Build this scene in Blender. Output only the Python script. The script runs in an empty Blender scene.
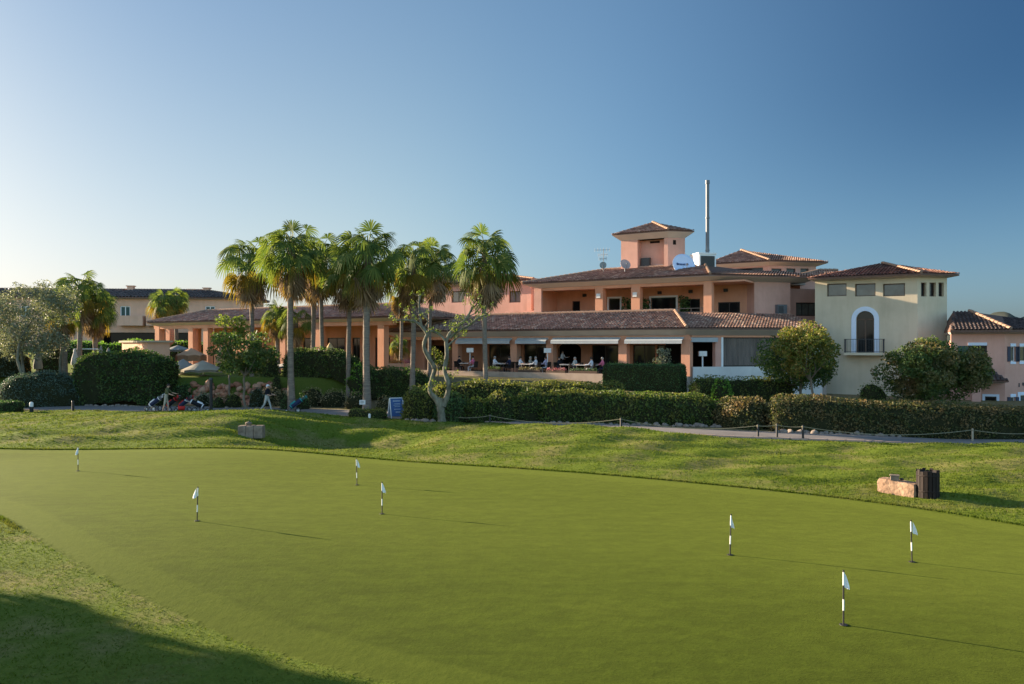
import bpy, math, random
import numpy as np
from mathutils import Vector

random.seed(7)
rng = np.random.default_rng(7)
R = math.radians
SC = bpy.context.scene
COL = SC.collection

# ------------------------------------------------------------------ camera model used to survey the site
F, CX, HY, H = 800.0, 512.0, 345.0, 4.3          # focal length in px, principal column, horizon row, eye height


def PX(px, d):
    return (px - CX) / F * d


def PZ(py, d):
    return H - (py - HY) / F * d


SUN_AZ, SUN_EL = 65.0, 12.4                       # degrees west of the view axis, elevation
SDIR = np.array([-math.sin(R(SUN_AZ)) * math.cos(R(SUN_EL)), math.cos(R(SUN_AZ)) * math.cos(R(SUN_EL)), math.sin(R(SUN_EL))])

# ------------------------------------------------------------------ materials
MAT = {}


def new_mat(name):
    m = bpy.data.materials.new(name)
    m.use_nodes = True
    nt = m.node_tree
    nt.nodes.clear()
    out = nt.nodes.new('ShaderNodeOutputMaterial')
    MAT[name] = m
    return m, nt, out


def N(nt, kind, **kw):
    n = nt.nodes.new(kind)
    for k, v in kw.items():
        setattr(n, k, v)
    return n


def ramp(nt, fac, stops):
    r = N(nt, 'ShaderNodeValToRGB')
    el = r.color_ramp.elements
    while len(el) < len(stops):
        el.new(0.5)
    for e, (p, c) in zip(el, stops):
        e.position = p
        e.color = (c[0], c[1], c[2], 1)
    nt.links.new(fac, r.inputs[0])
    return r.outputs[0]


def noise(nt, scale, detail=4, rough=0.55, stretch=None):
    g = N(nt, 'ShaderNodeNewGeometry')
    src = g.outputs['Position']
    if stretch:
        mp = N(nt, 'ShaderNodeMapping')
        mp.inputs['Scale'].default_value = stretch
        nt.links.new(src, mp.inputs[0])
        src = mp.outputs[0]
    n = N(nt, 'ShaderNodeTexNoise')
    n.inputs['Scale'].default_value = scale
    n.inputs['Detail'].default_value = detail
    n.inputs['Roughness'].default_value = rough
    nt.links.new(src, n.inputs['Vector'])
    return n.outputs['Fac']


def mixc(nt, fac, a, b, mode='MIX'):
    m = N(nt, 'ShaderNodeMix', data_type='RGBA', blend_type=mode)
    for s, v in ((m.inputs[0], fac), (m.inputs[6], a), (m.inputs[7], b)):
        if isinstance(v, (int, float)):
            s.default_value = v
        elif isinstance(v, tuple):
            s.default_value = (v[0], v[1], v[2], 1)
        else:
            nt.links.new(v, s)
    return m.outputs[2]


def bump(nt, height, strength, dist):
    b = N(nt, 'ShaderNodeBump')
    b.inputs['Strength'].default_value = strength
    b.inputs['Distance'].default_value = dist
    nt.links.new(height, b.inputs['Height'])
    return b.outputs[0]


def mat(name, c1, c2=None, scale=1.2, rough=0.8, spec=0.3, bscale=None, bdist=0.01, metal=0.0, stretch=None):
    m, nt, out = new_mat(name)
    p = N(nt, 'ShaderNodeBsdfPrincipled')
    p.inputs['Roughness'].default_value = rough
    p.inputs['Specular IOR Level'].default_value = spec
    p.inputs['Metallic'].default_value = metal
    if c2 is None:
        c2 = tuple(v * 0.82 for v in c1)
    f = noise(nt, scale, 5, 0.6, stretch)
    nt.links.new(ramp(nt, f, [(0.3, c2), (0.68, c1)]), p.inputs['Base Color'])
    if bscale:
        nt.links.new(bump(nt, noise(nt, bscale, 4), 0.6, bdist), p.inputs['Normal'])
    nt.links.new(p.outputs[0], out.inputs[0])
    return m


def mat_leaf(name, cols, trans=0.35, rough=0.5, spec=0.3, big=0.5, shift=None):
    """cols: three leaf colours met at random leaf by leaf; shift: a fourth one in broad patches."""
    m, nt, out = new_mat(name)
    g = N(nt, 'ShaderNodeNewGeometry')
    c = ramp(nt, g.outputs['Random Per Island'], [(0.0, cols[0]), (0.5, cols[1]), (1.0, cols[2])])
    if shift:
        f = noise(nt, big, 2)
        r = N(nt, 'ShaderNodeMapRange')
        r.inputs[1].default_value, r.inputs[2].default_value = 0.48, 0.66
        nt.links.new(f, r.inputs[0])
        c = mixc(nt, r.outputs[0], c, shift)
    p = N(nt, 'ShaderNodeBsdfPrincipled')
    p.inputs['Roughness'].default_value = rough
    p.inputs['Specular IOR Level'].default_value = spec
    nt.links.new(c, p.inputs['Base Color'])
    t = N(nt, 'ShaderNodeBsdfTranslucent')
    hs = mixc(nt, 1.0, c, (1.0, 1.0, 0.55), 'MULTIPLY')
    nt.links.new(hs, t.inputs[0])
    mx = N(nt, 'ShaderNodeMixShader')
    mx.inputs[0].default_value = trans
    nt.links.new(p.outputs[0], mx.inputs[1])
    nt.links.new(t.outputs[0], mx.inputs[2])
    nt.links.new(mx.outputs[0], out.inputs[0])
    return m


def mat_island(name, stops, rough=0.85, spec=0.2, nscale=None):
    m, nt, out = new_mat(name)
    g = N(nt, 'ShaderNodeNewGeometry')
    c = ramp(nt, g.outputs['Random Per Island'], stops)
    if nscale:
        c = mixc(nt, 0.75, c, ramp(nt, noise(nt, nscale, 4), [(0.3, (0.55, 0.53, 0.5)), (0.7, (1.0, 1.0, 1.0))]), 'MULTIPLY')
    p = N(nt, 'ShaderNodeBsdfPrincipled')
    p.inputs['Roughness'].default_value = rough
    p.inputs['Specular IOR Level'].default_value = spec
    nt.links.new(c, p.inputs['Base Color'])
    nt.links.new(p.outputs[0], out.inputs[0])
    return m


def mat_stucco(name, c1, c2, *a):
    m = mat(name, c1, c2, *a)
    nt = m.node_tree
    p = next(n for n in nt.nodes if n.type == 'BSDF_PRINCIPLED')
    src = p.inputs['Base Color'].links[0].from_socket
    st = ramp(nt, noise(nt, 1.6, 5, 0.65, (1.0, 1.0, 0.16)), [(0.30, (0.90, 0.895, 0.88)), (0.55, (1.0, 1.0, 1.0))])
    pt = ramp(nt, noise(nt, 0.35, 4, 0.6), [(0.35, (0.90, 0.89, 0.88)), (0.62, (1.05, 1.04, 1.03))])
    nt.links.new(mixc(nt, 1.0, mixc(nt, 1.0, src, st, 'MULTIPLY'), pt, 'MULTIPLY'), p.inputs['Base Color'])
    return m


mat_stucco('pink_stucco', (0.60, 0.345, 0.275), (0.53, 0.30, 0.235), 0.5, 0.9, 0.1, 14, 0.004)
mat_stucco('terracotta_stucco', (0.66, 0.335, 0.215), (0.58, 0.285, 0.18), 0.5, 0.9, 0.1, 14, 0.004)
mat_stucco('cream_stucco', (0.58, 0.50, 0.37), (0.53, 0.455, 0.335), 0.4, 0.9, 0.1, 14, 0.004)
mat_stucco('white_stucco', (0.62, 0.63, 0.60), (0.56, 0.57, 0.55), 0.4, 0.9, 0.1, 14, 0.004)
mat_stucco('peach_stucco', (0.66, 0.41, 0.29), (0.60, 0.37, 0.26), 0.3, 0.9, 0.1, 10, 0.004)
mat_stucco('beige_stucco', (0.46, 0.36, 0.28), (0.38, 0.29, 0.23), 0.7, 0.9, 0.1, 14, 0.004)
mat('soffit', (0.52, 0.47, 0.42), (0.46, 0.41, 0.365), 0.8, 0.85, 0.15)
mat('white_paint', (0.74, 0.75, 0.74), (0.68, 0.69, 0.69), 2, 0.5, 0.4)
mat('blue_white_paint', (0.62, 0.68, 0.78), (0.55, 0.62, 0.73), 2, 0.5, 0.4)
mat('dark_frame', (0.035, 0.028, 0.024), None, 4, 0.45, 0.4)
mat('brown_frame', (0.10, 0.060, 0.040), None, 4, 0.5, 0.3)
mat('green_shutter', (0.035, 0.075, 0.065), None, 4, 0.5, 0.3)
mat('navy_shutter', (0.022, 0.03, 0.06), None, 4, 0.5, 0.3)
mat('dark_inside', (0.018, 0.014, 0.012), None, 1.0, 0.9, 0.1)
mat('curtain', (0.20, 0.165, 0.14), (0.10, 0.085, 0.075), 2.5, 0.8, 0.2, stretch=(1, 1, 0.15))
mat('glass', (0.014, 0.016, 0.018), (0.008, 0.009, 0.01), 0.5, 0.07, 0.3)
mat('painted_reflection_glass', (0.11, 0.115, 0.10), (0.05, 0.045, 0.04), 0.9, 0.08, 0.6)  # brownish reflections painted into the mottled pane colour
mat('awning_fabric', (0.40, 0.43, 0.44), (0.34, 0.37, 0.39), 1.5, 0.8, 0.1)
mat('metal_grey', (0.15, 0.165, 0.18), (0.11, 0.12, 0.135), 1.5, 0.5, 0.4, metal=0.2)
mat('dark_metal', (0.035, 0.037, 0.04), None, 5, 0.45, 0.4)
mat('black_post', (0.016, 0.016, 0.017), (0.03, 0.028, 0.026), 6, 0.6, 0.3)
mat('dish_white', (0.52, 0.62, 0.78), (0.47, 0.57, 0.74), 2, 0.45, 0.4)
mat('dish_grey', (0.20, 0.23, 0.22), None, 3, 0.5, 0.4)
mat('dish_pink', (0.40, 0.30, 0.28), None, 3, 0.5, 0.4)
mat('print_navy', (0.03, 0.05, 0.14), None, 3, 0.6, 0.3)
mat('sign_blue', (0.055, 0.125, 0.31), (0.04, 0.095, 0.24), 6, 0.5, 0.4)
mat('sign_pale', (0.40, 0.48, 0.60), None, 6, 0.5, 0.4)
mat('canvas_beige', (0.36, 0.32, 0.25), (0.3, 0.265, 0.205), 2, 0.9, 0.1)
mat('canvas_grey', (0.27, 0.265, 0.24), (0.22, 0.215, 0.195), 2, 0.9, 0.1)
mat('canvas_peach', (0.5, 0.3, 0.18), (0.43, 0.255, 0.15), 2, 0.9, 0.1)
mat('canvas_white', (0.46, 0.44, 0.4), (0.4, 0.38, 0.345), 2, 0.9, 0.1)
mat('canvas_gold', (0.56, 0.42, 0.22), (0.46, 0.34, 0.18), 2, 0.9, 0.1)
mat('rattan', (0.05, 0.035, 0.026), (0.03, 0.022, 0.017), 20, 0.7, 0.2)
mat('table_cloth', (0.70, 0.68, 0.64), (0.62, 0.6, 0.57), 3, 0.9, 0.1)
mat('wood_post', (0.42, 0.35, 0.25), (0.32, 0.26, 0.18), 6, 0.8, 0.2)
mat('rope_fibre', (0.26, 0.24, 0.16), (0.18, 0.165, 0.11), 30, 0.9, 0.1)
mat('bin_wood', (0.010, 0.007, 0.006), (0.024, 0.015, 0.012), 5, 0.7, 0.25, 30, 0.006, stretch=(3, 3, 0.4))
mat('sandstone', (0.44, 0.29, 0.19), (0.24, 0.145, 0.095), 4, 0.9, 0.1, 9, 0.05)
mat('greystone', (0.27, 0.215, 0.165), (0.15, 0.115, 0.09), 4, 0.9, 0.1, 9, 0.05)
mat('palm_trunk', (0.24, 0.195, 0.155), (0.12, 0.098, 0.082), 2.5, 0.9, 0.1, 9, 0.04, stretch=(1, 1, 5))
mat('bark', (0.21, 0.175, 0.13), (0.11, 0.09, 0.07), 4, 0.9, 0.1, 12, 0.03, stretch=(1, 1, 0.35))
mat('olive_bark', (0.215, 0.205, 0.155), (0.07, 0.065, 0.05), 5.0, 0.9, 0.1, 9, 0.05, stretch=(1, 1, 0.4))
mat('soil', (0.22, 0.14, 0.09), (0.15, 0.095, 0.065), 2, 0.95, 0.1, 8, 0.03)
mat('hub_black', (0.02, 0.02, 0.022), None, 4, 0.5, 0.4)
mat('flag_cloth', (0.82, 0.82, 0.80), (0.76, 0.76, 0.75), 6, 0.8, 0.1)
mat('skin', (0.52, 0.31, 0.22), None, 6, 0.6, 0.3)
mat('hair_dark', (0.025, 0.018, 0.014), None, 8, 0.6, 0.3)
mat('hair_grey', (0.32, 0.29, 0.26), None, 8, 0.6, 0.3)
mat('cloth_white', (0.68, 0.68, 0.70), (0.58, 0.58, 0.62), 5, 0.9, 0.1)
mat('cloth_black', (0.018, 0.02, 0.026), None, 5, 0.9, 0.1)
mat('cloth_olive', (0.10, 0.11, 0.055), None, 5, 0.9, 0.1)
mat('cloth_pale', (0.42, 0.43, 0.40), None, 5, 0.9, 0.1)
mat('cloth_stone', (0.40, 0.36, 0.29), None, 5, 0.9, 0.1)
mat('cloth_pink', (0.62, 0.16, 0.26), None, 5, 0.9, 0.1)
mat('cloth_lilac', (0.48, 0.45, 0.62), None, 5, 0.9, 0.1)
mat('cloth_red', (0.50, 0.03, 0.025), None, 5, 0.8, 0.2)
mat('cloth_teal', (0.03, 0.24, 0.24), None, 5, 0.8, 0.2)
mat('cloth_navy', (0.02, 0.03, 0.075), None, 5, 0.8, 0.2)
mat('shoe', (0.06, 0.055, 0.05), None, 5, 0.7, 0.3)
mat('lamp_white', (0.72, 0.71, 0.68), None, 5, 0.7, 0.2)
mat('hut_roof', (0.44, 0.38, 0.28), None, 4, 0.9, 0.1)
mat('hill_scrub', (0.045, 0.058, 0.045), (0.095, 0.10, 0.08), 0.03, 0.95, 0.05)
mat('deck', (0.36, 0.30, 0.25), (0.30, 0.25, 0.21), 1, 0.9, 0.1)
mat('tile_bed', (0.16, 0.10, 0.08), None, 3, 0.95, 0.1)
mat('ridge_tile', (0.33, 0.215, 0.15), (0.25, 0.16, 0.115), 4, 0.9, 0.1)
mat_island('roof_tiles', [(0.0, (0.27, 0.155, 0.115)), (0.4, (0.36, 0.21, 0.155)), (0.8, (0.46, 0.285, 0.21)), (0.95, (0.60, 0.43, 0.32)), (1.0, (0.28, 0.21, 0.18))], nscale=0.5)
mat_island('roof_tiles_red', [(0.0, (0.20, 0.09, 0.07)), (0.5, (0.34, 0.16, 0.115)), (1.0, (0.50, 0.29, 0.21))], nscale=0.5)
mat_island('roof_tiles_dark', [(0.0, (0.16, 0.125, 0.115)), (0.6, (0.25, 0.20, 0.185)), (1.0, (0.36, 0.28, 0.25))], nscale=0.5)
mat_island('roof_tiles_shaded', [(0.0, (0.075, 0.056, 0.052)), (0.6, (0.12, 0.092, 0.086)), (1.0, (0.18, 0.135, 0.12))], nscale=0.5)  # darker copy of the tiles; the tower's shade is put into their colour
mat_island('rubble', [(0.0, (0.15, 0.125, 0.105)), (0.5, (0.24, 0.195, 0.16)), (1.0, (0.34, 0.29, 0.24))], nscale=5)
mat_island('red_rubble', [(0.0, (0.26, 0.11, 0.07)), (0.5, (0.42, 0.20, 0.12)), (1.0, (0.50, 0.32, 0.22))], nscale=4)

mat_leaf('hedge_leaf', [(0.042, 0.080, 0.022), (0.085, 0.140, 0.032), (0.170, 0.215, 0.045)], 0.50, big=0.8, shift=(0.19, 0.19, 0.050))
mat_leaf('hedge_leaf_rust', [(0.050, 0.072, 0.026), (0.095, 0.115, 0.036), (0.200, 0.150, 0.060)], 0.42, big=0.7, shift=(0.22, 0.150, 0.070))
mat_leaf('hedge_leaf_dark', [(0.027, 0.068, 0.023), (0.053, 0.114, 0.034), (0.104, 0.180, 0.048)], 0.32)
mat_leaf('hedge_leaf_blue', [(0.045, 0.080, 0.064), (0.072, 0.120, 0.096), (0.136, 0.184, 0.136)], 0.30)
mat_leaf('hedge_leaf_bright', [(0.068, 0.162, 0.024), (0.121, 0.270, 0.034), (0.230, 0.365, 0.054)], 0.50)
mat_leaf('hedge_leaf_gold', [(0.085, 0.115, 0.028), (0.165, 0.185, 0.042), (0.260, 0.250, 0.065)], 0.50, big=0.8, shift=(0.11, 0.16, 0.035))
mat_leaf('dry_leaf', [(0.13, 0.13, 0.055), (0.24, 0.20, 0.10), (0.36, 0.29, 0.17)], 0.3)
mat_leaf('citrus_leaf', [(0.037, 0.075, 0.022), (0.069, 0.119, 0.033), (0.138, 0.188, 0.048)], 0.42, big=0.5, shift=(0.188, 0.144, 0.062))
mat_leaf('green_leaf', [(0.032, 0.075, 0.024), (0.065, 0.125, 0.034), (0.140, 0.205, 0.048)], 0.48, big=0.7, shift=(0.10, 0.13, 0.040))
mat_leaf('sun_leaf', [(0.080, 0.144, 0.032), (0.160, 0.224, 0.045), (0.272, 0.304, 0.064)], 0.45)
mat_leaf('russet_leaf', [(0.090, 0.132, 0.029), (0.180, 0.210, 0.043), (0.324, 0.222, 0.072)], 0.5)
mat_leaf('olive_leaf', [(0.125, 0.145, 0.090), (0.180, 0.200, 0.135), (0.270, 0.280, 0.200)], 0.35)
mat_leaf('palm_leaf', [(0.060, 0.101, 0.025), (0.101, 0.147, 0.034), (0.172, 0.205, 0.052)], 0.48, 0.62, 0.15)
mat_leaf('palm_leaf_gold', [(0.12, 0.11, 0.02), (0.20, 0.15, 0.025), (0.27, 0.17, 0.03)], 0.45, 0.65, 0.1)
mat_leaf('palm_leaf_dead', [(0.150, 0.099, 0.060), (0.232, 0.150, 0.087), (0.315, 0.217, 0.128)], 0.25, 0.85, 0.05)
mat_leaf('flower_orange', [(0.5, 0.12, 0.03), (0.45, 0.2, 0.05), (0.2, 0.16, 0.04)], 0.3)
mat_leaf('flower_pink', [(0.55, 0.12, 0.2), (0.5, 0.2, 0.25), (0.1, 0.14, 0.04)], 0.3)
mat_leaf('grass_blade', [(0.062, 0.102, 0.011), (0.086, 0.130, 0.016), (0.124, 0.154, 0.025)], 0.45, 0.7, 0.04, 0.35, (0.132, 0.145, 0.037))


# ------------------------------------------------------------------ mesh builder
class MB:
    def __init__(s):
        s.V, s.Fc, s.n = [], [], 0

    def add(s, V, faces, m=0, smooth=False):
        """faces: int array (n,k) or a list of index lists"""
        V = np.asarray(V, dtype=np.float64).reshape(-1, 3)
        if isinstance(faces, np.ndarray):
            s.Fc.append((faces.astype(np.int64) + s.n, m, smooth))
        else:
            by = {}
            for f in faces:
                by.setdefault(len(f), []).append(f)
            for k, fs in by.items():
                s.Fc.append((np.array(fs, dtype=np.int64) + s.n, m, smooth))
        s.V.append(V)
        s.n += len(V)

    def hexa(s, p, m=0):
        s.add(p, [[0, 3, 2, 1], [4, 5, 6, 7], [0, 1, 5, 4], [1, 2, 6, 5], [2, 3, 7, 6], [3, 0, 4, 7]], m)

    def box(s, c, size, rz=0.0, m=0, tilt=0.0):
        ca, sa = math.cos(rz), math.sin(rz)
        pts = []
        for dz in (-1, 1):
            for dx, dy in ((-1, -1), (1, -1), (1, 1), (-1, 1)):
                x, y, z = dx * size[0] / 2, dy * size[1] / 2, dz * size[2] / 2
                if tilt:
                    x, z = x * math.cos(tilt) + z * math.sin(tilt), -x * math.sin(tilt) + z * math.cos(tilt)
                pts.append((c[0] + x * ca - y * sa, c[1] + x * sa + y * ca, c[2] + z))
        s.hexa(pts, m)

    def fbox(s, fr, s0, s1, t0, t1, z0, z1, m=0):
        a, b, c, d = fr.xy(s0, t1), fr.xy(s1, t1), fr.xy(s1, t0), fr.xy(s0, t0)
        s.hexa([(*q, z0) for q in (a, b, c, d)] + [(*q, z1) for q in (a, b, c, d)], m)

    def prism(s, pts, z0, z1, m=0):
        n = len(pts)
        V = [(p[0], p[1], z0) for p in pts] + [(p[0], p[1], z1) for p in pts]
        fs = [list(range(n))[::-1], list(range(n, 2 * n))]
        fs += [[i, (i + 1) % n, n + (i + 1) % n, n + i] for i in range(n)]
        s.add(V, fs, m)

    def tube(s, pts, rad, n=8, m=0, caps=True, smooth=True):
        pts = [np.array(p, float) for p in pts]
        if isinstance(rad, (int, float)):
            rad = [rad] * len(pts)
        V = []
        ref = None
        for i, p in enumerate(pts):
            d = pts[min(i + 1, len(pts) - 1)] - pts[max(i - 1, 0)]
            d = d / (np.linalg.norm(d) + 1e-9)
            if ref is None:
                ref = np.array([0, 0, 1.0]) if abs(d[2]) < 0.9 else np.array([1.0, 0, 0])
            a = np.cross(d, ref)
            a /= np.linalg.norm(a) + 1e-9
            b = np.cross(d, a)
            ref = -b if False else ref
            for k in range(n):
                t = 2 * math.pi * k / n
                V.append(p + rad[i] * (math.cos(t) * a + math.sin(t) * b))
        fs = []
        for i in range(len(pts) - 1):
            for k in range(n):
                k2 = (k + 1) % n
                fs.append([i * n + k, i * n + k2, (i + 1) * n + k2, (i + 1) * n + k])
        s.add(V, fs, m, smooth)
        if caps:
            s.add(V[:n], [list(range(n))], m)
            s.add(V[-n:], [list(range(n))[::-1]], m)

    def lathe(s, c, prof, n=16, m=0, smooth=True, pleat=0.0, ph=0.0):
        V, fs = [], []
        for i, (r, z) in enumerate(prof):
            for k in range(n):
                t = 2 * math.pi * k / n + ph
                rr = r * (1 + (pleat if k % 2 else -pleat))
                V.append((c[0] + rr * math.cos(t), c[1] + rr * math.sin(t), c[2] + z))
        for i in range(len(prof) - 1):
            for k in range(n):
                k2 = (k + 1) % n
                fs.append([i * n + k, i * n + k2, (i + 1) * n + k2, (i + 1) * n + k])
        s.add(V, fs, m, smooth)
        s.add(V[:n], [list(range(n))[::-1]], m)
        s.add(V[-n:], [list(range(n))], m)

    def ellipsoid(s, c, r, m=0, nu=14, nv=9, jitter=0.0, seed=0, rot=0.0):
        rr = np.random.default_rng(seed)
        V, fs = [], []
        ph = rr.uniform(0, 6, 6)
        for j in range(nv + 1):
            th = math.pi * j / nv
            for i in range(nu):
                a = 2 * math.pi * i / nu
                k = 1 + jitter * (math.sin(2 * a + ph[0] + th) + 0.7 * math.sin(3 * a + ph[1]) * math.sin(2 * th + ph[2]) + 0.5 * math.sin(5 * a + ph[3] + 3 * th))
                x, y, z = r[0] * k * math.sin(th) * math.cos(a), r[1] * k * math.sin(th) * math.sin(a), r[2] * k * math.cos(th)
                V.append((c[0] + x * math.cos(rot) - y * math.sin(rot), c[1] + x * math.sin(rot) + y * math.cos(rot), c[2] + z))
        for j in range(nv):
            for i in range(nu):
                i2 = (i + 1) % nu
                fs.append([j * nu + i, (j + 1) * nu + i, (j + 1) * nu + i2, j * nu + i2])
        s.add(V, fs, m, True)

    def build(s, name, mats, parent=None, local=False):
        """One mesh object. Coordinates are in the world unless local; a parent's location is subtracted."""
        me = bpy.data.meshes.new(name)
        V = np.concatenate(s.V) if s.V else np.zeros((0, 3))
        if parent is not None and not local:
            V = V - np.array(parent['org'])
        lt, ls, vi, mi, sm = [], 0, [], [], []
        for Fa, m, smo in s.Fc:
            lt.append(np.full(len(Fa), Fa.shape[1]))
            vi.append(Fa.ravel())
            mi.append(np.full(len(Fa), m))
            sm.append(np.full(len(Fa), smo))
        lt = np.concatenate(lt)
        vi = np.concatenate(vi)
        me.vertices.add(len(V))
        me.vertices.foreach_set('co', V.astype(np.float32).ravel())
        me.loops.add(len(vi))
        me.loops.foreach_set('vertex_index', vi.astype(np.int32))
        me.polygons.add(len(lt))
        st = np.concatenate([[0], np.cumsum(lt)[:-1]])
        me.polygons.foreach_set('loop_start', st.astype(np.int32))
        me.polygons.foreach_set('loop_total', lt.astype(np.int32))
        me.polygons.foreach_set('material_index', np.concatenate(mi).astype(np.int32))
        me.polygons.foreach_set('use_smooth', np.concatenate(sm).astype(bool))
        for m in ([mats] if isinstance(mats, str) else mats):
            me.materials.append(MAT[m])
        me.update(calc_edges=True)
        me.validate()
        o = bpy.data.objects.new(name, me)
        COL.objects.link(o)
        if parent is not None:
            o.parent = parent
            o['org'] = parent['org']
        return o


def tag(o, label=None, cat=None, group=None, kind=None):
    for k, v in (('label', label), ('category', cat), ('group', group), ('kind', kind)):
        if v:
            o[k] = v
    return o


def thing(name, label, cat, loc=(0, 0, 0), rz=0.0, group=None):
    o = bpy.data.objects.new(name, None)
    o.empty_display_size = 0.3
    COL.objects.link(o)
    o.location = loc
    o.rotation_euler = (0, 0, rz)
    o['org'] = [float(v) for v in loc]
    return tag(o, label, cat, group)


def solo(mb, name, mats, label, cat, loc, group=None):
    """A thing that is one mesh: its origin at loc, its mesh given in world coordinates."""
    dummy = {'org': loc}
    mb.V = [v - np.array(loc) for v in mb.V]
    o = mb.build(name, mats)
    o.location = loc
    return tag(o, label, cat, group)


def dup(root, loc, rz=None, label=None, scale=None):
    r = root.copy()
    COL.objects.link(r)
    r.location = loc
    if rz is not None:
        r.rotation_euler = (0, 0, rz)
    if scale is not None:
        r.scale = (scale,) * 3 if isinstance(scale, (int, float)) else scale
    if label:
        r['label'] = label
    for ch in list(root.children):
        c = ch.copy()
        COL.objects.link(c)
        c.parent = r
        for g in list(ch.children):
            d = g.copy()
            COL.objects.link(d)
            d.parent = c
    return r


class Fr:
    """A vertical plane through a surveyed corner: u runs along it, n points towards the camera side."""

    def __init__(s, px=None, d=None, ang=0.0, o=None):
        s.o = np.array(o if o is not None else (PX(px, d), d), float)
        a = R(ang)
        s.ang = a
        s.u = np.array([math.cos(a), math.sin(a)])
        s.n = np.array([math.sin(a), -math.cos(a)])

    def xy(s, a, t=0.0):
        p = s.o + s.u * a + s.n * t
        return (float(p[0]), float(p[1]))

    def w(s, a, t, z):
        return (*s.xy(a, t), z)

    def s(s, px, t=0.0):
        k = (px - CX) / F
        b = s.o + s.n * t
        return (k * b[1] - b[0]) / (s.u[0] - k * s.u[1])

    def z(s, px, py, t=0.0):
        return PZ(py, s.xy(s.s(px, t), t)[1])


def isect(A, ta, B, tb):
    p, q = A.o + A.n * ta, B.o + B.n * tb
    M = np.array([[A.u[0], -B.u[0]], [A.u[1], -B.u[1]]])
    k = np.linalg.solve(M, q - p)
    r = p + A.u * k[0]
    return (float(r[0]), float(r[1]))


def wall(mb, fr, s0, s1, z0, z1, holes=(), th=0.25, t=0.0, m=0, reveal=0.18):
    """A wall face with rectangular holes (s0,s1,z0,z1), each with reveals; a back face closes it."""
    S = sorted({s0, s1, *[min(max(h[i], s0), s1) for h in holes for i in (0, 1)]})
    Z = sorted({z0, z1, *[min(max(h[i], z0), z1) for h in holes for i in (2, 3)]})
    for a, b in zip(S, S[1:]):
        for c, d in zip(Z, Z[1:]):
            ms, mz = (a + b) / 2, (c + d) / 2
            if any(h[0] < ms < h[1] and h[2] < mz < h[3] for h in holes):
                continue
            mb.add([fr.w(a, t, c), fr.w(b, t, c), fr.w(b, t, d), fr.w(a, t, d)], [[0, 1, 2, 3]], m)
            mb.add([fr.w(a, t - th, c), fr.w(b, t - th, c), fr.w(b, t - th, d), fr.w(a, t - th, d)], [[3, 2, 1, 0]], m)
    for a, b, c, d in holes:
        for q in ([(a, c), (b, c)], [(b, c), (b, d)], [(b, d), (a, d)], [(a, d), (a, c)]):
            (x0, y0), (x1, y1) = q
            mb.add([fr.w(x0, t, y0), fr.w(x1, t, y1), fr.w(x1, t - th, y1), fr.w(x0, t - th, y0)], [[0, 1, 2, 3]], m)
    for q in ([(s0, z0), (s0, z1)], [(s1, z0), (s1, z1)], [(s0, z1), (s1, z1)]):
        (x0, y0), (x1, y1) = q
        mb.add([fr.w(x0, t, y0), fr.w(x1, t, y1), fr.w(x1, t - th, y1), fr.w(x0, t - th, y0)], [[0, 1, 2, 3]], m)


def window(parent, fr, s0, s1, z0, z1, t=0.0, nv=2, nh=1, frame='dark_frame', glass='glass', bar=0.07, name='window', depth=0.12, sill=None, surround=None):
    """frame mesh (the part) with its pane (sub-part) set in a hole of the wall whose face is at t"""
    mb = MB()
    tf = t - depth
    mb.fbox(fr, s0, s0 + bar, tf - 0.06, tf, z0, z1)
    mb.fbox(fr, s1 - bar, s1, tf - 0.06, tf, z0, z1)
    mb.fbox(fr, s0 + bar, s1 - bar, tf - 0.06, tf, z0, z0 + bar)
    mb.fbox(fr, s0 + bar, s1 - bar, tf - 0.06, tf, z1 - bar, z1)
    for i in range(1, nv):
        c = s0 + (s1 - s0) * i / nv
        mb.fbox(fr, c - bar * 0.4, c + bar * 0.4, tf - 0.055, tf - 0.004, z0 + bar, z1 - bar)
    for i in range(1, nh):
        c = z0 + (z1 - z0) * i / nh
        mb.fbox(fr, s0 + bar, s1 - bar, tf - 0.05, tf - 0.008, c - bar * 0.35, c + bar * 0.35)
    o = mb.build(name, frame, parent)
    p = MB()
    p.fbox(fr, s0 + bar * 0.5, s1 - bar * 0.5, tf - 0.045, tf - 0.03, z0 + bar * 0.5, z1 - bar * 0.5)
    p.build('pane', glass, o)
    if sill:
        q = MB()
        q.fbox(fr, s0 - 0.12, s1 + 0.12, t - 0.1, t + 0.10, z0 - 0.12, z0 - 0.003)
        q.build('sill', sill, o)
    if surround:
        q = MB()
        w = 0.16
        q.fbox(fr, s0 - w, s0 - 0.003, t - 0.05, t + 0.035, z0 - 0.003, z1 + w)
        q.fbox(fr, s1 + 0.003, s1 + w, t - 0.05, t + 0.035, z0 - 0.003, z1 + w)
        q.fbox(fr, s0 - 0.003, s1 + 0.003, t - 0.05, t + 0.035, z1 + 0.003, z1 + w)
        q.build('surround', surround, o)
    return o


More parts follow.
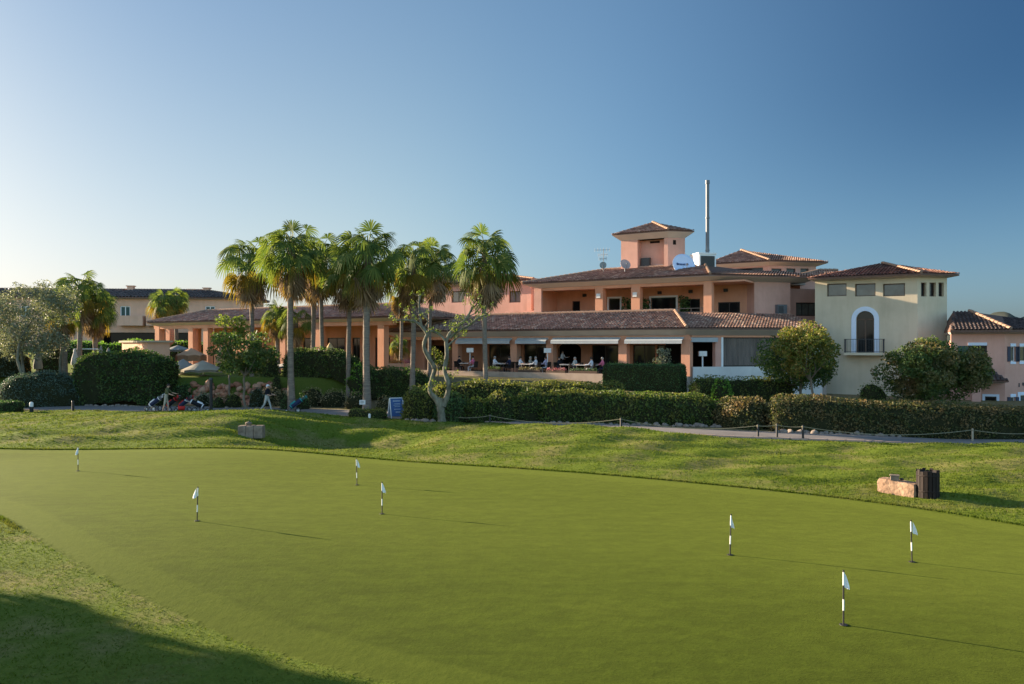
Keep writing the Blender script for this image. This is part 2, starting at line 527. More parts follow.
def roof_face(mb, p0, p1, q1, q0, pitch=0.25, course=0.38, tiles=True):
    p0, p1, q1, q0 = [np.array(v, float) for v in (p0, p1, q1, q0)]
    if np.linalg.norm(q1 - q0) < 1e-4:
        mb.add([p0, p1, q0], [[0, 1, 2]], 0)
    else:
        mb.add([p0, p1, q1, q0], [[0, 1, 2, 3]], 0)
    if not tiles:
        return
    L = np.linalg.norm(p1 - p0)
    u = (p1 - p0) / L
    qm = (q0 + q1) / 2 - p0
    v = qm - u * np.dot(qm, u)
    v /= np.linalg.norm(v)
    nn = np.cross(u, v)
    if nn[2] < 0:
        nn = -nn
    a0, h0, a1, h1 = np.dot(q0 - p0, u), np.dot(q0 - p0, v), np.dot(q1 - p0, u), np.dot(q1 - p0, v)
    xs, hs = [0, a0, a1, L], [0, h0, h1, 0]
    if a0 < 0.02:
        xs, hs = [a0 - 0.01, a0, a1, L], [0, h0, h1, 0]
    if a1 > L - 0.02:
        xs[3] = a1 + 0.01
    ths = np.linspace(0, math.pi, 5)
    r = pitch * 0.40
    nt_ = int(L / pitch)
    Vs, Fs = [], []
    k = 0
    for i in range(nt_ + 1):
        uc = (i + 0.5) * L / (nt_ + 1)
        vm = float(np.interp(uc, xs, hs))
        j = 0
        while j * course < vm - 0.06:
            va, vb = j * course - 0.05 * (j > 0) - 0.08 * (j == 0), min((j + 1) * course, vm)
            jit = (random.random() - 0.5) * 0.02
            for vv, rr, lift in ((va, r, 0.045 + jit), (vb, r * 0.86, 0.012)):
                for th in ths:
                    Vs.append(p0 + u * (uc + rr * math.cos(th)) + v * vv + nn * (rr * math.sin(th) * 0.85 + lift))
            for q in range(4):
                Fs.append([k + q, k + q + 1, k + 5 + q + 1, k + 5 + q])
            k += 10
            j += 1
    if Vs:
        mb.add(np.array(Vs), np.array(Fs), 1, False)


def hip_roof(parent, outer, inner, z0, z1, tiles, caps=(), lip=0.12, wallpoly=None, zw=None, name='roof', tmat='roof_tiles', closed=True, pitch=0.25):
    """outer/inner: matching rings of (x,y); z1 may be a list. tiles: indices of faces seen (tiled), caps: hip indices with ridge tiles"""
    n = len(outer)
    zi = z1 if isinstance(z1, (list, tuple)) else [z1] * n
    z00 = z0 if isinstance(z0, (list, tuple)) else [z0] * n
    mb = MB()
    rngf = range(n if closed else n - 1)
    for i in rngf:
        j = (i + 1) % n
        roof_face(mb, (*outer[i], z00[i]), (*outer[j], z00[j]), (*inner[j], zi[j]), (*inner[i], zi[i]), tiles=i in tiles, pitch=pitch)
        mb.add([(*outer[i], z00[i] - lip), (*outer[j], z00[j] - lip), (*outer[j], z00[j]), (*outer[i], z00[i])], [[0, 1, 2, 3]], 0)
    o = mb.build(name, ['tile_bed', tmat], parent)
    if caps:
        rm = MB()
        for c in caps:
            a, b = (np.array((*outer[c], z00[c] + 0.07)), np.array((*inner[c], zi[c] + 0.08))) if isinstance(c, int) else (np.array((*inner[c[0]], zi[c[0]] + 0.08)), np.array((*inner[c[1]], zi[c[1]] + 0.08)))
            L = np.linalg.norm(b - a)
            k = max(2, int(L / 0.42))
            for q in range(k):
                f0, f1 = q / k, min(1.0, (q + 1.12) / k)
                rm.tube([a + (b - a) * f0 + np.array([0, 0, 0.02]), a + (b - a) * f1], [0.135, 0.11], 8)
        rm.build('ridge_tiles', 'ridge_tile', o)
    if wallpoly is not None:
        sm = MB()
        for i in rngf:
            j = (i + 1) % n
            sm.add([(*outer[i], z00[i] - lip - 0.004), (*outer[j], z00[j] - lip - 0.004), (*wallpoly[j], zw), (*wallpoly[i], zw)], [[3, 2, 1, 0]], 0)
        sm.build('soffit', 'soffit', o)
    return o


# ------------------------------------------------------------------ vegetation helpers
def leaf_quads(P, Nn, size, spread=0.9, aspect=0.5, seed=1, m=0, mb=None, up=0.0):
    r = np.random.default_rng(seed)
    n = len(P)
    Nn = Nn + spread * r.normal(size=(n, 3))
    Nn[:, 2] += up
    Nn /= np.linalg.norm(Nn, axis=1, keepdims=True) + 1e-9
    d = r.normal(size=(n, 3))
    a = np.cross(Nn, d)
    a /= np.linalg.norm(a, axis=1, keepdims=True) + 1e-9
    b = np.cross(Nn, a)
    L = (size * r.uniform(0.6, 1.35, n))[:, None]
    V = np.stack([P - a * L * 0.5, P + b * L * 0.5 * aspect + Nn * L * 0.08, P + a * L * 0.5, P - b * L * 0.5 * aspect + Nn * L * 0.08], 1).reshape(-1, 3)
    Fq = np.arange(4 * n).reshape(n, 4)
    mb.add(V, Fq, m, False)


def sample_surface(V, Fq, density, seed=0, keep=None):
    r = np.random.default_rng(seed)
    T = np.concatenate([Fq[:, [0, 1, 2]], Fq[:, [0, 2, 3]]])
    A, B, C = V[T[:, 0]], V[T[:, 1]], V[T[:, 2]]
    cr = np.cross(B - A, C - A)
    ar = np.linalg.norm(cr, axis=1) / 2
    n = int(ar.sum() * density)
    idx = r.choice(len(T), n, p=ar / ar.sum())
    u, v = r.random(n), r.random(n)
    fl = u + v > 1
    u[fl], v[fl] = 1 - u[fl], 1 - v[fl]
    P = A[idx] + (B - A)[idx] * u[:, None] + (C - A)[idx] * v[:, None]
    Nn = cr[idx] / (2 * ar[idx][:, None] + 1e-12)
    return P, Nn


def wob(P, f, seed):
    r = np.random.default_rng(seed)
    out = np.zeros(len(P))
    for i in range(5):
        k = r.normal(size=3) * f * (1 + 0.5 * i)
        out += np.sin(P @ k + r.uniform(0, 6)) / (1 + 0.5 * i)
    return out / 2.2
# ------------------------------------------------------------------ terrain
def sstep(a, b, x):
    t = np.clip((x - a) / (b - a + 1e-9), 0, 1)
    return t * t * (3 - 2 * t)


GREEN = np.array([(-40, 35.5), (-30, 34.2), (-21.2, 33.1), (-15.5, 33.0), (-10.7, 32.6), (-6.2, 30.7), (-2.2, 28.6), (1.27, 26.8), (4.4, 25.3), (8.4, 23.2),
                  (10.8, 21.2), (12.6, 18.9), (14.5, 16), (15, 12), (13, 8.5), (9, 6.5), (5, 6.6), (1.5, 8.3), (-1.57, 10.3), (-3.95, 11.7), (-5.75, 13.2), (-7.85, 15.0),
                  (-10.3, 17.4), (-13.2, 20.4), (-17, 23.2), (-24, 26), (-34, 28), (-42, 31)])


def smooth_ring(P, it=2):
    for _ in range(it):
        Q = np.roll(P, -1, 0)
        P = np.stack([P * 0.75 + Q * 0.25, P * 0.25 + Q * 0.75], 1).reshape(-1, 2)
    return P


GREEN = smooth_ring(GREEN)


def sd_green(x, y):
    x, y = np.asarray(x, float), np.asarray(y, float)
    best = np.full(x.shape, 1e9)
    inside = np.zeros(x.shape, bool)
    A, B = GREEN, np.roll(GREEN, -1, 0)
    for (ax, ay), (bx, by) in zip(A, B):
        dx, dy = bx - ax, by - ay
        t = np.clip(((x - ax) * dx + (y - ay) * dy) / (dx * dx + dy * dy), 0, 1)
        best = np.minimum(best, (x - ax - t * dx) ** 2 + (y - ay - t * dy) ** 2)
        c = (ay > y) != (by > y)
        xi = ax + (y - ay) / (by - ay + 1e-12) * dx
        inside ^= c & (x < xi)
    return np.where(inside, -1, 1) * np.sqrt(best)


PFX = [-140, -90, -60, -31, -16, -8, 0.4, 8.8, 14, 20, 23, 40, 140]
PFY = [70, 60, 55, 52.5, 51, 47.5, 43.5, 37.7, 36.6, 35.8, 35.6, 35.6, 37]


def yfront(x):
    return (np.interp(x - 1.5, PFX, PFY) + np.interp(x, PFX, PFY) + np.interp(x + 1.5, PFX, PFY)) / 3


def pwidth(x):
    return np.interp(x, [-20, 2, 10], [4.2, 4.0, 3.3])


def zpath(x):
    return np.interp(x, [9, 16, 21], [0.0, -0.10, -0.28])


def gz(x, y, sd=None):
    x, y = np.asarray(x, float), np.asarray(y, float)
    sd = sd_green(x, y) if sd is None else sd
    yf, pw = yfront(x), pwidth(x)
    yb = yf + pw
    front = yf - y
    bank = (0.13 + 0.07 * np.sin(x * 0.31 + 1.0)) * sstep(0.2, 5.5, sd) * sstep(0.0, 3.2, front) * sstep(17, 24, y)
    mound = 0.66 * np.exp(-(np.where(x < -14.0, (x + 14.0) / 8.0, (x + 14.0) / 3.0)) ** 2 - ((y - 41.0) / 5.0) ** 2) - 1.05 * np.exp(-((x + 7.4) / 3.8) ** 2 - ((y - 37.6) / 3.3) ** 2)
    mound = mound + 0.22 * np.exp(-((x - 3) / 5) ** 2 - ((y - 36) / 3) ** 2)
    mound = mound * sstep(0.2, 2.5, sd) * sstep(0.0, 2.5, front)
    near = 0.16 * sstep(0.0, 3.0, sd) * sstep(22, 17, y)
    brow = (0.075 * np.sin(1.75 * (0.5 * x + y) + 1.1 * np.sin(x * 0.23)) + 0.05 * np.sin(2.9 * (y - 0.35 * x) + 0.6 * np.sin(0.4 * x))) * sstep(0.4, 2.2, sd) * sstep(0.0, 1.6, front) * sstep(17, 22, y)
    roll = (0.045 * np.sin(x * 0.42 + 0.7 * np.sin(y * 0.3)) + 0.04 * np.sin(y * 0.5 + x * 0.2)) * sstep(0, 2, front)
    rough = 0.02 * np.sin(x * 1.9 + y * 1.1) * np.sin(y * 2.3 - x * 0.7) * sstep(0.2, 1.2, sd) * sstep(0, 1, front)
    st = np.interp(x, [-14, -8], [0, 0]) + np.where(x < -11, 57.6, yb + 1.5)
    wl = np.interp(x, [-13, -9], [1.0, 0.0])
    zf = np.interp(x, [-60, -10, 4, 12, 26, 60], [2.1, 1.9, 1.75, 1.0, 0.8, 0.8])
    rise = wl * sstep(57.7, 59.2, y) + (1 - wl) * sstep(yb + 2.0, yb + 11.5, y)
    back = zf * rise
    zp = zpath(x) * sstep(3.5, 0.0, front)
    far = 2.6 * sstep(85, 130, y)
    return bank + brow + mound + near + roll + rough + back + zp + far


def gz1(x, y):
    return float(gz(np.array([x]), np.array([y]))[0])


def axis(lo, hi, st, outer, grow=1.35):
    a = list(np.arange(lo, hi + 1e-6, st))
    s, v = st, a[-1]
    while v < outer:
        s *= grow
        v += s
        a.append(v)
    s, v, pre = st, a[0], []
    while v > -outer:
        s *= grow
        v -= s
        pre.append(v)
    return np.array(pre[::-1] + a)


def build_ground():
    xs = axis(-38, 30, 0.25, 2600)
    ys = axis(7, 62, 0.25, 2600)
    X, Y = np.meshgrid(xs, ys)
    sd = sd_green(X, Y)
    Z = gz(X, Y, sd)
    yf, yb = yfront(X), yfront(X) + pwidth(X)
    Z = Z - 0.03 * ((Y > yf + 0.1) & (Y < yb - 0.1))
    bed = sstep(0.0, 0.25, Y - yf + 0.05) * np.where(X > -9.5, 1.0, 1 - sstep(0, 1.5, Y - yb - 9.0))
    lawn = np.where((X < -9) & (Y > 58.2), 1.0, 0.0)
    mb = MB()
    n, m = X.shape
    idx = np.arange(n * m).reshape(n, m)
    q = np.stack([idx[:-1, :-1], idx[:-1, 1:], idx[1:, 1:], idx[1:, :-1]], -1).reshape(-1, 4)
    mb.add(np.stack([X, Y, Z], -1).reshape(-1, 3), q, 0, True)
    m_, nt, out = new_mat('ground')
    L = nt.links

    def attr(nm):
        a = N(nt, 'ShaderNodeAttribute', attribute_name=nm)
        return a.outputs['Fac']

    def mrange(v, a, b):
        r = N(nt, 'ShaderNodeMapRange', interpolation_type='SMOOTHSTEP')
        r.inputs[1].default_value, r.inputs[2].default_value = a, b
        L.new(v, r.inputs[0])
        return r.outputs[0]

    def mth(op, a, b):
        k = N(nt, 'ShaderNodeMath', operation=op)
        for s_, v in zip(k.inputs, (a, b)):
            if isinstance(v, (int, float)):
                s_.default_value = v
            else:
                L.new(v, s_)
        return k.outputs[0]

    fine = noise(nt, 9.0, 6, 0.7, (1, 0.55, 1))
    broad = noise(nt, 0.22, 3)
    mid = noise(nt, 1.1, 4, 0.6, (0.5, 1.5, 1))
    grain = noise(nt, 45.0, 3, 0.7, (0.5, 1, 1))
    g = ramp(nt, mid, [(0.3, (0.0198, 0.0356, 0.0022)), (0.7, (0.0334, 0.0523, 0.0042))])
    g = mixc(nt, mth('MULTIPLY', mrange(fine, 0.42, 0.72), 0.6), g, (0.0383, 0.0595, 0.0052))
    strk = noise(nt, 0.5, 5, 0.7, (0.35, 2.2, 1))
    g = mixc(nt, mth('MULTIPLY', mrange(strk, 0.52, 0.66), 0.45), g, (0.0171, 0.0318, 0.0022))
    g = mixc(nt, mth('MULTIPLY', mrange(broad, 0.5, 0.7), 0.6), g, (0.0413, 0.0579, 0.0061))
    g = mixc(nt, 0.55, g, ramp(nt, grain, [(0.3, (0.5500, 0.6000, 0.5000)), (0.7, (1.35, 1.32, 1.3))]), 'MULTIPLY')
    fr_ = ramp(nt, fine, [(0.35, (0.0338, 0.0531, 0.0041)), (0.65, (0.0546, 0.0748, 0.0077))])
    rg = ramp(nt, fine, [(0.30, (0.0603, 0.0962, 0.0096)), (0.5, (0.0816, 0.1203, 0.0135)), (0.72, (0.1101, 0.1418, 0.0202))])
    patch = noise(nt, 0.45, 5, 0.65)
    tan = ramp(nt, fine, [(0.35, (0.1202, 0.1156, 0.0370)), (0.65, (0.2174, 0.1758, 0.0786))])
    rg = mixc(nt, mth('MULTIPLY', mrange(patch, 0.46, 0.64), 0.8), rg, tan)
    rg = mixc(nt, 0.6, rg, ramp(nt, grain, [(0.3, (0.6000, 0.6200, 0.5500)), (0.7, (1.3, 1.25, 1.2))]), 'MULTIPLY')
    jag = mth('MULTIPLY', mth('SUBTRACT', noise(nt, 3.5, 3), 0.5), 0.35)
    sdn = mth('ADD', attr('sd'), jag)
    spk = noise(nt, 2.6, 4, 0.7, (0.8, 1.3, 1))
    g = mixc(nt, 1.0, g, ramp(nt, spk, [(0.38, (0.74, 0.77, 0.70)), (0.60, (1.19, 1.15, 1.15))]), 'MULTIPLY')
    c = mixc(nt, mth('MULTIPLY', mrange(sdn, -1.0, -0.8), 0.7), g, fr_)
    c = mixc(nt, mrange(sdn, -0.03, 0.05), c, rg)
    soil = ramp(nt, noise(nt, 6, 5, 0.7), [(0.3, (0.0962, 0.0629, 0.0407)), (0.7, (0.1998, 0.1406, 0.0962))])
    c = mixc(nt, mrange(attr('bed'), 0.4, 0.6), c, soil)
    lw = ramp(nt, fine, [(0.3, (0.0518, 0.0777, 0.0133)), (0.7, (0.0888, 0.1110, 0.0222))])
    c = mixc(nt, mrange(attr('lawn'), 0.4, 0.6), c, lw)
    p = N(nt, 'ShaderNodeBsdfPrincipled')
    p.inputs['Roughness'].default_value = 0.75
    p.inputs['Specular IOR Level'].default_value = 0.05
    p.inputs['Sheen Weight'].default_value = 0.075
    p.inputs['Sheen Roughness'].default_value = 0.45
    p.inputs['Sheen Tint'].default_value = (0.76, 0.92, 0.16, 1)
    L.new(c, p.inputs['Base Color'])
    hgt = mth('MULTIPLY', mth('ADD', mth('MULTIPLY', fine, 0.6), mth('MULTIPLY', grain, 0.4)), mth('ADD', mrange(sdn, -0.1, 0.1), 0.3))
    L.new(bump(nt, hgt, 0.8, 0.05), p.inputs['Normal'])
    L.new(p.outputs[0], out.inputs[0])
    o = mb.build('ground', 'ground')
    for nm, A in (('sd', np.clip(sd, -5, 5)), ('bed', bed), ('lawn', lawn)):
        at = o.data.attributes.new(nm, 'FLOAT', 'POINT')
        at.data.foreach_set('value', A.astype(np.float32).ravel())
    tag(o, kind='structure')


build_ground()


def build_path():
    xs = np.concatenate([np.arange(-140, -40, 2.0), np.arange(-40, 32, 0.4), np.arange(32, 140, 2.0)])
    fr = np.linspace(0, 1, 9)
    V = []
    for x in xs:
        y0, w = float(yfront(x)), float(pwidth(x))
        for f in fr:
            y = y0 + w * f
            V.append((x, y, gz1(x, y) * 0 + float(zpath(x)) + 0.012 + 0.05 * math.sin(f * math.pi) + float(gz(np.array([x]), np.array([y]))[0] - zpath(x)) * 0))
    m_, nt, out = new_mat('path_asphalt')
    f = noise(nt, 0.9, 5, 0.65)
    c = ramp(nt, f, [(0.3, (0.165, 0.150, 0.140)), (0.7, (0.235, 0.212, 0.198))])
    c = mixc(nt, 0.5, c, ramp(nt, noise(nt, 60, 3), [(0.35, (0.7, 0.7, 0.7)), (0.65, (1.25, 1.25, 1.25))]), 'MULTIPLY')
    p = N(nt, 'ShaderNodeBsdfPrincipled')
    p.inputs['Roughness'].default_value = 0.85
    p.inputs['Specular IOR Level'].default_value = 0.2
    nt.links.new(c, p.inputs['Base Color'])
    nt.links.new(p.outputs[0], out.inputs[0])
    mb = MB()
    k = len(fr)
    n = len(xs)
    idx = np.arange(n * k).reshape(n, k)
    q = np.stack([idx[:-1, :-1], idx[1:, :-1], idx[1:, 1:], idx[:-1, 1:]], -1).reshape(-1, 4)
    mb.add(V, q, 0, True)
    tag(mb.build('path', 'path_asphalt'), kind='structure')
    # raised stone edging along the lawn side
    mat('kerb_stone', (0.42, 0.30, 0.25), (0.32, 0.23, 0.19), 3, 0.9, 0.1)
    kb = MB()
    for x in np.arange(-44, 31.5, 0.8):
        a = (x, float(yfront(x)) - 0.02, float(zpath(x)))
        b = (x + 0.79, float(yfront(x + 0.79)) - 0.02, float(zpath(x + 0.79)))
        ang = math.atan2(b[1] - a[1], b[0] - a[0])
        L = math.hypot(b[0] - a[0], b[1] - a[1])
        kb.box(((a[0] + b[0]) / 2, (a[1] + b[1]) / 2, (a[2] + b[2]) / 2 + 0.0), (L * 0.985, 0.16, 0.16), ang)
    tag(kb.build('path_kerb', 'kerb_stone'), kind='structure')


build_path()


def build_grass():
    r = np.random.default_rng(11)
    pts = []
    for (x0, x1, y0, y1, n) in ((-13, 4, 8.5, 22, 70000), (-36, 26, 20, 54, 150000), (8, 20, 12, 26, 22000)):
        pts.append(np.stack([r.uniform(x0, x1, n), r.uniform(y0, y1, n)], 1))
    A_, B_ = GREEN, np.roll(GREEN, -1, 0)
    seg = np.linalg.norm(B_ - A_, axis=1)
    k_ = r.choice(len(seg), 60000, p=seg / seg.sum())
    t_ = r.random(60000)[:, None]
    e_ = A_[k_] + (B_ - A_)[k_] * t_
    nr_ = np.stack([(B_ - A_)[k_][:, 1], -(B_ - A_)[k_][:, 0]], 1)
    nr_ /= np.linalg.norm(nr_, axis=1, keepdims=True) + 1e-9
    o_ = r.uniform(0.02, 0.16, 60000)[:, None]
    far_ = (e_[:, 1] > 18.5) & (r.random(60000) < 0.55)
    e_, nr_, o_ = e_[far_], nr_[far_], o_[far_]
    pts += [e_ + nr_ * o_, e_ - nr_ * o_]
    P = np.concatenate(pts)
    sd = sd_green(P[:, 0], P[:, 1])
    px = CX + F * P[:, 0] / P[:, 1]
    ok = (sd > 0.02) & (P[:, 1] < yfront(P[:, 0]) - 0.1) & (px > -40) & (px < 1064)
    P, sd = P[ok], sd[ok]
    z = gz(P[:, 0], P[:, 1], sd)
    n = len(P)
    h = r.uniform(0.022, 0.055, n) * (0.8 + 0.5 * (P[:, 1] > 18)) * np.where((sd < 0.17) & (P[:, 1] > 18), 1.15, 1.0)
    w = r.uniform(0.008, 0.018, n) * np.clip(P[:, 1] / 18, 0.8, 2.4)
    a = r.uniform(0, 6.28, n)
    lean = r.normal(size=(n, 2)) * 0.03
    base = np.stack([P[:, 0], P[:, 1], z - 0.005], 1)
    dx = np.stack([np.cos(a) * w, np.sin(a) * w, np.zeros(n)], 1)
    tip = base + np.stack([lean[:, 0], lean[:, 1], h], 1)
    V = np.stack([base - dx, base + dx, tip], 1).reshape(-1, 3)
    mb = MB()
    mb.add(V, np.arange(3 * n).reshape(n, 3), 0, False)
    o = mb.build('rough_grass', 'grass_blade')
    tag(o, 'short uneven green grass covering the bank around the putting green', 'grass', kind='stuff')


build_grass()


def build_hills():
    mb = MB()
    a = np.linspace(-1.25, 1.25, 520)
    for k, (d, base, amp, seed) in enumerate(((1500, 22, 1.0, 3), (2300, 35, 1.4, 9))):
        prof = base * (0.55 + 0.25 * np.sin(a * 7 + seed) + 0.2 * np.sin(a * 17 + seed * 2) + 0.07 * np.sin(a * 43))
        if k == 0:
            prof = prof * 0.7 + 42 * np.exp(-((a - 0.60) / 0.15) ** 2) + 4 * np.exp(-((a - 0.545) / 0.03) ** 2) + 2.2 * np.sin(a * 140 + 2 * np.sin(a * 61)) + 1.2 * np.sin(a * 330)
        V, n = [], len(a)
        for fr, hh in ((0.86, 0.0), (0.93, 0.55), (1.0, 1.0), (1.15, 0.0)):
            for q, ang in enumerate(a):
                hz = prof[q] * hh * amp * (1 + 0.10 * math.sin(q * 0.9 + fr * 30))
                V.append((math.sin(ang) * d * fr, math.cos(ang) * d * fr, 2.0 + hz))
        fs = [[r_ * n + i, r_ * n + i + 1, (r_ + 1) * n + i + 1, (r_ + 1) * n + i] for r_ in range(3) for i in range(n - 1)]
        mb.add(V, fs, 0, True)
    tag(mb.build('hills', 'hill_scrub'), kind='structure')


build_hills()

# ------------------------------------------------------------------ sky, sun, camera
W = bpy.data.worlds.new('World')
SC.world = W
W.use_nodes = True
wn = W.node_tree
wn.nodes.clear()
sky = wn.nodes.new('ShaderNodeTexSky')
sky.sky_type = 'NISHITA'
sky.sun_disc = False
sky.sun_elevation = R(SUN_EL)
sky.sun_rotation = R(-SUN_AZ)
sky.air_density = 0.7
sky.dust_density = 2.0
sky.ozone_density = 6.0
sky.altitude = 30
EXPO = 2.0                                         # camera exposure in stops
K = 2.0 ** EXPO
STR = 0.07


def vm(op, a, b):
    n = wn.nodes.new('ShaderNodeVectorMath')
    n.operation = op
    for s_, v in zip(n.inputs, (a, b)):
        if isinstance(v, tuple):
            s_.default_value = v
        else:
            wn.links.new(v, s_)
    return n.outputs[0]


# contrast and highlight roll-off of the sky's own radiance (deep blue away from the sun, pale near it)
gm = wn.nodes.new('ShaderNodeGamma')
gm.inputs[1].default_value = 1.0
wn.links.new(sky.outputs[0], gm.inputs[0])
y = vm('MULTIPLY', gm.outputs[0], (0.305, 0.299, 0.270))
den = vm('ADD', vm('MULTIPLY', y, (0.6, 0.6, 0.6)), (1.0, 1.0, 1.0))
rad = vm('MULTIPLY', vm('DIVIDE', y, den), (1 / (K * STR),) * 3)
# the sky deepens at right angles to the sun, less so in the haze near the horizon
tcs = wn.nodes.new('ShaderNodeTexCoord')
dirn = wn.nodes.new('ShaderNodeVectorMath')
dirn.operation = 'NORMALIZE'
wn.links.new(tcs.outputs['Generated'], dirn.inputs[0])
dotn = wn.nodes.new('ShaderNodeVectorMath')
dotn.operation = 'DOT_PRODUCT'
wn.links.new(dirn.outputs[0], dotn.inputs[0])
dotn.inputs[1].default_value = tuple(float(v) for v in SDIR)
sep = wn.nodes.new('ShaderNodeSeparateXYZ')
wn.links.new(dirn.outputs[0], sep.inputs[0])


def wrange(src, a, b, c, d):
    n = wn.nodes.new('ShaderNodeMapRange')
    n.interpolation_type = 'SMOOTHSTEP'
    wn.links.new(src, n.inputs[0])
    for i_, v_ in zip((1, 2, 3, 4), (a, b, c, d)):
        n.inputs[i_].default_value = v_
    return n.outputs[0]


def wmul(a, b):
    n = wn.nodes.new('ShaderNodeMath')
    n.operation = 'MULTIPLY'
    wn.links.new(a, n.inputs[0])
    wn.links.new(b, n.inputs[1])
    return n.outputs[0]


def wtint(fac, col):
    n = wn.nodes.new('ShaderNodeMix')
    n.data_type = 'RGBA'
    wn.links.new(fac, n.inputs[0])
    n.inputs[6].default_value = (1, 1, 1, 1)
    n.inputs[7].default_value = (*col, 1)
    return n.outputs[2]


wl_ = wmul(wrange(dotn.outputs['Value'], 0.25, 0.7, 0.0, 1.0), wrange(sep.outputs[2], 0.12, 0.5, 1.0, 0.15))
rad = vm('MULTIPLY', rad, wtint(wl_, (1.32, 1.15, 0.99)))
wd = wmul(wmul(wrange(dotn.outputs['Value'], 0.42, -0.12, 0.0, 1.0), wrange(sep.outputs[2], 0.0, 0.30, 0.12, 1.0)), wrange(sep.outputs[1], -0.1, 0.4, 0.0, 1.0))
rad = vm('MULTIPLY', rad, wtint(wd, (0.36, 0.47, 0.58)))
rad = vm('MULTIPLY', rad, wtint(wrange(dotn.outputs['Value'], 0.85, 0.5, 0.0, 1.0), (1.36, 1.20, 1.06)))
# added fill: unseen sky behind the camera brightened and warm tinted to lift shade
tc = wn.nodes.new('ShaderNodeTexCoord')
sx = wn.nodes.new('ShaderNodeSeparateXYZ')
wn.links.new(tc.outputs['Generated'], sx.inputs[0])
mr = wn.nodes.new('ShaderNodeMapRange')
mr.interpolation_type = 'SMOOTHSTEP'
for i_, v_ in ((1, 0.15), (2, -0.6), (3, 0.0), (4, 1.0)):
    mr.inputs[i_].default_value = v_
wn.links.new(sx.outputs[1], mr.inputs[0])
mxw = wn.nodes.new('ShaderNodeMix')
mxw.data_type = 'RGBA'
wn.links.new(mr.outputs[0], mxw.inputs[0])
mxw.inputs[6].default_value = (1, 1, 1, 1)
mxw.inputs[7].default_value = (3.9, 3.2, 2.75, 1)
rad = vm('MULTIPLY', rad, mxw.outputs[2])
bg = wn.nodes.new('ShaderNodeBackground')
bg.inputs[1].default_value = STR
wo = wn.nodes.new('ShaderNodeOutputWorld')
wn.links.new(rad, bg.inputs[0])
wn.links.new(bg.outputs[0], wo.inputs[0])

sl = bpy.data.lights.new('sun', 'SUN')
sl.energy = 5.0
sl.angle = R(0.5)
sl.color = (1.0, 0.80, 0.58)
so = bpy.data.objects.new('sun', sl)
COL.objects.link(so)
so.rotation_euler = Vector(SDIR).to_track_quat('Z', 'Y').to_euler()
so.location = (-60, 30, 40)

cam = bpy.data.cameras.new('camera')
cam.sensor_width = 36
cam.lens = F / 1024 * 36
cam.shift_y = 3.0 / 1024
cam.clip_end = 9000
cam.clip_start = 0.2
co = bpy.data.objects.new('camera', cam)
COL.objects.link(co)
co.location = (0, 0, H)
co.rotation_euler = (R(90), 0, 0)
SC.camera = co
SC.render.resolution_x, SC.render.resolution_y = 1024, 684
SC.view_settings.view_transform = 'Standard'
SC.view_settings.look = 'None'
SC.view_settings.exposure = EXPO
SC.view_settings.gamma = 1.0
SC.cycles.use_denoising = True
SC.cycles.max_bounces = 6
SC.cycles.transparent_max_bounces = 6
# ------------------------------------------------------------------ clubhouse
A_ANG, C_ANG = -32.0, 13.0
FA, FC = Fr(686, 58, A_ANG), Fr(686, 58, C_ANG)
UA, UC = Fr(709, 64, A_ANG), Fr(709, 64, C_ANG)
TZ = 2.05                                          # terrace floor


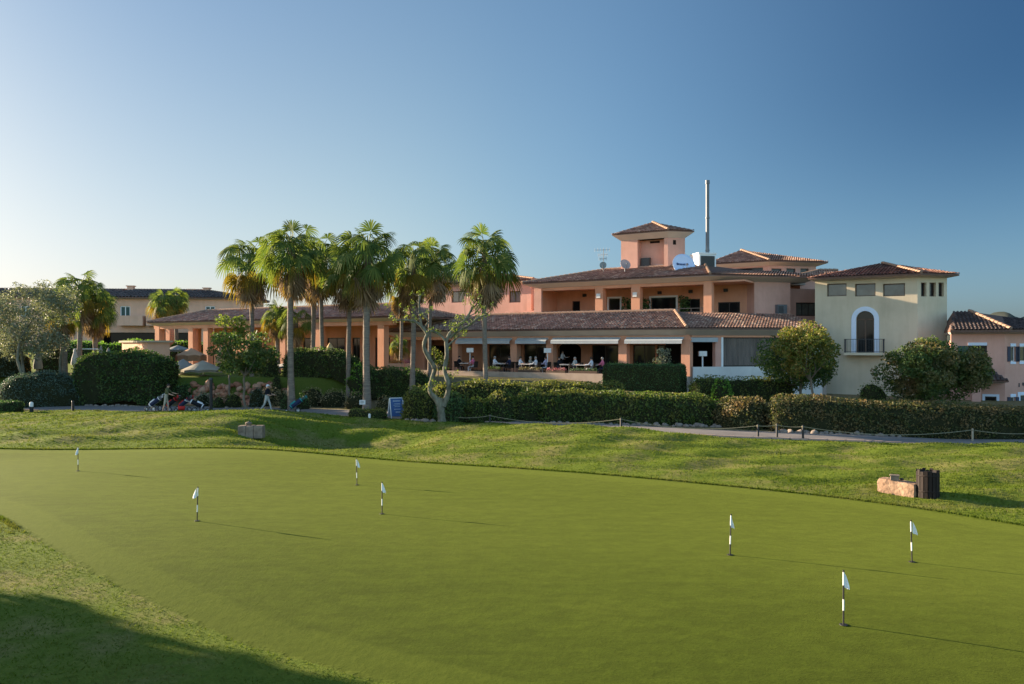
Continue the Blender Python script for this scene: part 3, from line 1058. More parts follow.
def build_clubhouse():
    root = thing('clubhouse', 'two storey terracotta clubhouse with tiled roofs, awnings and a square roof tower', 'clubhouse', (*FA.xy(-8, -4), 0.0))
    sL, sR = FA.s(398), FC.s(813)
    P, T = 'pink_stucco', 'terracotta_stucco'
    # ---- lower storey
    mb = MB()
    mb.fbox(FA, sL - 3, FA.s(655, 3.2), -14, 3.2, 0.0, TZ)
    mb.fbox(FA, FA.s(655, 3.2), 0.3, -14, 0.5, 0.0, TZ - 0.004)
    mb.fbox(FC, -0.6, sR + 1, -14, 0.22, 0.0, TZ - 0.01)
    mb.build('terrace_floor', 'deck', root)
    mb = MB()
    mb.fbox(FA, sL - 3, FA.s(655, 3.2), 3.21, 3.42, 0.2, TZ + 0.16)
    mb.build('terrace_wall', 'beige_stucco', root)
    mb = MB()
    mb.fbox(FC, 0.36, FC.s(780), 0.24, 0.42, 0.2, 2.72)
    mb.fbox(FC, FC.s(780), sR + 0.6, 0.05, 0.30, 0.2, 4.9)
    tag(mb.build('plinth_wall', 'white_stucco', root), 'white painted plinth wall')
    tb = -4.6
    hol = []

    def hole(px0, px1, z0, z1):
        h = (FA.s(px0, tb), FA.s(px1, tb), z0, z1)
        hol.append(h)
        return h
    h_w = [hole(404, 424, TZ, 4.25), hole(430, 447, TZ, 4.25), hole(489, 511, TZ + 0.25, 4.35), hole(524, 547, TZ + 0.25, 4.35), hole(592, 618, TZ, 4.30), hole(633, 655, TZ + 0.2, 4.30), hole(657, 668, TZ, 4.3)]
    ha = hole(558, 581, TZ, 4.5)
    mb = MB()
    wall(mb, FA, sL, FA.s(690, tb), TZ, 5.1, hol, 0.3, tb)
    # arch spandrels of the wide archway
    c, r_ = (ha[0] + ha[1]) / 2, (ha[1] - ha[0]) / 2
    spr = 4.5 - min(r_ * 0.55, 0.9)
    for sgn in (-1, 1):
        pts = [(c + sgn * r_, spr), (c + sgn * r_, 4.5)]
        arc = [(c + sgn * r_ * math.cos(a), spr + (4.49 - spr) * math.sin(a)) for a in np.linspace(0, math.pi / 2, 9)]
        for (x0, z0), (x1, z1) in zip(arc, arc[1:]):
            mb.add([FA.w(x0, tb - 0.01, z0), FA.w(x1, tb - 0.01, z1), FA.w(x1, tb - 0.01, 4.5), FA.w(x0, tb - 0.01, 4.5)], [[0, 1, 2, 3]])
    mb.fbox(FA, sL - 0.02, sL + 0.28, tb + 0.01, -0.4, TZ, 5.1)
    mb.build('veranda_wall', T, root)
    for i, h in enumerate(h_w):
        window(root, FA, h[0], h[1], h[2], h[3], tb, 2 if i not in (6,) else 1, 1, 'dark_frame', 'glass', 0.08, 'glazed_door' if i in (0, 1, 4, 6) else 'window')
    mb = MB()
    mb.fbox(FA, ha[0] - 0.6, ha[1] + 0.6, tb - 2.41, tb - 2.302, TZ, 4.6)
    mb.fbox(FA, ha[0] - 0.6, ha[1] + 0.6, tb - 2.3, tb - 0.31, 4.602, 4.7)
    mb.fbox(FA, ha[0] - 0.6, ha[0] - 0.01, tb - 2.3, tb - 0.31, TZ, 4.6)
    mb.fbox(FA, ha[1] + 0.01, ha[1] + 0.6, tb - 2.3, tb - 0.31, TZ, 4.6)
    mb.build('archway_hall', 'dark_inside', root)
    mb = MB()
    mb.fbox(FA, sL, 0.2, tb, -0.42, 4.92, 5.06)
    mb.build('veranda_ceiling', T, root)
    for px, w in ((455, 0.6), (513.5, 0.62), (549.5, 0.62), (622.5, 0.66), (685.5, 0.66), (399.5, 0.6)):
        s0 = FA.s(px, 0.3)
        mb = MB()
        mb.fbox(FA, s0 - w / 2, s0 + w / 2, -0.33, 0.30, TZ - 0.02, 4.9)
        mb.fbox(FA, s0 - w / 2 - 0.05, s0 + w / 2 + 0.05, -0.38, 0.35, 4.62, 4.74)
        mb.build('column', T, root)
    mb = MB()
    mb.fbox(FA, sL, FA.s(690), -0.30, 0.26, 4.74, 5.05)
    mb.fbox(FC, 0.35, sR, -0.30, 0.20, 4.86, 5.05)
    mb.build('lintel', T, root)
    for a, b in ((457, 511), (516.5, 547), (552, 619.5), (625.5, 683)):
        s0, s1 = FA.s(a, 0.5), FA.s(b, 0.5)
        mb = MB()
        mb.hexa([FA.w(s0, 0.36, 4.80), FA.w(s1, 0.36, 4.80), FA.w(s1, 0.74, 4.60), FA.w(s0, 0.74, 4.60), FA.w(s0, 0.36, 4.84), FA.w(s1, 0.36, 4.84), FA.w(s1, 0.74, 4.64), FA.w(s0, 0.74, 4.64)])
        mb.fbox(FA, s0, s1, 0.72, 0.745, 4.40, 4.595)
        mb.fbox(FA, s0, s1, 0.28, 0.355, 4.76, 4.88)
        mb.build('awning', 'awning_fabric', root)
    s0, s1 = FC.s(691, 0.5), FC.s(719, 0.5)
    mb = MB()
    mb.fbox(FC, s0, s1, 0.24, 0.34, 4.52, 4.84)
    mb.build('awning', 'awning_fabric', root)
    # chamfered bay: opening, column, curtained glazing
    mb = MB()
    s0 = FC.s(718.5)
    mb.fbox(FC, s0 - 0.33, s0 + 0.12, -0.3, 0.16, TZ, 4.9)
    mb.build('column', P, root)
    mb = MB()
    mb.fbox(FC, s0 + 0.125, s0 + 0.28, -0.1, 0.2, 2.72, 4.86)
    mb.build('post', 'white_paint', root)
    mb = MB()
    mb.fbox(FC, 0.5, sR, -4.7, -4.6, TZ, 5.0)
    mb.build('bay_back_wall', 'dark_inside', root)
    a, b = FC.s(723), FC.s(780)
    o = window(root, FC, a, b, 2.73, 4.84, 0.12, 8, 1, 'dark_frame', 'glass', 0.06, 'screen_window')
    mb = MB()
    k = 60
    for i in range(k):
        f0, f1 = a + (b - a) * i / k, a + (b - a) * (i + 1) / k
        t0, t1 = (0.012 if i % 2 else 0.05), (0.05 if i % 2 else 0.012)
        mb.add([FC.w(f0, t0, 2.8), FC.w(f1, t1, 2.8), FC.w(f1, t1, 4.78), FC.w(f0, t0, 4.78)], [[0, 1, 2, 3]])
    mb.build('curtain', 'curtain', o)
    # roof over the veranda
    ov = 0.95
    corner = isect(FA, ov, FC, ov)
    outer = [FA.xy(sL - ov, -9), FA.xy(sL - ov, ov), corner, FC.xy(sR + 0.4, ov), FC.xy(sR + 0.4, -9)]
    sI = FA.s(490, -3.4)
    inc = isect(FA, -3.4, FC, -3.9)
    inner = [FA.xy(sI, -9), FA.xy(sI, -3.4), inc, FC.xy(sR + 0.4, -3.9), FC.xy(sR + 0.4, -9)]
    wp = [FA.xy(sL, -9), FA.xy(sL, 0.27), isect(FA, 0.27, FC, 0.22), FC.xy(sR + 0.4, 0.22), FC.xy(sR + 0.4, -9)]
    hip_roof(root, outer, inner, 5.52, [6.9, 6.9, 6.9, 6.62, 6.62], (0, 1, 2), (1, 2, (1, 2)), 0.1, wp, 5.0, closed=False)
    mb = MB()
    mb.prism([FA.xy(sI, -3.5), isect(FA, -3.5, FC, -4.0), FC.xy(sR, -4.0), FC.xy(sR, -18), FA.xy(sI, -18)], 5.1, 6.3)
    mb.build('upper_floor', 'deck', root)
    # ---- upper storey
    z0, zt = 6.3, 9.42
    uL, uR = UA.s(538), UC.s(790)
    tb = -3.6
    H2 = []
    for px0, px1, pt, pb in ((572, 580, 301, 316), (609, 620, 298.5, 316), (651, 676, 297.5, 312), (680, 700, 299, 316), (718, 740, 302, 313)):
        H2.append((UA.s(px0, tb), UA.s(px1, tb), max(z0, UA.z((px0 + px1) / 2, pb, tb)), UA.z((px0 + px1) / 2, pt, tb)))
    mb = MB()
    wall(mb, UA, uL, UA.s(757, tb), z0, zt, H2, 0.3, tb)
    mb.fbox(UA, uL - 0.3, uL - 0.001, -8, -0.05, z0, zt)
    mb.fbox(UA, uL, UA.s(757, tb), tb, -0.1, zt - 0.12, zt + 0.02)
    mb.build('balcony_wall', T, root)
    mb = MB()
    mb.fbox(UA, uL - 0.3, uL + 0.45, -0.05, 0.2, z0, zt)
    mb.build('pilaster', P, root)
    for i, h in enumerate(H2):
        window(root, UA, h[0], h[1], h[2], h[3], tb, (1, 1, 1, 2, 2)[i], 1, ('brown_frame', 'dark_frame', 'green_shutter', 'dark_frame', 'dark_frame')[i], 'glass', 0.07, ('door', 'door', 'window', 'glazed_door', 'window')[i], 0.1, None, 'white_paint' if i in (1, 2) else None)
    for px, w in ((599.5, 0.72), (636, 0.78), (708, 0.66)):
        s0 = UA.s(px)
        mb = MB()
        mb.fbox(UA, s0 - w / 2, s0 + w / 2, -0.5, 0.12, z0, zt)
        c = mb.build('column', T, root)
        if px < 700:
            lm = MB()
            lm.fbox(UA, s0 - 0.2, s0 + 0.16, 0.123, 0.25, 8.35, 8.72)
            lm.build('wall_lamp', 'lamp_white', c)
    for px in (585, 660, 691, 726):
        s0 = UA.s(px, tb)
        mb = MB()
        mb.fbox(UA, s0 - 0.16, s0 + 0.16, tb + 0.003, tb + 0.2, 8.75, 9.0)
        mb.fbox(UA, s0 - 0.05, s0 + 0.05, tb + 0.2, tb + 0.4, 8.72, 8.8)
        mb.build('wall_lamp', 'dark_metal', root)
    # solid bay right of the balcony, and the set-back link with its window
    mb = MB()
    s0 = UC.s(754)
    wall(mb, UC, s0, uR, 5.6, zt, (), 0.3, 0.05)
    mb.fbox(UC, s0 - 0.002, s0 + 0.25, -6, -0.25, 5.6, zt)
    mb.fbox(UC, uR - 0.25, uR + 0.002, -6, -0.25, 5.6, zt)
    mb.build('bay_wall', P, root)
    mb = MB()
    a, b = UC.s(796, -1.0), UC.s(816, -1.0)
    hz = (a, b, UC.z(805, 316, -1), UC.z(805, 302.5, -1))
    wall(mb, UC, uR, UC.s(822, -1.0), 5.6, 9.0, (hz,), 0.3, -1.0)
    mb.build('link_wall', P, root)
    window(root, UC, *hz, -1.0, 3, 1, 'dark_frame', 'painted_reflection_glass', 0.1, 'window')
    mb = MB()
    for z in (6.95, 7.25):
        mb.fbox(UA, uL + 0.4, UA.s(704), 0.0, 0.05, z, z + 0.05)
    for i in range(16):
        s_ = uL + 0.6 + (UA.s(704) - uL - 0.7) * i / 15
        mb.fbox(UA, s_, s_ + 0.05, -0.003, 0.053, z0, 7.25)
    mb.build('railing', 'dark_metal', root)
    ov = 0.95
    oL, iL = UA.s(522, ov), UA.s(606, -4.2)
    oR, iR = UC.s(818, ov), UC.s(806, -4.2)
    outer = [UA.xy(oL, -12), UA.xy(oL, ov), isect(UA, ov, UC, ov), UC.xy(oR, ov), UC.xy(oR, -12)]
    inner = [UA.xy(iL, -12), UA.xy(iL, -4.2), isect(UA, -4.2, UC, -4.2), UC.xy(iR, -4.2), UC.xy(iR, -12)]
    wp = [UA.xy(uL, -12), UA.xy(uL, 0.13), isect(UA, 0.13, UC, 0.06), UC.xy(oR - 0.6, 0.06), UC.xy(oR - 0.6, -12)]
    hip_roof(root, outer, inner, 9.86, [11.15, 11.15, 11.15, 10.22, 10.22], (0, 1, 2), (1, 2, (1, 2)), 0.1, wp, zt, closed=False)
    mb = MB()
    mb.fbox(UA, uL, UA.s(709, 0), -0.45, 0.1, zt - 0.25, zt - 0.003)
    mb.build('lintel', T, root)
    mb = MB()
    mb.prism([UA.xy(iL, -4.3), isect(UA, -4.3, UC, -4.3), UC.xy(iR, -4.3), UC.xy(iR, -14), UA.xy(iL, -14)], 9.6, 10.15)
    mb.build('roof_deck', 'deck', root)
    # parapet rubble along the roof deck, as seen under the tower
    mb = MB()
    for px, w, h in ((622, 1.3, 0.45), (642, 1.0, 0.30), (652, 0.9, 0.38), (661, 0.9, 0.5), (668, 0.7, 0.4), (631, 1.2, 0.3)):
        s0 = UA.s(px, -4.9)
        mb.fbox(UA, s0 - w / 2, s0 + w / 2, -5.1, -4.7, 10.72, 11.2 + h * 0.5)
    mb.build('parapet_block', 'white_stucco', root)
    # ---- roof tower
    TA, TC = Fr(668, 70, A_ANG), Fr(668, 70, C_ANG)
    a, b = TA.s(621), TC.s(685)
    n0, n1 = TA.s(637.5), TA.s(664)
    back = 5.2
    pts = [TA.xy(a, 0), TA.xy(n0, 0), TA.xy(n0, -0.8), TA.xy(n1, -0.8), TA.xy(n1, 0), TA.xy(0, 0), TC.xy(b, 0), TC.xy(b, -back), TA.xy(a, -back)]
    mb = MB()
    mb.prism(pts, 10.6, 13.7)
    tw = mb.build('roof_tower', P, root)
    mb = MB()
    mb.fbox(TA, n0 + 0.15, n0 + 0.95, -0.78, -0.45, 11.2, 12.1)
    mb.build('ventilator', 'dark_metal', tw)
    mb = MB()
    s0 = TA.s(655, -0.8)
    mb.fbox(TA, s0 - 0.45, s0 + 0.45, -0.79, -0.74, 13.4, 13.58)
    mb.build('vent', 'dark_inside', tw)
    mb = MB()
    s0 = TC.s(674.5)
    mb.fbox(TC, s0 - 0.14, s0 + 0.14, -0.02, 0.015, 13.1, 13.5)
    mb.build('vent', 'dark_inside', tw)
    ov = 0.6
    oc = isect(TA, ov, TC, ov)
    outer = [TA.xy(a - ov, ov), oc, TC.xy(b + ov, ov), TC.xy(b + ov, -back - ov), TA.xy(a - ov, -back - ov)]
    ap = (PX(652.5, 73), 73.0)
    wp = [TA.xy(a, 0.002), TA.xy(0, 0.002), TC.xy(b, 0.002), TC.xy(b, -back), TA.xy(a, -back)]
    hip_roof(tw, outer, [ap] * 5, 14.28, 15.45, (0, 1, 4), (1,), 0.1, wp, 13.7, name='tower_roof')
    return root


build_clubhouse()


def simple_box_building(mb, fr, s0, s1, depth, z0, z1):
    mb.fbox(fr, s0, s1, -depth, 0, z0, z1)


def build_clerestory():
    A, C = Fr(768, 77, A_ANG), Fr(768, 77, C_ANG)
    a, b = A.s(716), C.s(816)
    root = thing('clerestory_block', 'pink upper block with hipped roof and clerestory windows, behind the white roof unit', 'building', (*A.xy(-3, -3), 0.0))
    zt = 11.95
    h = (A.s(735), A.s(763), 11.35, 11.8)
    mb = MB()
    wall(mb, A, a, 0.0, 9.0, zt, (h,), 0.3, 0)
    hs = [(C.s(p0), C.s(p1), C.z((p0 + p1) / 2, 277), C.z((p0 + p1) / 2, 268.5)) for p0, p1 in ((771.5, 781.5), (786.5, 795.5), (800.5, 808.5))]
    wall(mb, C, 0.0, b, 9.0, zt, hs, 0.3, 0)
    mb.prism([A.xy(a, -0.31), A.xy(0, -0.31), C.xy(b, -0.31), C.xy(b, -9), A.xy(a, -9)], 9.0, 11.2)
    mb.build('wall', 'pink_stucco', root)
    window(root, A, *h, 0, 1, 1, 'dark_frame', 'glass', 0.05)
    for q in hs:
        window(root, C, *q, 0, 1, 1, 'dark_frame', 'glass', 0.1)
    ov = 0.8
    outer = [A.xy(a - ov, ov), isect(A, ov, C, ov), C.xy(b + ov, ov), C.xy(b + ov, -10), A.xy(a - ov, -10)]
    ap, ap2 = (PX(741, 83), 83.0), (PX(744, 86), 86.0)
    wp = [A.xy(a, 0.002), A.xy(0, 0.002), C.xy(b, 0.002), C.xy(b, -9), A.xy(a, -9)]
    hip_roof(root, outer, [ap, ap, ap2, ap2, ap], 12.35, 14.1, (0, 1, 4), (1,), 0.1, wp, zt)
    # small roof seen between that block and the cream tower
    D = Fr(823, 72, C_ANG)
    root = thing('stair_head', 'small low tiled stair head squeezed between the clerestory block and the cream tower', 'building', (*D.xy(0, -2), 0.0))
    a, b = D.s(800), D.s(845)
    mb = MB()
    mb.fbox(D, a, b, -5, 0, 8.0, 10.2)
    mb.build('wall', 'pink_stucco', root)
    outer = [D.xy(a - 0.4, 0.6), D.xy(b + 0.4, 0.6), D.xy(b + 0.4, -5.6), D.xy(a - 0.4, -5.6)]
    ap = (PX(820, 75), 75.0)
    hip_roof(root, outer, [ap, (PX(838, 75), 75.0), (PX(838, 75), 75.0), ap], 10.45, 11.25, (0, 3), (0, (0, 1)), 0.1, [D.xy(a, 0), D.xy(b, 0), D.xy(b, -5), D.xy(a, -5)], 10.2)


build_clerestory()


def build_cream_tower():
    A, C = Fr(917.5, 58.6, A_ANG), Fr(917.5, 58.6, C_ANG)
    a, b = A.s(815), C.s(947)
    root = thing('cream_tower', 'cream rendered tower house with an arched balcony door and a red tiled roof', 'building', (*A.xy(-4, -3), 0.0))
    zt = 9.25
    hs = [(A.s(p0), A.s(p1), A.z((p0 + p1) / 2, 296.2), A.z((p0 + p1) / 2, 283.5)) for p0, p1 in ((827, 846.5), (855, 875.5), (883, 905))]
    hc = [(C.s(p0), C.s(p1), C.z((p0 + p1) / 2, 296.5), C.z((p0 + p1) / 2, 282.5)) for p0, p1 in ((921, 926.5), (929.5, 936), (938.5, 944))]
    d0, d1 = A.s(856.2), A.s(874.2)
    dz0, dz1 = A.z(865, 352.5), A.z(865, 311)
    mb = MB()
    wall(mb, A, a, 0, 0.0, zt, hs + [(d0, d1, dz0, dz1)], 0.35, 0)
    wall(mb, C, 0, b, 0.0, zt, hc, 0.35, 0)
    r_ = (d1 - d0) / 2
    spr = dz1 - r_
    mid = (d0 + d1) / 2
    for sgn in (-1, 1):
        arc = [(mid + sgn * r_ * math.cos(q), spr + r_ * math.sin(q)) for q in np.linspace(0, math.pi / 2, 10)]
        for (x0, z0), (x1, z1) in zip(arc, arc[1:]):
            mb.add([A.w(x0, -0.004, z0), A.w(x1, -0.004, z1), A.w(x1, -0.004, dz1), A.w(x0, -0.004, dz1)], [[0, 1, 2, 3]])
            mb.add([A.w(x0, -0.004, z0), A.w(x1, -0.004, z1), A.w(x1, -0.2, z1), A.w(x0, -0.2, z0)], [[0, 1, 2, 3]])
    mb.prism([A.xy(a, -0.5), A.xy(-0.2, -0.5), C.xy(b - 0.3, -0.5), C.xy(b - 0.3, -7), A.xy(a, -8)], 0, 7.4)
    for f, q in ((A, a), (C, b)):
        mb.fbox(f, q - (0.36 if f is C else 0), q + (0 if f is C else 0.36), -7, -0.36, 0, zt)
    mb.build('wall', 'cream_stucco', root)
    for q in hs:
        window(root, A, *q, 0, 1, 1, 'brown_frame', 'painted_reflection_glass', 0.07, 'window', 0.22)
    for q in hc:
        window(root, C, *q, 0, 1, 1, 'brown_frame', 'glass', 0.07, 'window', 0.22)
    # arched door: frame with pane, pale blue surround
    mb = MB()
    for q0, q1, y0, y1 in ((d0, d0 + 0.1, dz0, dz1), (d1 - 0.1, d1, dz0, dz1), (mid - 0.05, mid + 0.05, dz0, spr), (d0 + 0.1, d1 - 0.1, spr - 0.06, spr + 0.06)):
        mb.fbox(A, q0, q1, -0.24, -0.16, y0, y1)
    dr = mb.build('door', 'brown_frame', root)
    mb = MB()
    mb.fbox(A, d0 + 0.05, d1 - 0.05, -0.23, -0.2, dz0, dz1)
    mb.build('pane', 'glass', dr)
    mb = MB()
    w = 0.34
    for x0, x1 in ((d0 - w, d0 - 0.002), (d1 + 0.002, d1 + w)):
        mb.fbox(A, x0, x1, -0.02, 0.05, dz0, spr)
    ang = np.linspace(0, math.pi, 19)
    for q0, q1 in zip(ang, ang[1:]):
        V = []
        for t in (-0.02, 0.05):
            for rr, q in ((r_ + 0.002, q0), (r_ + w, q0), (r_ + w, q1), (r_ + 0.002, q1)):
                V.append(A.w(mid + rr * math.cos(q), t, spr + rr * math.sin(q)))
        mb.hexa(V)
    mb.build('surround', 'blue_white_paint', dr)
    mb = MB()
    b0, b1 = A.s(843.5, 1.0), A.s(883.5, 1.0)
    mb.fbox(A, b0, b1, 0.004, 1.0, dz0 - 0.2, dz0 - 0.01)
    bal = mb.build('balcony', 'cream_stucco', root)
    mb = MB()
    zt2 = dz0 + 1.02
    for x0, x1, t0, t1 in ((b0 + 0.03, b1 - 0.03, 0.93, 0.97), (b0 + 0.03, b0 + 0.07, 0.06, 0.93), (b1 - 0.07, b1 - 0.03, 0.06, 0.93)):
        mb.fbox(A, x0, x1, t0, t1, zt2 - 0.04, zt2)
        mb.fbox(A, x0, x1, t0, t1, dz0 + 0.06, dz0 + 0.09)
    k = 24
    for i in range(k + 1):
        x = b0 + 0.04 + (b1 - b0 - 0.1) * i / k
        mb.fbox(A, x, x + 0.018, 0.94, 0.96, dz0 - 0.01, zt2 - 0.04)
    for i in range(6):
        t = 0.1 + 0.15 * i
        for x in (b0 + 0.04, b1 - 0.06):
            mb.fbox(A, x, x + 0.018, t, t + 0.018, dz0 - 0.01, zt2 - 0.04)
    mb.build('railing', 'dark_metal', bal)
    ov = 0.75
    outer = [A.xy(a - 0.35, ov), isect(A, ov, C, ov), C.xy(b + 0.4, ov), C.xy(b + 0.4, -8), A.xy(a - 0.35, -8.5)]
    ap = (PX(882, 65), 65.0)
    wp = [A.xy(a, 0.003), A.xy(0, 0.003), C.xy(b, 0.003), C.xy(b, -7), A.xy(a, -8)]
    hip_roof(root, outer, [ap] * 5, 9.49, 10.9, (0, 1, 4), (1,), 0.12, wp, zt, tmat='roof_tiles_red')


build_cream_tower()


def build_pink_house():
    A, C = Fr(1005, 54, -24), Fr(1005, 54, 14)
    a, b = A.s(951), C.s(1120)
    root = thing('pink_house', 'pink house with pale window surrounds and shade-painted tiled roof beyond the long hedge', 'house', (*A.xy(-3, -3), 0.0))
    zt = 5.05
    hw = (A.s(968), A.s(987), A.z(978, 362.5), A.z(978, 345.5))
    hd = (A.s(985), A.s(996.5), 0.3, A.z(990, 396.5))
    hc = [(C.s(p0), C.s(p1), C.z(p0, pb), C.z(p0, pt)) for p0, p1, pt, pb in ((1010.5, 1015.3, 346.5, 361.5), (1019.5, 1027, 346.5, 361.5), (1010.5, 1015.3, 397, 408), (1020, 1030, 395, 412))]
    mb = MB()
    wall(mb, A, a, 0, -0.5, zt, (hw, hd), 0.3, 0)
    wall(mb, C, 0, b, -0.5, zt, hc, 0.3, 0)
    mb.prism([A.xy(a, -0.4), A.xy(-0.15, -0.4), C.xy(b, -0.4), C.xy(b, -8), A.xy(a, -8)], -0.5, 4.6)
    mb.build('wall', 'pink_stucco', root)
    o = window(root, A, *hw, 0, 2, 1, 'dark_frame', 'glass', 0.07, 'window', 0.1)

    def lint(fr, s0, s1, z, par, up=0.16):
        q = MB()
        q.fbox(fr, s0, s1, -0.06, 0.04, z, z + up)
        q.build('lintel', 'blue_white_paint', par)
    lint(A, hw[0], hw[1], hw[3] + 0.003, o, 0.2)
    lint(A, hw[0] + 0.1, hw[1] - 0.3, hw[2] - 0.17, o)
    mb = MB()
    mb.fbox(A, hw[0] - 0.62, hw[0] - 0.01, 0.004, 0.06, hw[2] + 0.02, hw[3] - 0.02)
    mb.build('shutter', 'green_shutter', o)
    for i, q in enumerate(hc):
        o = window(root, C, *q, 0, 1, 1, 'white_paint', 'painted_reflection_glass', 0.05, 'window', 0.1)
        lint(C, q[0] - 0.02, q[1] + 0.02, q[3] + 0.003, o, 0.2)
        lint(C, q[0] - 0.02, q[1] + 0.02, q[2] - 0.17, o, 0.16)
        if i != 3:
            for x in (q[0] - 0.27, q[1] + 0.02):
                mb = MB()
                mb.fbox(C, x, x + 0.25, 0.004, 0.05, q[2], q[3])
                mb.build('shutter', 'navy_shutter', o)
        else:
            mb = MB()
            mb.fbox(C, q[0] - 0.2, q[0] - 0.003, -0.05, 0.04, q[2], q[3] + 0.2)
            mb.build('surround', 'blue_white_paint', o)
    window(root, A, *hd, 0, 1, 1, 'dark_frame', 'glass', 0.07, 'door', 0.1, None, 'blue_white_paint')
    # bits of wall lettering at the picture's edge: two dark strokes and a cluster
    mb = MB()
    s0 = C.s(1018.6)
    for x, w_, z, hgt in ((0, 0.07, 1.45, 0.27), (0.30, 0.08, 1.55, 0.2), (0.42, 0.08, 1.5, 0.25), (0.54, 0.08, 1.55, 0.2)):
        mb.fbox(C, s0 + x, s0 + x + w_, 0.003, 0.03, z, z + hgt)
    mb.build('wall_letters', 'dark_metal', root)
    # porch canopy
    mb = MB()
    p0, p1 = A.s(972, 1.4), A.s(1003, 0.2)
    mb.fbox(A, p0, A.s(981, 1.4), 1.0, 1.4, -0.3, 1.75)
    mb.build('porch_pier', 'pink_stucco', root)
    e = [A.xy(p0 - 0.4, 1.7), A.xy(0.0, 1.7), A.xy(0.0, 0.05), A.xy(p0 - 0.4, 0.05)]
    q = [A.xy(p0 - 0.4, 0.03), A.xy(-1.0, 0.03)]
    hip_roof(root, [e[3], e[0], e[1], e[2]], [q[0], q[0], q[1], q[1]], 1.95, 2.75, (1,), (), 0.08, [A.xy(p0, 0.06), A.xy(p0, 1.3), A.xy(-0.4, 1.3), A.xy(-0.4, 0.06)], 1.75, name='porch_roof', tmat='roof_tiles_shaded')
    ov = 0.7
    ap = (PX(969, 58), 58.0)
    outer = [A.xy(a - 0.1, ov), isect(A, ov, C, ov), C.xy(b + ov, ov), C.xy(b + ov, -8), A.xy(a - 0.1, -8)]
    apr = (PX(1034, 79), 79.0)
    inner = [(PX(953, 58.5), 58.5), ap, apr, apr, (PX(953, 58.5), 58.5)]
    wp = [A.xy(a, 0.003), A.xy(0, 0.003), C.xy(b, 0.003), C.xy(b, -7), A.xy(a, -7)]
    hip_roof(root, outer, inner, 5.32, 6.72, (0, 1), (1,), 0.14, wp, zt, tmat='roof_tiles_shaded')


build_pink_house()


def build_rear_wing():
    """pink block behind the palms, left of the upper balcony"""
    A = Fr(531, 80, A_ANG)
    root = thing('rear_wing', 'pale pink rear wing with square windows and an arched window behind the palm crowns', 'building', (*A.xy(-5, -3), 0.0))
    a = A.s(417)
    zt = PZ(286, 84)
    hs = [(A.s(p0), A.s(p1), A.z((p0 + p1) / 2, 302.5), A.z((p0 + p1) / 2, 291)) for p0, p1 in ((418.5, 424), (433.5, 446), (451.5, 464.5), (509, 520.5))]
    ha = (A.s(434.5), A.s(442.5), A.z(438, 326), A.z(438, 317))
    mb = MB()
    wall(mb, A, a, 0, 3.0, zt, hs + [ha], 0.3, 0)
    mb.fbox(A, a + 0.3, -0.31, -7, -0.5, 3.0, zt - 0.05)
    mb.fbox(A, -0.3, 0.0, -7, -0.31, 3.0, zt - 0.6)
    mb.build('wall', 'pink_stucco', root)
    for i, q in enumerate(hs):
        window(root, A, *q, 0, 2 if i else 1, 1, 'brown_frame', 'painted_reflection_glass' if i < 3 else 'curtain', 0.1, 'window', 0.15)
    o = window(root, A, *ha, 0, 2, 1, 'brown_frame', 'glass', 0.08, 'arched_window', 0.15)
    mb = MB()
    mid, r_ = (ha[0] + ha[1]) / 2, (ha[1] - ha[0]) / 2
    spr = ha[3] - r_
    for sgn in (-1, 1):
        arc = [(mid + sgn * r_ * math.cos(q), spr + r_ * math.sin(q)) for q in np.linspace(0, math.pi / 2, 8)]
        for (x0, z0), (x1, z1) in zip(arc, arc[1:]):
            mb.add([A.w(x0, -0.004, z0), A.w(x1, -0.004, z1), A.w(x1, -0.004, ha[3]), A.w(x0, -0.004, ha[3])], [[0, 1, 2, 3]])
    mb.build('spandrel', 'pink_stucco', o)
    mb = MB()
    ang = np.linspace(0, math.pi, 15)
    for q0, q1 in zip(ang, ang[1:]):
        V = []
        for t in (-0.02, 0.06):
            for rr, q in ((r_ + 0.003, q0), (r_ + 0.3, q0), (r_ + 0.3, q1), (r_ + 0.003, q1)):
                V.append(A.w(mid + rr * math.cos(q), t, spr + rr * math.sin(q)))
        mb.hexa(V)
    mb.build('surround', 'cream_stucco', o)
    ov = 0.7
    outer = [A.xy(a - ov, ov), A.xy(ov, ov), A.xy(ov, -8), A.xy(a - ov, -8)]
    i0, i1 = A.xy(A.s(440, -3.6), -3.6), A.xy(A.s(500, -3.6), -3.6)
    hip_roof(root, outer, [i0, i1, i1, i0], zt + 0.3, zt + 1.35, (0, 1, 3), (0, 1, (0, 1)), 0.1, [A.xy(a, 0.003), A.xy(0, 0.003), A.xy(0, -7), A.xy(a, -7)], zt)
    # lower terrace wall with a gap towards the balcony
    mb = MB()
    mb.fbox(A, A.s(505, 1.5), A.s(540, 1.5), 1.2, 1.5, 4.5, A.z(520, 311, 1.5))
    mb.fbox(A, A.s(526.5, 1.2), A.s(531, 1.2), 0.9, 1.15, 4.5, A.z(528, 294, 1.2))
    mb.build('terrace_wall', 'pink_stucco', root)


build_rear_wing()


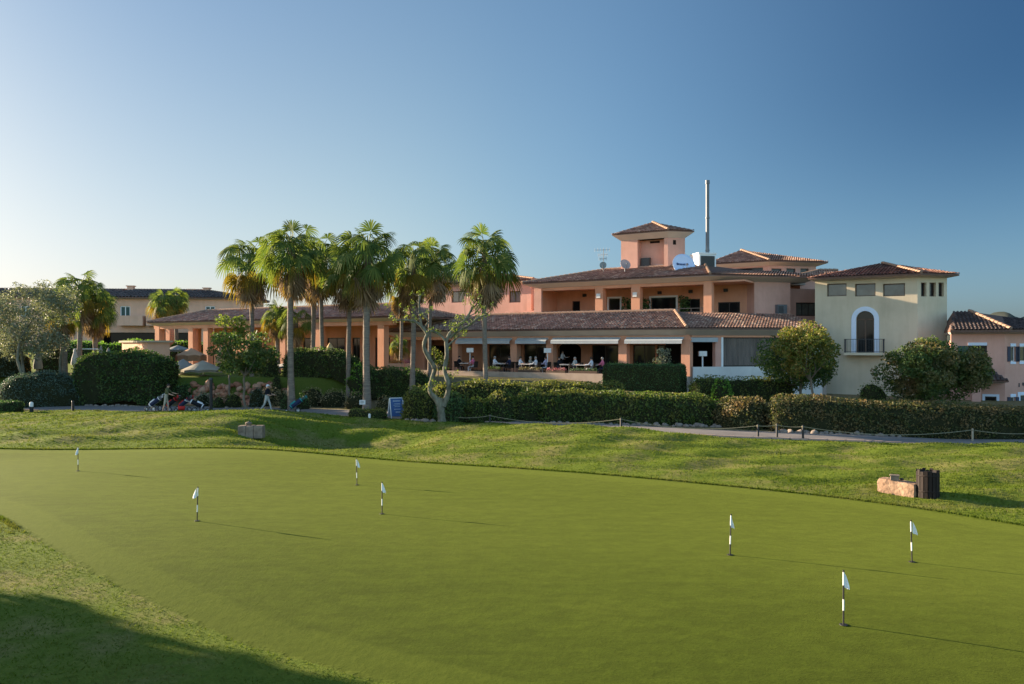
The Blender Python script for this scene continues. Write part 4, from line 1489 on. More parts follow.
def build_pavilion():
    A = Fr(158, 86, A_ANG)
    root = thing('veranda_pavilion', 'long low terracotta pavilion with a tiled roof and open column veranda behind the palms', 'building', (*A.xy(10, -3), 0.0))
    b = A.s(394)
    tb, zt, z0 = -4.2, 6.35, 1.9
    dk = [(A.s(p0, tb), A.s(p1, tb), z0, 5.0) for p0, p1 in ((243, 262), (283, 300), (303, 318), (327, 345), (352, 360), (375, 390))]
    mb = MB()
    wall(mb, A, A.s(214, tb), b, z0, zt, dk, 0.3, tb)
    mb.fbox(A, A.s(214, tb), b, tb, -0.3, zt - 0.1, zt + 0.02)
    mb.build('wall', 'terracotta_stucco', root)
    for i, q in enumerate(dk):
        window(root, A, *q, tb, 2, 1, 'dark_frame', 'glass', 0.1, 'glazed_door')
    for px in (159.5, 193.0, 208.0, 250.0, 285.0, 320.0, 383.0):
        s_ = A.s(px)
        mb = MB()
        mb.fbox(A, s_ - 0.36, s_ + 0.36, -0.36, 0.3, 0.8, zt)
        mb.build('column', 'terracotta_stucco', root)
    for px in (170.0, 197.0):
        s_ = A.s(px, -4)
        mb = MB()
        mb.fbox(A, s_ - 0.36, s_ + 0.36, -4.3, -3.7, 0.8, zt)
        mb.build('column', 'terracotta_stucco', root)
    mb = MB()
    mb.fbox(A, -0.3, b, -0.34, 0.28, zt - 0.34, zt - 0.004)
    mb.build('lintel', 'terracotta_stucco', root)
    mb = MB()
    mb.fbox(A, -0.4, b, -8, 0.6, 0.0, 1.9)
    mb.build('floor_slab', 'deck', root)
    ov = 0.8
    oR = b + 2.4
    outer = [A.xy(-ov, -9.5), A.xy(-ov, ov), A.xy(oR, ov), A.xy(oR, -9.5)]
    i0, i1 = A.xy(A.s(208, -4.4), -4.4), A.xy(A.s(404, -4.4), -4.4)
    wp = [A.xy(0, -9), A.xy(0, 0.29), A.xy(b + 0.5, 0.29), A.xy(b + 0.5, -9)]
    hip_roof(root, outer, [i0, i0, i1, i1], 6.72, 8.05, (0, 1, 2), (1, 2, (1, 2)), 0.1, wp, zt, tmat='roof_tiles')
    # roof ridge further back
    B = Fr(322, 92, A_ANG)
    root = thing('back_roof', 'grey brown hipped roof peeping over the pavilion between two palm trunks', 'building', (*B.xy(0, -3), 0.0))
    a, b = B.s(296), B.s(372)
    zt = PZ(320, 92)
    mb = MB()
    mb.fbox(B, a, b, -6, 0, 3, zt)
    mb.build('wall', 'peach_stucco', root)
    i0, i1 = B.xy(B.s(318, -3), -3), B.xy(B.s(345, -3), -3)
    hip_roof(root, [B.xy(a - 0.5, 0.6), B.xy(b + 0.5, 0.6), B.xy(b + 0.5, -6.5), B.xy(a - 0.5, -6.5)], [i0, i1, i1, i0], zt + 0.15, zt + 1.2, (0, 1, 3), (0, 1), 0.1, [B.xy(a, 0), B.xy(b, 0), B.xy(b, -6), B.xy(a, -6)], zt)


build_pavilion()


def build_apartments():
    A = Fr(110, 118, 6)
    root = thing('apartment_block', 'long peach two storey apartment block with balconies and a grey tiled roof', 'building', (*A.xy(4, -4), 0.0))
    a, b = A.s(-70), A.s(250)
    zt = PZ(299, 118)
    hs = []
    for px in (120, 205, 62, 20, 160):
        s_ = A.s(px)
        hs.append((s_ - 0.0, s_ + 1.45, A.z(px, 316.5), A.z(px, 306)))
    lo = (A.s(96), A.s(190), 3.0, A.z(140, 332.5))
    mb = MB()
    wall(mb, A, a, b, 1.5, zt, hs + [lo], 0.4, 0)
    mb.fbox(A, b - 0.4, b, -10, -0.41, 1.5, zt)
    mb.fbox(A, a + 0.1, b - 0.45, -9, -3.0, 1.5, zt - 0.5)
    mb.build('wall', 'peach_stucco', root)
    for q in hs:
        window(root, A, *q, 0, 2, 1, 'white_paint', 'green_shutter', 0.14, 'window', 0.15)
    mb = MB()
    mb.fbox(A, lo[0], lo[1], -2.9, -2.8, 3.0, lo[3])
    mb.build('ground_floor_glazing', 'glass', root)
    for p0, p1 in ((117, 142.5), (146, 163), (196, 214)):
        s0, s1 = A.s(p0, 1.4), A.s(p1, 1.4)
        z0, z1 = A.z(p0, 325.5, 1.4), A.z(p0, 315.5, 1.4)
        mb = MB()
        mb.fbox(A, s0, s1, 1.25, 1.4, z0, z1)
        mb.fbox(A, s0, s0 + 0.15, 0.004, 1.25, z0, z1)
        mb.fbox(A, s1 - 0.15, s1, 0.004, 1.25, z0, z1)
        mb.fbox(A, s0 + 0.15, s1 - 0.15, 0.004, 1.25, z0, z0 + 0.18)
        mb.build('balcony', 'peach_stucco', root)
    ov = 0.8
    i0, i1 = A.xy(A.s(-70, -5), -5), A.xy(A.s(206, -5), -5)
    hip = hip_roof(root, [A.xy(a, ov), A.xy(b + ov, ov), A.xy(b + ov, -10.8), A.xy(a, -10.8)], [i0, i1, i1, i0], zt + 0.25, PZ(289.5, 122), (0, 1), (1, (0, 1)), 0.14, [A.xy(a, 0.003), A.xy(b, 0.003), A.xy(b, -10), A.xy(a, -10)], zt, tmat='roof_tiles_dark', pitch=0.5)
    for px, py in ((131, 287), (207, 288.5), (192, 290)):
        s_ = A.s(px, -5)
        mb = MB()
        mb.fbox(A, s_ - 0.45, s_ + 0.45, -5.4, -4.6, 12.0, PZ(py - 0.5, 123))
        mb.fbox(A, s_ - 0.6, s_ + 0.6, -5.5, -4.5, PZ(py - 0.5, 123), PZ(py - 1.4, 123))
        mb.build('chimney', 'peach_stucco', hip)


build_apartments()


def build_kiosk():
    A = Fr(122, 70, -46)
    root = thing('kiosk', 'small peach kiosk with a flat cap behind the tall clipped hedge', 'kiosk', (*A.xy(1, -1), gz1(*A.xy(1, -1))))
    w = A.s(147.5)
    z1 = A.z(135, 342.5)
    mb = MB()
    mb.fbox(A, 0, w, -1.8, 0, 0.5, z1)
    mb.build('wall', 'peach_stucco', root)
    mb = MB()
    mb.fbox(A, -0.2, w + 0.2, -2.0, 0.2, z1 + 0.003, z1 + 0.16)
    mb.build('roof', 'hut_roof', root)


build_kiosk()


# ------------------------------------------------------------------ things on the roofs
def build_roof_things():
    x, y = PX(707.5, 69), 69.0
    mb = MB()
    mb.tube([(x, y, 10.5), (x, y, 14.0), (x, y, 18.2)], [0.17, 0.155, 0.155], 12)
    mb.tube([(x, y, 18.2), (x, y, 18.5)], [0.2, 0.19], 12)
    for z in (12.4, 15.2):
        mb.tube([(x, y, z), (x, y, z + 0.12)], [0.19, 0.19], 12)
    mb.tube([(x, y, 10.5), (x, y, 11.9)], [0.26, 0.26], 12)
    solo(mb, 'flue_pipe', 'metal_grey', 'tall slim grey metal flue pipe rising from the clubhouse roof', 'flue', (x, y, 10.5))
    # white roof unit with a dark grille
    A = Fr(699, 68, C_ANG)
    root = thing('ventilation_unit', 'white box ventilation unit with a dark grille beside the flue pipe', 'ventilation unit', (*A.xy(0.8, -0.8), 10.7))
    w = A.s(716)
    mb = MB()
    mb.fbox(A, 0, w, -1.6, 0, 10.7, 12.05)
    mb.fbox(A, -0.06, w + 0.06, -1.66, 0.06, 12.05, 12.17)
    mb.build('casing', 'white_paint', root)
    mb = MB()
    for i in range(9):
        z = 10.95 + 0.105 * i
        mb.fbox(A, 0.16, w - 0.14, 0.003, 0.05, z, z + 0.06)
    mb.fbox(A, 0.16, w - 0.14, 0.001, 0.012, 10.9, 11.9)
    mb.build('grille', 'dark_metal', root)

    def dish(label, px, py, d, rad, az, tilt, m, logo=False):
        c = np.array((PX(px, d), d, PZ(py, d)))
        n = np.array([math.sin(az) * math.cos(tilt), -math.cos(az) * math.cos(tilt), math.sin(tilt)])
        u = np.array([math.cos(az), math.sin(az), 0.0])
        v = np.cross(n, u)
        v = v if v[2] > 0 else -v
        root = thing('satellite_dish', label, 'satellite dish', tuple(c - np.array([0, 0, rad * 1.1])))
        mb = MB()
        V, fs, nu, nr = [], [], 24, 5
        for side, off in ((0, 0.0), (1, -0.04)):
            for j in range(nr + 1):
                r_ = rad * j / nr
                for i in range(nu):
                    a = 2 * math.pi * i / nu
                    V.append(c + u * r_ * math.cos(a) + v * r_ * 1.05 * math.sin(a) + n * (0.28 * rad * (j / nr) ** 2 + off - 0.28 * rad))
        o_ = nu * (nr + 1)
        for j in range(nr):
            for i in range(nu):
                i2 = (i + 1) % nu
                q = [j * nu + i, j * nu + i2, (j + 1) * nu + i2, (j + 1) * nu + i]
                fs += [q, [o_ + k for k in q[::-1]]]
        for i in range(nu):
            i2 = (i + 1) % nu
            fs.append([nr * nu + i, nr * nu + i2, o_ + nr * nu + i2, o_ + nr * nu + i])
        mb.add(V, fs, 0, True)
        rf = mb.build('reflector', m, root)
        mb = MB()
        mb.tube([c - n * 0.3 * rad - np.array([0, 0, rad * 1.25]), c - n * 0.3 * rad], 0.045, 8)
        mb.build('mast', 'metal_grey', root)
        mb = MB()
        f = c + n * rad * 0.75 - v * rad * 0.35
        mb.tube([c - v * rad * 0.98, f], 0.022, 6)
        mb.tube([f, f - n * 0.14], 0.05, 8)
        mb.build('feed_arm', 'metal_grey', root)
        if logo:
            lm = MB()
            for i, (wd, hg) in enumerate(((0.10, 0.22), (0.08, 0.16), (0.08, 0.16), (0.07, 0.16), (0.09, 0.16), (0.08, 0.16), (0.05, 0.22), (0.06, 0.19))):
                x0 = -0.52 + 0.135 * i
                p = c + u * x0 + v * 0.14 + n * (0.28 * rad * ((x0 / rad) ** 2 + 0.03) - 0.28 * rad + 0.03)
                V = [p + u * a * wd / 2 + v * b * hg / 2 + n * e for e in (0, 0.02) for a, b in ((-1, -1), (1, -1), (1, 1), (-1, 1))]
                lm.hexa(V)
            lm.build('lettering', 'print_navy', rf)
    dish('large round pale blue dish with dark lettering in front of the roof tower', 684, 264.5, 67.5, 0.98, R(8), R(24), 'dish_white', True)
    dish('small grey green dish under the aerial on the roof edge', 603, 265, 69, 0.30, R(-10), R(20), 'dish_grey')
    dish('dusky pink dish against the lit corner of the roof tower', 625.5, 264, 68.5, 0.46, R(15), R(30), 'dish_pink')
    x, y = PX(603.5, 70), 70.0
    mb = MB()
    mb.tube([(x, y, 10.7), (x, y, 12.7)], 0.032, 6)
    for z, L, ang in ((12.62, 0.75, 0.15), (12.2, 0.55, 0.7), (11.85, 0.4, 0.4)):
        d = np.array([math.cos(ang), -math.sin(ang), 0])
        e = np.array([math.sin(ang), math.cos(ang), 0])
        p = np.array([x, y, z])
        mb.tube([p - d * L, p + d * L * 0.7], 0.018, 5)
        for k in range(6):
            q = p - d * L + d * L * 1.7 * k / 5
            mb.tube([q - np.array([0, 0, 0.16]), q + np.array([0, 0, 0.16])], 0.012, 4)
    solo(mb, 'television_aerial', 'metal_grey', 'thin television aerial with crossed bars standing on the roof edge', 'aerial', (x, y, 10.7))
    # wall-hung air conditioner
    A = UC
    s0, s1 = A.s(777.5, 0.4), A.s(787, 0.4)
    root = thing('air_conditioner', 'grey wall hung air conditioner on the pink bay beside the cream tower', 'air conditioner', (*A.xy((s0 + s1) / 2, 0.2), A.z(782, 315, 0.4)))
    z0, z1 = A.z(782, 314.5, 0.4), A.z(782, 304.5, 0.4)
    mb = MB()
    mb.fbox(A, s0, s1, 0.06, 0.42, z0, z1)
    mb.build('casing', 'metal_grey', root)
    mb = MB()
    for i in range(7):
        z = z0 + 0.1 + (z1 - z0 - 0.2) * i / 7
        mb.fbox(A, s0 + 0.07, s0 + (s1 - s0) * 0.62, 0.423, 0.44, z, z + 0.05)
    mb.build('grille', 'dark_metal', root)


build_roof_things()
# ------------------------------------------------------------------ palms
def frond_blade(mb, base, direc, up, L, nseg, m, droop, r, span=1.95):
    """one fan leaf: lobes spreading from the end of its stalk, tips hanging"""
    d = direc / np.linalg.norm(direc)
    s = np.cross(d, up)
    s /= np.linalg.norm(s) + 1e-9
    nrm = np.cross(s, d)
    V, Fs = [], []
    k = 0
    for i in range(nseg):
        a = -span + 2 * span * i / (nseg - 1) + r.normal() * 0.03
        ll = L * (0.62 + 0.38 * math.cos(a * 0.62)) * r.uniform(0.9, 1.06)
        v = d * math.cos(a) + s * math.sin(a)
        fold = -0.16 * abs(math.sin(a)) ** 1.5 * L
        w = ll * math.tan(2 * span / nseg * 0.5) * 0.98
        side = -d * math.sin(a) + s * math.cos(a)
        row = []
        for f, wf in ((0.05, 0.10), (0.50, 1.02), (0.78, 0.80), (1.0, 0.10)):
            p = base + v * ll * f + nrm * fold * f
            p = p + np.array([0, 0, -1.0]) * droop * ll * max(0.0, f - 0.45) ** 1.4 * (1.0 if f < 0.9 else 1.35)
            wl = w * wf * 0.5 if f > 0.1 else w * 0.1
            row.append((p - side * wl, p + side * wl))
        for (a0, b0) in row:
            V += [a0, b0]
        for q in range(3):
            Fs.append([k + 2 * q, k + 2 * q + 1, k + 2 * q + 3, k + 2 * q + 2])
        k += 8
    mb.add(np.array(V), np.array(Fs), m, False)


def palm_proto(seed, n_green=34, crown_r=1.28, skirt=26, blade=0.84, gold=7):
    """crown and skirt meshes around the origin (top of the trunk)"""
    r = np.random.default_rng(seed)
    mb, sk = MB(), MB()
    ga = 2.39996
    for i in range(n_green):
        f = i / (n_green - 1)
        el = math.radians(64 - 116 * f ** 1.15 + r.normal() * 10)
        az = i * ga + r.normal() * 0.2
        d = np.array([math.cos(az) * math.cos(el), math.sin(az) * math.cos(el), math.sin(el)])
        pl = crown_r * r.uniform(0.72, 1.18) * (0.62 + 0.38 * min(1.0, f / 0.22))
        p0 = np.array([0, 0, -0.35 * f])
        sag = 0.22 * pl * max(0.1, math.cos(el))
        mid = p0 + d * pl * 0.55 + np.array([0, 0, 0.05])
        end = p0 + d * pl - np.array([0, 0, sag])
        m = 0 if i < n_green - gold else 1
        mb.tube([p0, mid, end], [0.035, 0.024, 0.016], 4, 2, False)
        dd = end - mid
        up = np.array([0, 0, 1.0]) if abs(el) < 1.2 else np.array([math.cos(az + 2), math.sin(az + 2), 0.3])
        dd = dd / np.linalg.norm(dd)
        bend = np.array([0, 0, -1.0]) * (0.10 + 0.80 * max(0.0, math.cos(el)) * r.uniform(0.6, 1.3))
        roll = np.cross(dd, up) * r.normal() * 0.9
        frond_blade(mb, end, dd + bend, up + roll, blade * r.uniform(0.78, 1.12), 19, m, 0.45 + 0.45 * f, r, 1.85)
    for i in range(skirt):
        f = i / max(1, skirt - 1)
        az = i * ga + r.normal() * 0.3
        el = math.radians(-58 - 28 * f + r.normal() * 4)
        d = np.array([math.cos(az) * math.cos(el), math.sin(az) * math.cos(el), math.sin(el)])
        pl = crown_r * r.uniform(0.6, 1.15)
        p0 = np.array([0.06 * math.cos(az), 0.06 * math.sin(az), -0.35 - 0.55 * f])
        end = p0 + d * pl
        sk.tube([p0, end], [0.022, 0.015], 4, 0, False)
        frond_blade(sk, end, np.array([d[0] * 0.35, d[1] * 0.35, -1.0]), np.array([math.cos(az), math.sin(az), 0.2]), blade * r.uniform(0.9, 1.4), 11, 0, 0.1, r, 0.8)
    return mb, sk


PROTO = {}


def make_palm(label, px, d, py_top, scale=1.0, kind='tall', tr=0.21, rz=0.0, lean=0.0, zb=None, base_py=None, group='fan palms'):
    """py_top: row of the trunk's top end (crown centre)"""
    x, y = PX(px, d), d
    z0 = gz1(x, y) - 0.1 if zb is None else zb
    zt = PZ(py_top, d)
    tr *= 0.86
    scale *= 1.03 if kind.startswith('tall') else 0.95
    root = thing('fan_palm', label, 'palm tree', (x, y, z0), 0.0, group)
    h = zt - z0
    mb = MB()
    n = max(6, int(h / 0.22))
    pts, rad = [], []
    r = np.random.default_rng(int(px * 7))
    for i in range(n + 1):
        f = i / n
        pts.append((lean * (f ** 1.5) + 0.05 * math.sin(f * 5 + px), 0.04 * math.sin(f * 4 + px * 2), h * f))
        rad.append((1 + 0.045 * (i % 2)) * tr * (1.25 - 0.35 * min(1, f * 4) if f < 0.25 else 0.9 + 0.06 * r.normal() * 0.4) * (1.0 if f < 0.93 else 1.25))
    mb.tube(pts, rad, 10)
    mb.build('trunk', 'palm_trunk', root, local=True)
    if kind not in PROTO:
        seed = {'tall': 3, 'tall_b': 8, 'tall_c': 15, 'low': 22, 'ragged': 31}[kind]
        kw = {'tall': dict(n_green=44, skirt=40, gold=8), 'tall_b': dict(n_green=36, gold=10, skirt=34), 'tall_c': dict(n_green=46, skirt=44, gold=7), 'low': dict(n_green=38, skirt=20, gold=12, crown_r=0.95), 'ragged': dict(n_green=22, skirt=44, gold=5)}[kind]
        cm, sm = palm_proto(seed, **kw)
        PROTO[kind] = (cm.build('crown', ['palm_leaf', 'palm_leaf_gold', 'sun_leaf'], root, local=True), sm.build('dead_fronds', 'palm_leaf_dead', root, local=True))
        crown, sk = PROTO[kind]
    else:
        crown, sk = [o.copy() for o in PROTO[kind]]
        for o in (crown, sk):
            COL.objects.link(o)
            o.parent = root
    for o in (crown, sk):
        o.location = pts[-1]
        o.rotation_euler = (0.05 * math.sin(px), 0.05 * math.cos(px), rz)
        o.scale = (scale,) * 3
    return root


def build_palms():
    g = 'fan palms planted in front of the pavilion and clubhouse'
    make_palm('tall fan palm with the thickest full crown, second in from the pavilion end', 291, 52, 246, 1.18, 'tall', 0.25, 0.3, group=g)
    make_palm('tall fan palm with a sparse open crown at the pavilion end of the row', 252, 60, 256, 1.22, 'tall_b', 0.20, 1.1, group=g)
    make_palm('slender fan palm half hidden just behind the thick crowned palm', 313, 63, 262, 1.12, 'tall_c', 0.22, 2.0, group=g)
    make_palm('fan palm with a warm sunlit slim trunk and a crown reaching the first tall crown', 322, 60, 252, 1.2, 'tall_b', 0.19, 0.9, group=g)
    make_palm('fan palm with golden lower leaves left of the thick grey trunk', 349, 57, 266, 1.1, 'tall', 0.20, 2.7, group=g)
    make_palm('fan palm with a thick grey trunk rising behind the small white notice', 367, 50, 250, 1.22, 'tall_c', 0.27, 1.4, group=g)
    make_palm('thin fan palm with a low brown fringe left of the twisted olive', 401, 64, 286, 0.85, 'ragged', 0.17, 0.4, group=g)
    make_palm('fan palm with long brown skirt standing behind the twisted olive', 413, 54, 258, 1.08, 'tall_b', 0.22, 3.3, group=g)
    make_palm('fan palm with dark leaning trunk in front of the pink rear wing', 429, 62, 258, 1.15, 'tall', 0.17, 4.1, 0.35, group=g)
    make_palm('lone fan palm in front of the awnings with a trunk lit white on one edge', 485, 51, 252, 1.2, 'tall_c', 0.20, 5.2, group=g)
    make_palm('short fan palm with golden leaves tucked under the tall crowns', 278, 66, 312, 1.0, 'low', 0.2, 1.0, group=g)
    make_palm('short ragged fan palm with a shaggy brown skirt behind the citrus tree', 296, 65, 318, 0.9, 'ragged', 0.26, 2.2, group=g)
    g2 = 'fan palms around the pool garden'
    make_palm('fan palm with a mushroom of dead leaves beside the silvery olive', 63, 60, 309, 0.95, 'ragged', 0.30, 0.6, group=g2)
    make_palm('tallest fan palm of the pool garden, rising above the apartment roof', 80, 66, 286, 1.1, 'tall_b', 0.24, 1.7, group=g2)
    make_palm('fan palm with hanging dark leaves against the apartment wall', 95, 68, 303, 1.0, 'tall', 0.25, 2.9, group=g2)
    make_palm('bushy golden fan palm in front of the apartment balcony', 163, 92, 300, 1.25, 'low', 0.26, 0.2, group=g2)
    make_palm('bushy green fan palm touching the pavilion roof corner', 176, 94, 298, 1.2, 'low', 0.26, 3.0, group=g2)


build_palms()


# ------------------------------------------------------------------ leafy trees, shrubs and hedges
def lump_leaves(mb, lumps, per_m2, size, seed, m=0, up=0.0, spread=1.3, inner=0.55):
    r = np.random.default_rng(seed)
    for i, (cx, cy, cz, rx, ry, rz) in enumerate(lumps):
        area = 4 * math.pi * ((rx * ry) ** 1.6 / 3 + (rx * rz) ** 1.6 / 3 + (ry * rz) ** 1.6 / 3) ** (1 / 1.6)
        n = int(area * per_m2)
        d = r.normal(size=(n, 3))
        d /= np.linalg.norm(d, axis=1, keepdims=True)
        k = 1 + 0.16 * wob(d * 2.2, 1.6, seed * 31 + i)
        rad = (inner + (1.04 - inner) * r.random(n) ** 0.45) * k
        P = np.array([cx, cy, cz]) + d * rad[:, None] * np.array([rx, ry, rz])
        leaf_quads(P, d.copy(), size, spread, 0.55, seed * 100 + i, m, mb, up)


def limb(mb, p, q, r0, r1, seed, bend=0.12, n=7):
    r = np.random.default_rng(seed)
    p, q = np.array(p, float), np.array(q, float)
    L = np.linalg.norm(q - p)
    o = r.normal(size=3) * bend * L
    pts = [p + (q - p) * f + o * math.sin(math.pi * f) + r.normal(size=3) * 0.012 * L * (0 < f < 1) for f in np.linspace(0, 1, n)]
    mb.tube(pts, list(np.linspace(r0, r1, n)), 8)
    return pts[-1]


def crown_tree(label, cat, px, d, trunk_py, box, leaves, size, per, seed, trunk_r=0.12, nl=16, bark='bark', name='citrus_tree', squash=0.8, trunk_px=None, lump_r=0.27, group=None, forks=None, inner=0.45, core=None):
    """box: picture box of the crown (x0,y0,x1,y1) at distance d; lumps fill an uneven ellipsoid inside it"""
    x0, y0, x1, y1 = box
    cx, cz = PX((x0 + x1) / 2, d), PZ((y0 + y1) / 2, d)
    rx, rz = (x1 - x0) / 2 / F * d, (y1 - y0) / 2 / F * d
    ry = rx * squash
    bx = PX(trunk_px if trunk_px is not None else px, d)
    zb = gz1(bx, d) - 0.05
    root = thing(name, label, cat, (bx, d, zb), 0, group)
    r = np.random.default_rng(seed)
    lumps = []
    for i in range(nl):
        for _ in range(30):
            v = r.uniform(-1, 1, 3)
            if 0.25 < np.linalg.norm(v) < 1:
                break
        v /= max(np.linalg.norm(v), 0.62)
        v = v * 0.88
        k = lump_r * r.uniform(0.6, 1.35) * min(rx, rz * 1.25)
        lumps.append((cx + v[0] * (rx - k * 0.4), d + v[1] * (ry - k * 0.4), cz + v[2] * (rz - k * 0.4), k * 1.15, k * 1.15, k * 0.95))
    tb = MB()
    fork = np.array((bx + (cx - bx) * 0.35, d, max(zb + 0.4, PZ(trunk_py, d))))
    limb(tb, (bx, d, zb), fork, trunk_r, trunk_r * 0.75, seed, 0.05)
    for i, l in enumerate(lumps[:9]):
        limb(tb, fork - np.array([0, 0, 0.1]), l[:3], trunk_r * 0.45, 0.02, seed + i, 0.12)
    tb.build('trunk', bark, root)
    cb = MB()
    lump_leaves(cb, lumps, per, size, seed, 0, inner=inner)
    if core:
        cb2 = [(cx, d, cz, rx * 0.62, ry * 0.62, rz * 0.62)]
        lump_leaves(cb, cb2, per * 0.9, size * 1.25, seed + 5, 0, inner=0.3)
    cb.build('crown', leaves, root)
    return root


def build_trees():
    crown_tree('round dark leaved tree on a slim trunk in front of the pavilion umbrellas', 'tree', 247, 52, 374, (203, 330, 277, 376), 'green_leaf', 0.20, 46, 41, 0.09, 20, name='bay_tree', trunk_px=247, core=True)
    crown_tree('small yellow green tree standing just behind the round dark tree', 'tree', 228, 58, 360, (207, 313, 250, 345), 'sun_leaf', 0.20, 34, 47, 0.08, 11, name='bay_tree', trunk_px=231)
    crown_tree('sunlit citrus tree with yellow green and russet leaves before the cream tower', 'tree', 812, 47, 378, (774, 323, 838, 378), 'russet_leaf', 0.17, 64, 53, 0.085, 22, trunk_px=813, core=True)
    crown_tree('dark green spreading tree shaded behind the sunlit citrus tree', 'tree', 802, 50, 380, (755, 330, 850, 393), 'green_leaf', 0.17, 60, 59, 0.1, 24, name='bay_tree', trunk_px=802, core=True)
    crown_tree('wide dark bushy tree with reddish top shoots between tower and pink house', 'tree', 930, 45, 388, (876, 340, 986, 402), 'citrus_leaf', 0.17, 74, 66, 0.12, 40, trunk_px=930, name='bay_tree', core=True)
    crown_tree('pale bushy olive with a grey green crown beside the bay opening', 'tree', 663, 54.2, 372, (653, 344, 676, 370), 'olive_leaf', 0.14, 50, 67, 0.06, 10, 'olive_bark', 'potted_olive', trunk_px=664, core=True)
    crown_tree('small golden shrub tree growing on the terrace behind the twisted olive', 'tree', 438, 62, 368, (428, 344, 449, 372), 'hedge_leaf_gold', 0.16, 40, 71, 0.06, 10, name='shrub_tree', trunk_px=438, core=True)
    # the silvery olive at the pool garden, several leaning stems
    root = thing('olive_tree', 'large silvery olive tree with leaning stems at the pool garden', 'tree', (PX(33, 57), 57, gz1(PX(33, 57), 57)), 0)
    d = 57.0
    zb = gz1(PX(33, d), d)
    tb = MB()
    for i, (b, t) in enumerate((((30, 369), (20, 325)), ((34, 369), (34, 320)), ((42, 367), (54, 325)), ((28, 368), (8, 330)))):
        limb(tb, (PX(b[0], d), d, zb), (PX(t[0], d), d + (i - 1.5) * 0.4, PZ(t[1], d)), 0.13, 0.05, 100 + i, 0.08)
    tb.build('trunk', 'olive_bark', root)
    r = np.random.default_rng(5)
    lumps = []
    for i in range(60):
        px, py = r.uniform(-14, 72), r.uniform(290, 352)
        if ((px - 30) / 46) ** 2 + ((py - 321) / 38) ** 2 > 1:
            continue
        k = r.uniform(0.55, 0.95)
        lumps.append((PX(px, d), d + r.uniform(-1.3, 1.3), PZ(py, d), k, k, k))
    for px, py in ((18, 286), (24, 289), (42, 289), (8, 293), (30, 290), (56, 296)):
        lumps.append((PX(px, d), d, PZ(py + 3, d), 0.5, 0.5, 0.55))
    cb = MB()
    lump_leaves(cb, lumps, 44, 0.15, 77, 0, inner=0.2)
    cb.build('crown', 'olive_leaf', root)
    # the pruned twisted olive in front of the terrace
    d = 43.0
    x0 = PX(440, d)
    zb = gz1(x0, d) - 0.05
    root = thing('pruned_olive', 'hard pruned twisted olive with two bare stems and few green shoots', 'tree', (x0, d, zb), 0)

    def P(px, py, dy=0.0):
        return np.array((PX(px, d), d + dy, PZ(py, d)))
    tb = MB()

    def path(pts, radii):
        pts = [np.array(p) for p in pts]
        out, ro = [], []
        for i in range(len(pts) - 1):
            p0 = pts[max(0, i - 1)]
            p1, p2 = pts[i], pts[i + 1]
            p3 = pts[min(len(pts) - 1, i + 2)]
            for t in np.linspace(0, 1, 6)[:-1]:
                out.append(0.5 * (2 * p1 + (p2 - p0) * t + (2 * p0 - 5 * p1 + 4 * p2 - p3) * t * t + (3 * p1 - p0 - 3 * p2 + p3) * t ** 3))
                ro.append(radii[i] + (radii[i + 1] - radii[i]) * t)
        out.append(pts[-1])
        ro.append(radii[-1])
        rr = np.random.default_rng(len(out))
        tb.tube(out, [q * rr.uniform(0.9, 1.12) for q in ro], 10)
    shoots_ = []
    path([P(442, 422), P(441, 412), P(440, 402), P(441, 398)], [0.244, 0.200, 0.185, 0.163])
    path([P(440, 406), P(436, 399), P(430, 391), P(432, 378, .2), P(434, 368, .2), P(427, 355, .1), P(424, 345), P(428, 333)], [0.178, 0.148, 0.126, 0.126, 0.118, 0.126, 0.111, 0.104])
    path([P(443, 406), P(447, 396), P(449, 384, -.2), P(445, 370, -.2), P(447, 355, -.1), P(446, 342)], [0.178, 0.141, 0.133, 0.118, 0.111, 0.096])
    path([P(428, 335), P(423, 328), P(416, 322), P(406, 320), P(396, 320.5)], [0.104, 0.089, 0.074, 0.052, 0.030])
    path([P(427, 334), P(432, 331), P(440, 335), P(446, 341)], [0.089, 0.074, 0.067, 0.074])
    path([P(422, 327), P(420, 318), P(419, 306), P(420, 295)], [0.067, 0.059, 0.052, 0.037])
    path([P(424, 328), P(428, 322), P(425, 316), P(420, 312)], [0.067, 0.052, 0.037, 0.022])
    path([P(446, 343), P(450, 333), P(458, 326), P(466, 319), P(471, 310), P(473, 306)], [0.096, 0.089, 0.081, 0.074, 0.059, 0.044])
    path([P(450, 338), P(458, 331), P(468, 326), P(478, 318), P(488, 314)], [0.074, 0.067, 0.059, 0.052, 0.030])
    path([P(447, 346), P(453, 341), P(459, 336)], [0.074, 0.052, 0.030])
    path([P(466, 320), P(470, 316), P(476, 313)], [0.044, 0.037, 0.022])
    rt = np.random.default_rng(21)
    for px, py in ((396, 320.5), (406, 320), (416, 322), (420, 297), (420, 306), (473, 307), (471, 312), (478, 318), (487, 314), (466, 320), (458, 327), (425, 318), (459, 336), (450, 334), (476, 313), (430, 390), (449, 380)):
        for _ in range(4):
            p = P(px, py)
            q = p + np.array([rt.normal() * 0.28, rt.normal() * 0.25, abs(rt.normal()) * 0.42 + 0.1])
            mid = (p + q) / 2 + rt.normal(size=3) * 0.06
            tb.tube([p, mid, q], [0.022, 0.014, 0.006], 5, 0, False)
            shoots_.append(q)
    tb.build('trunk', 'olive_bark', root)
    cb = MB()
    lumps = []
    r = np.random.default_rng(12)
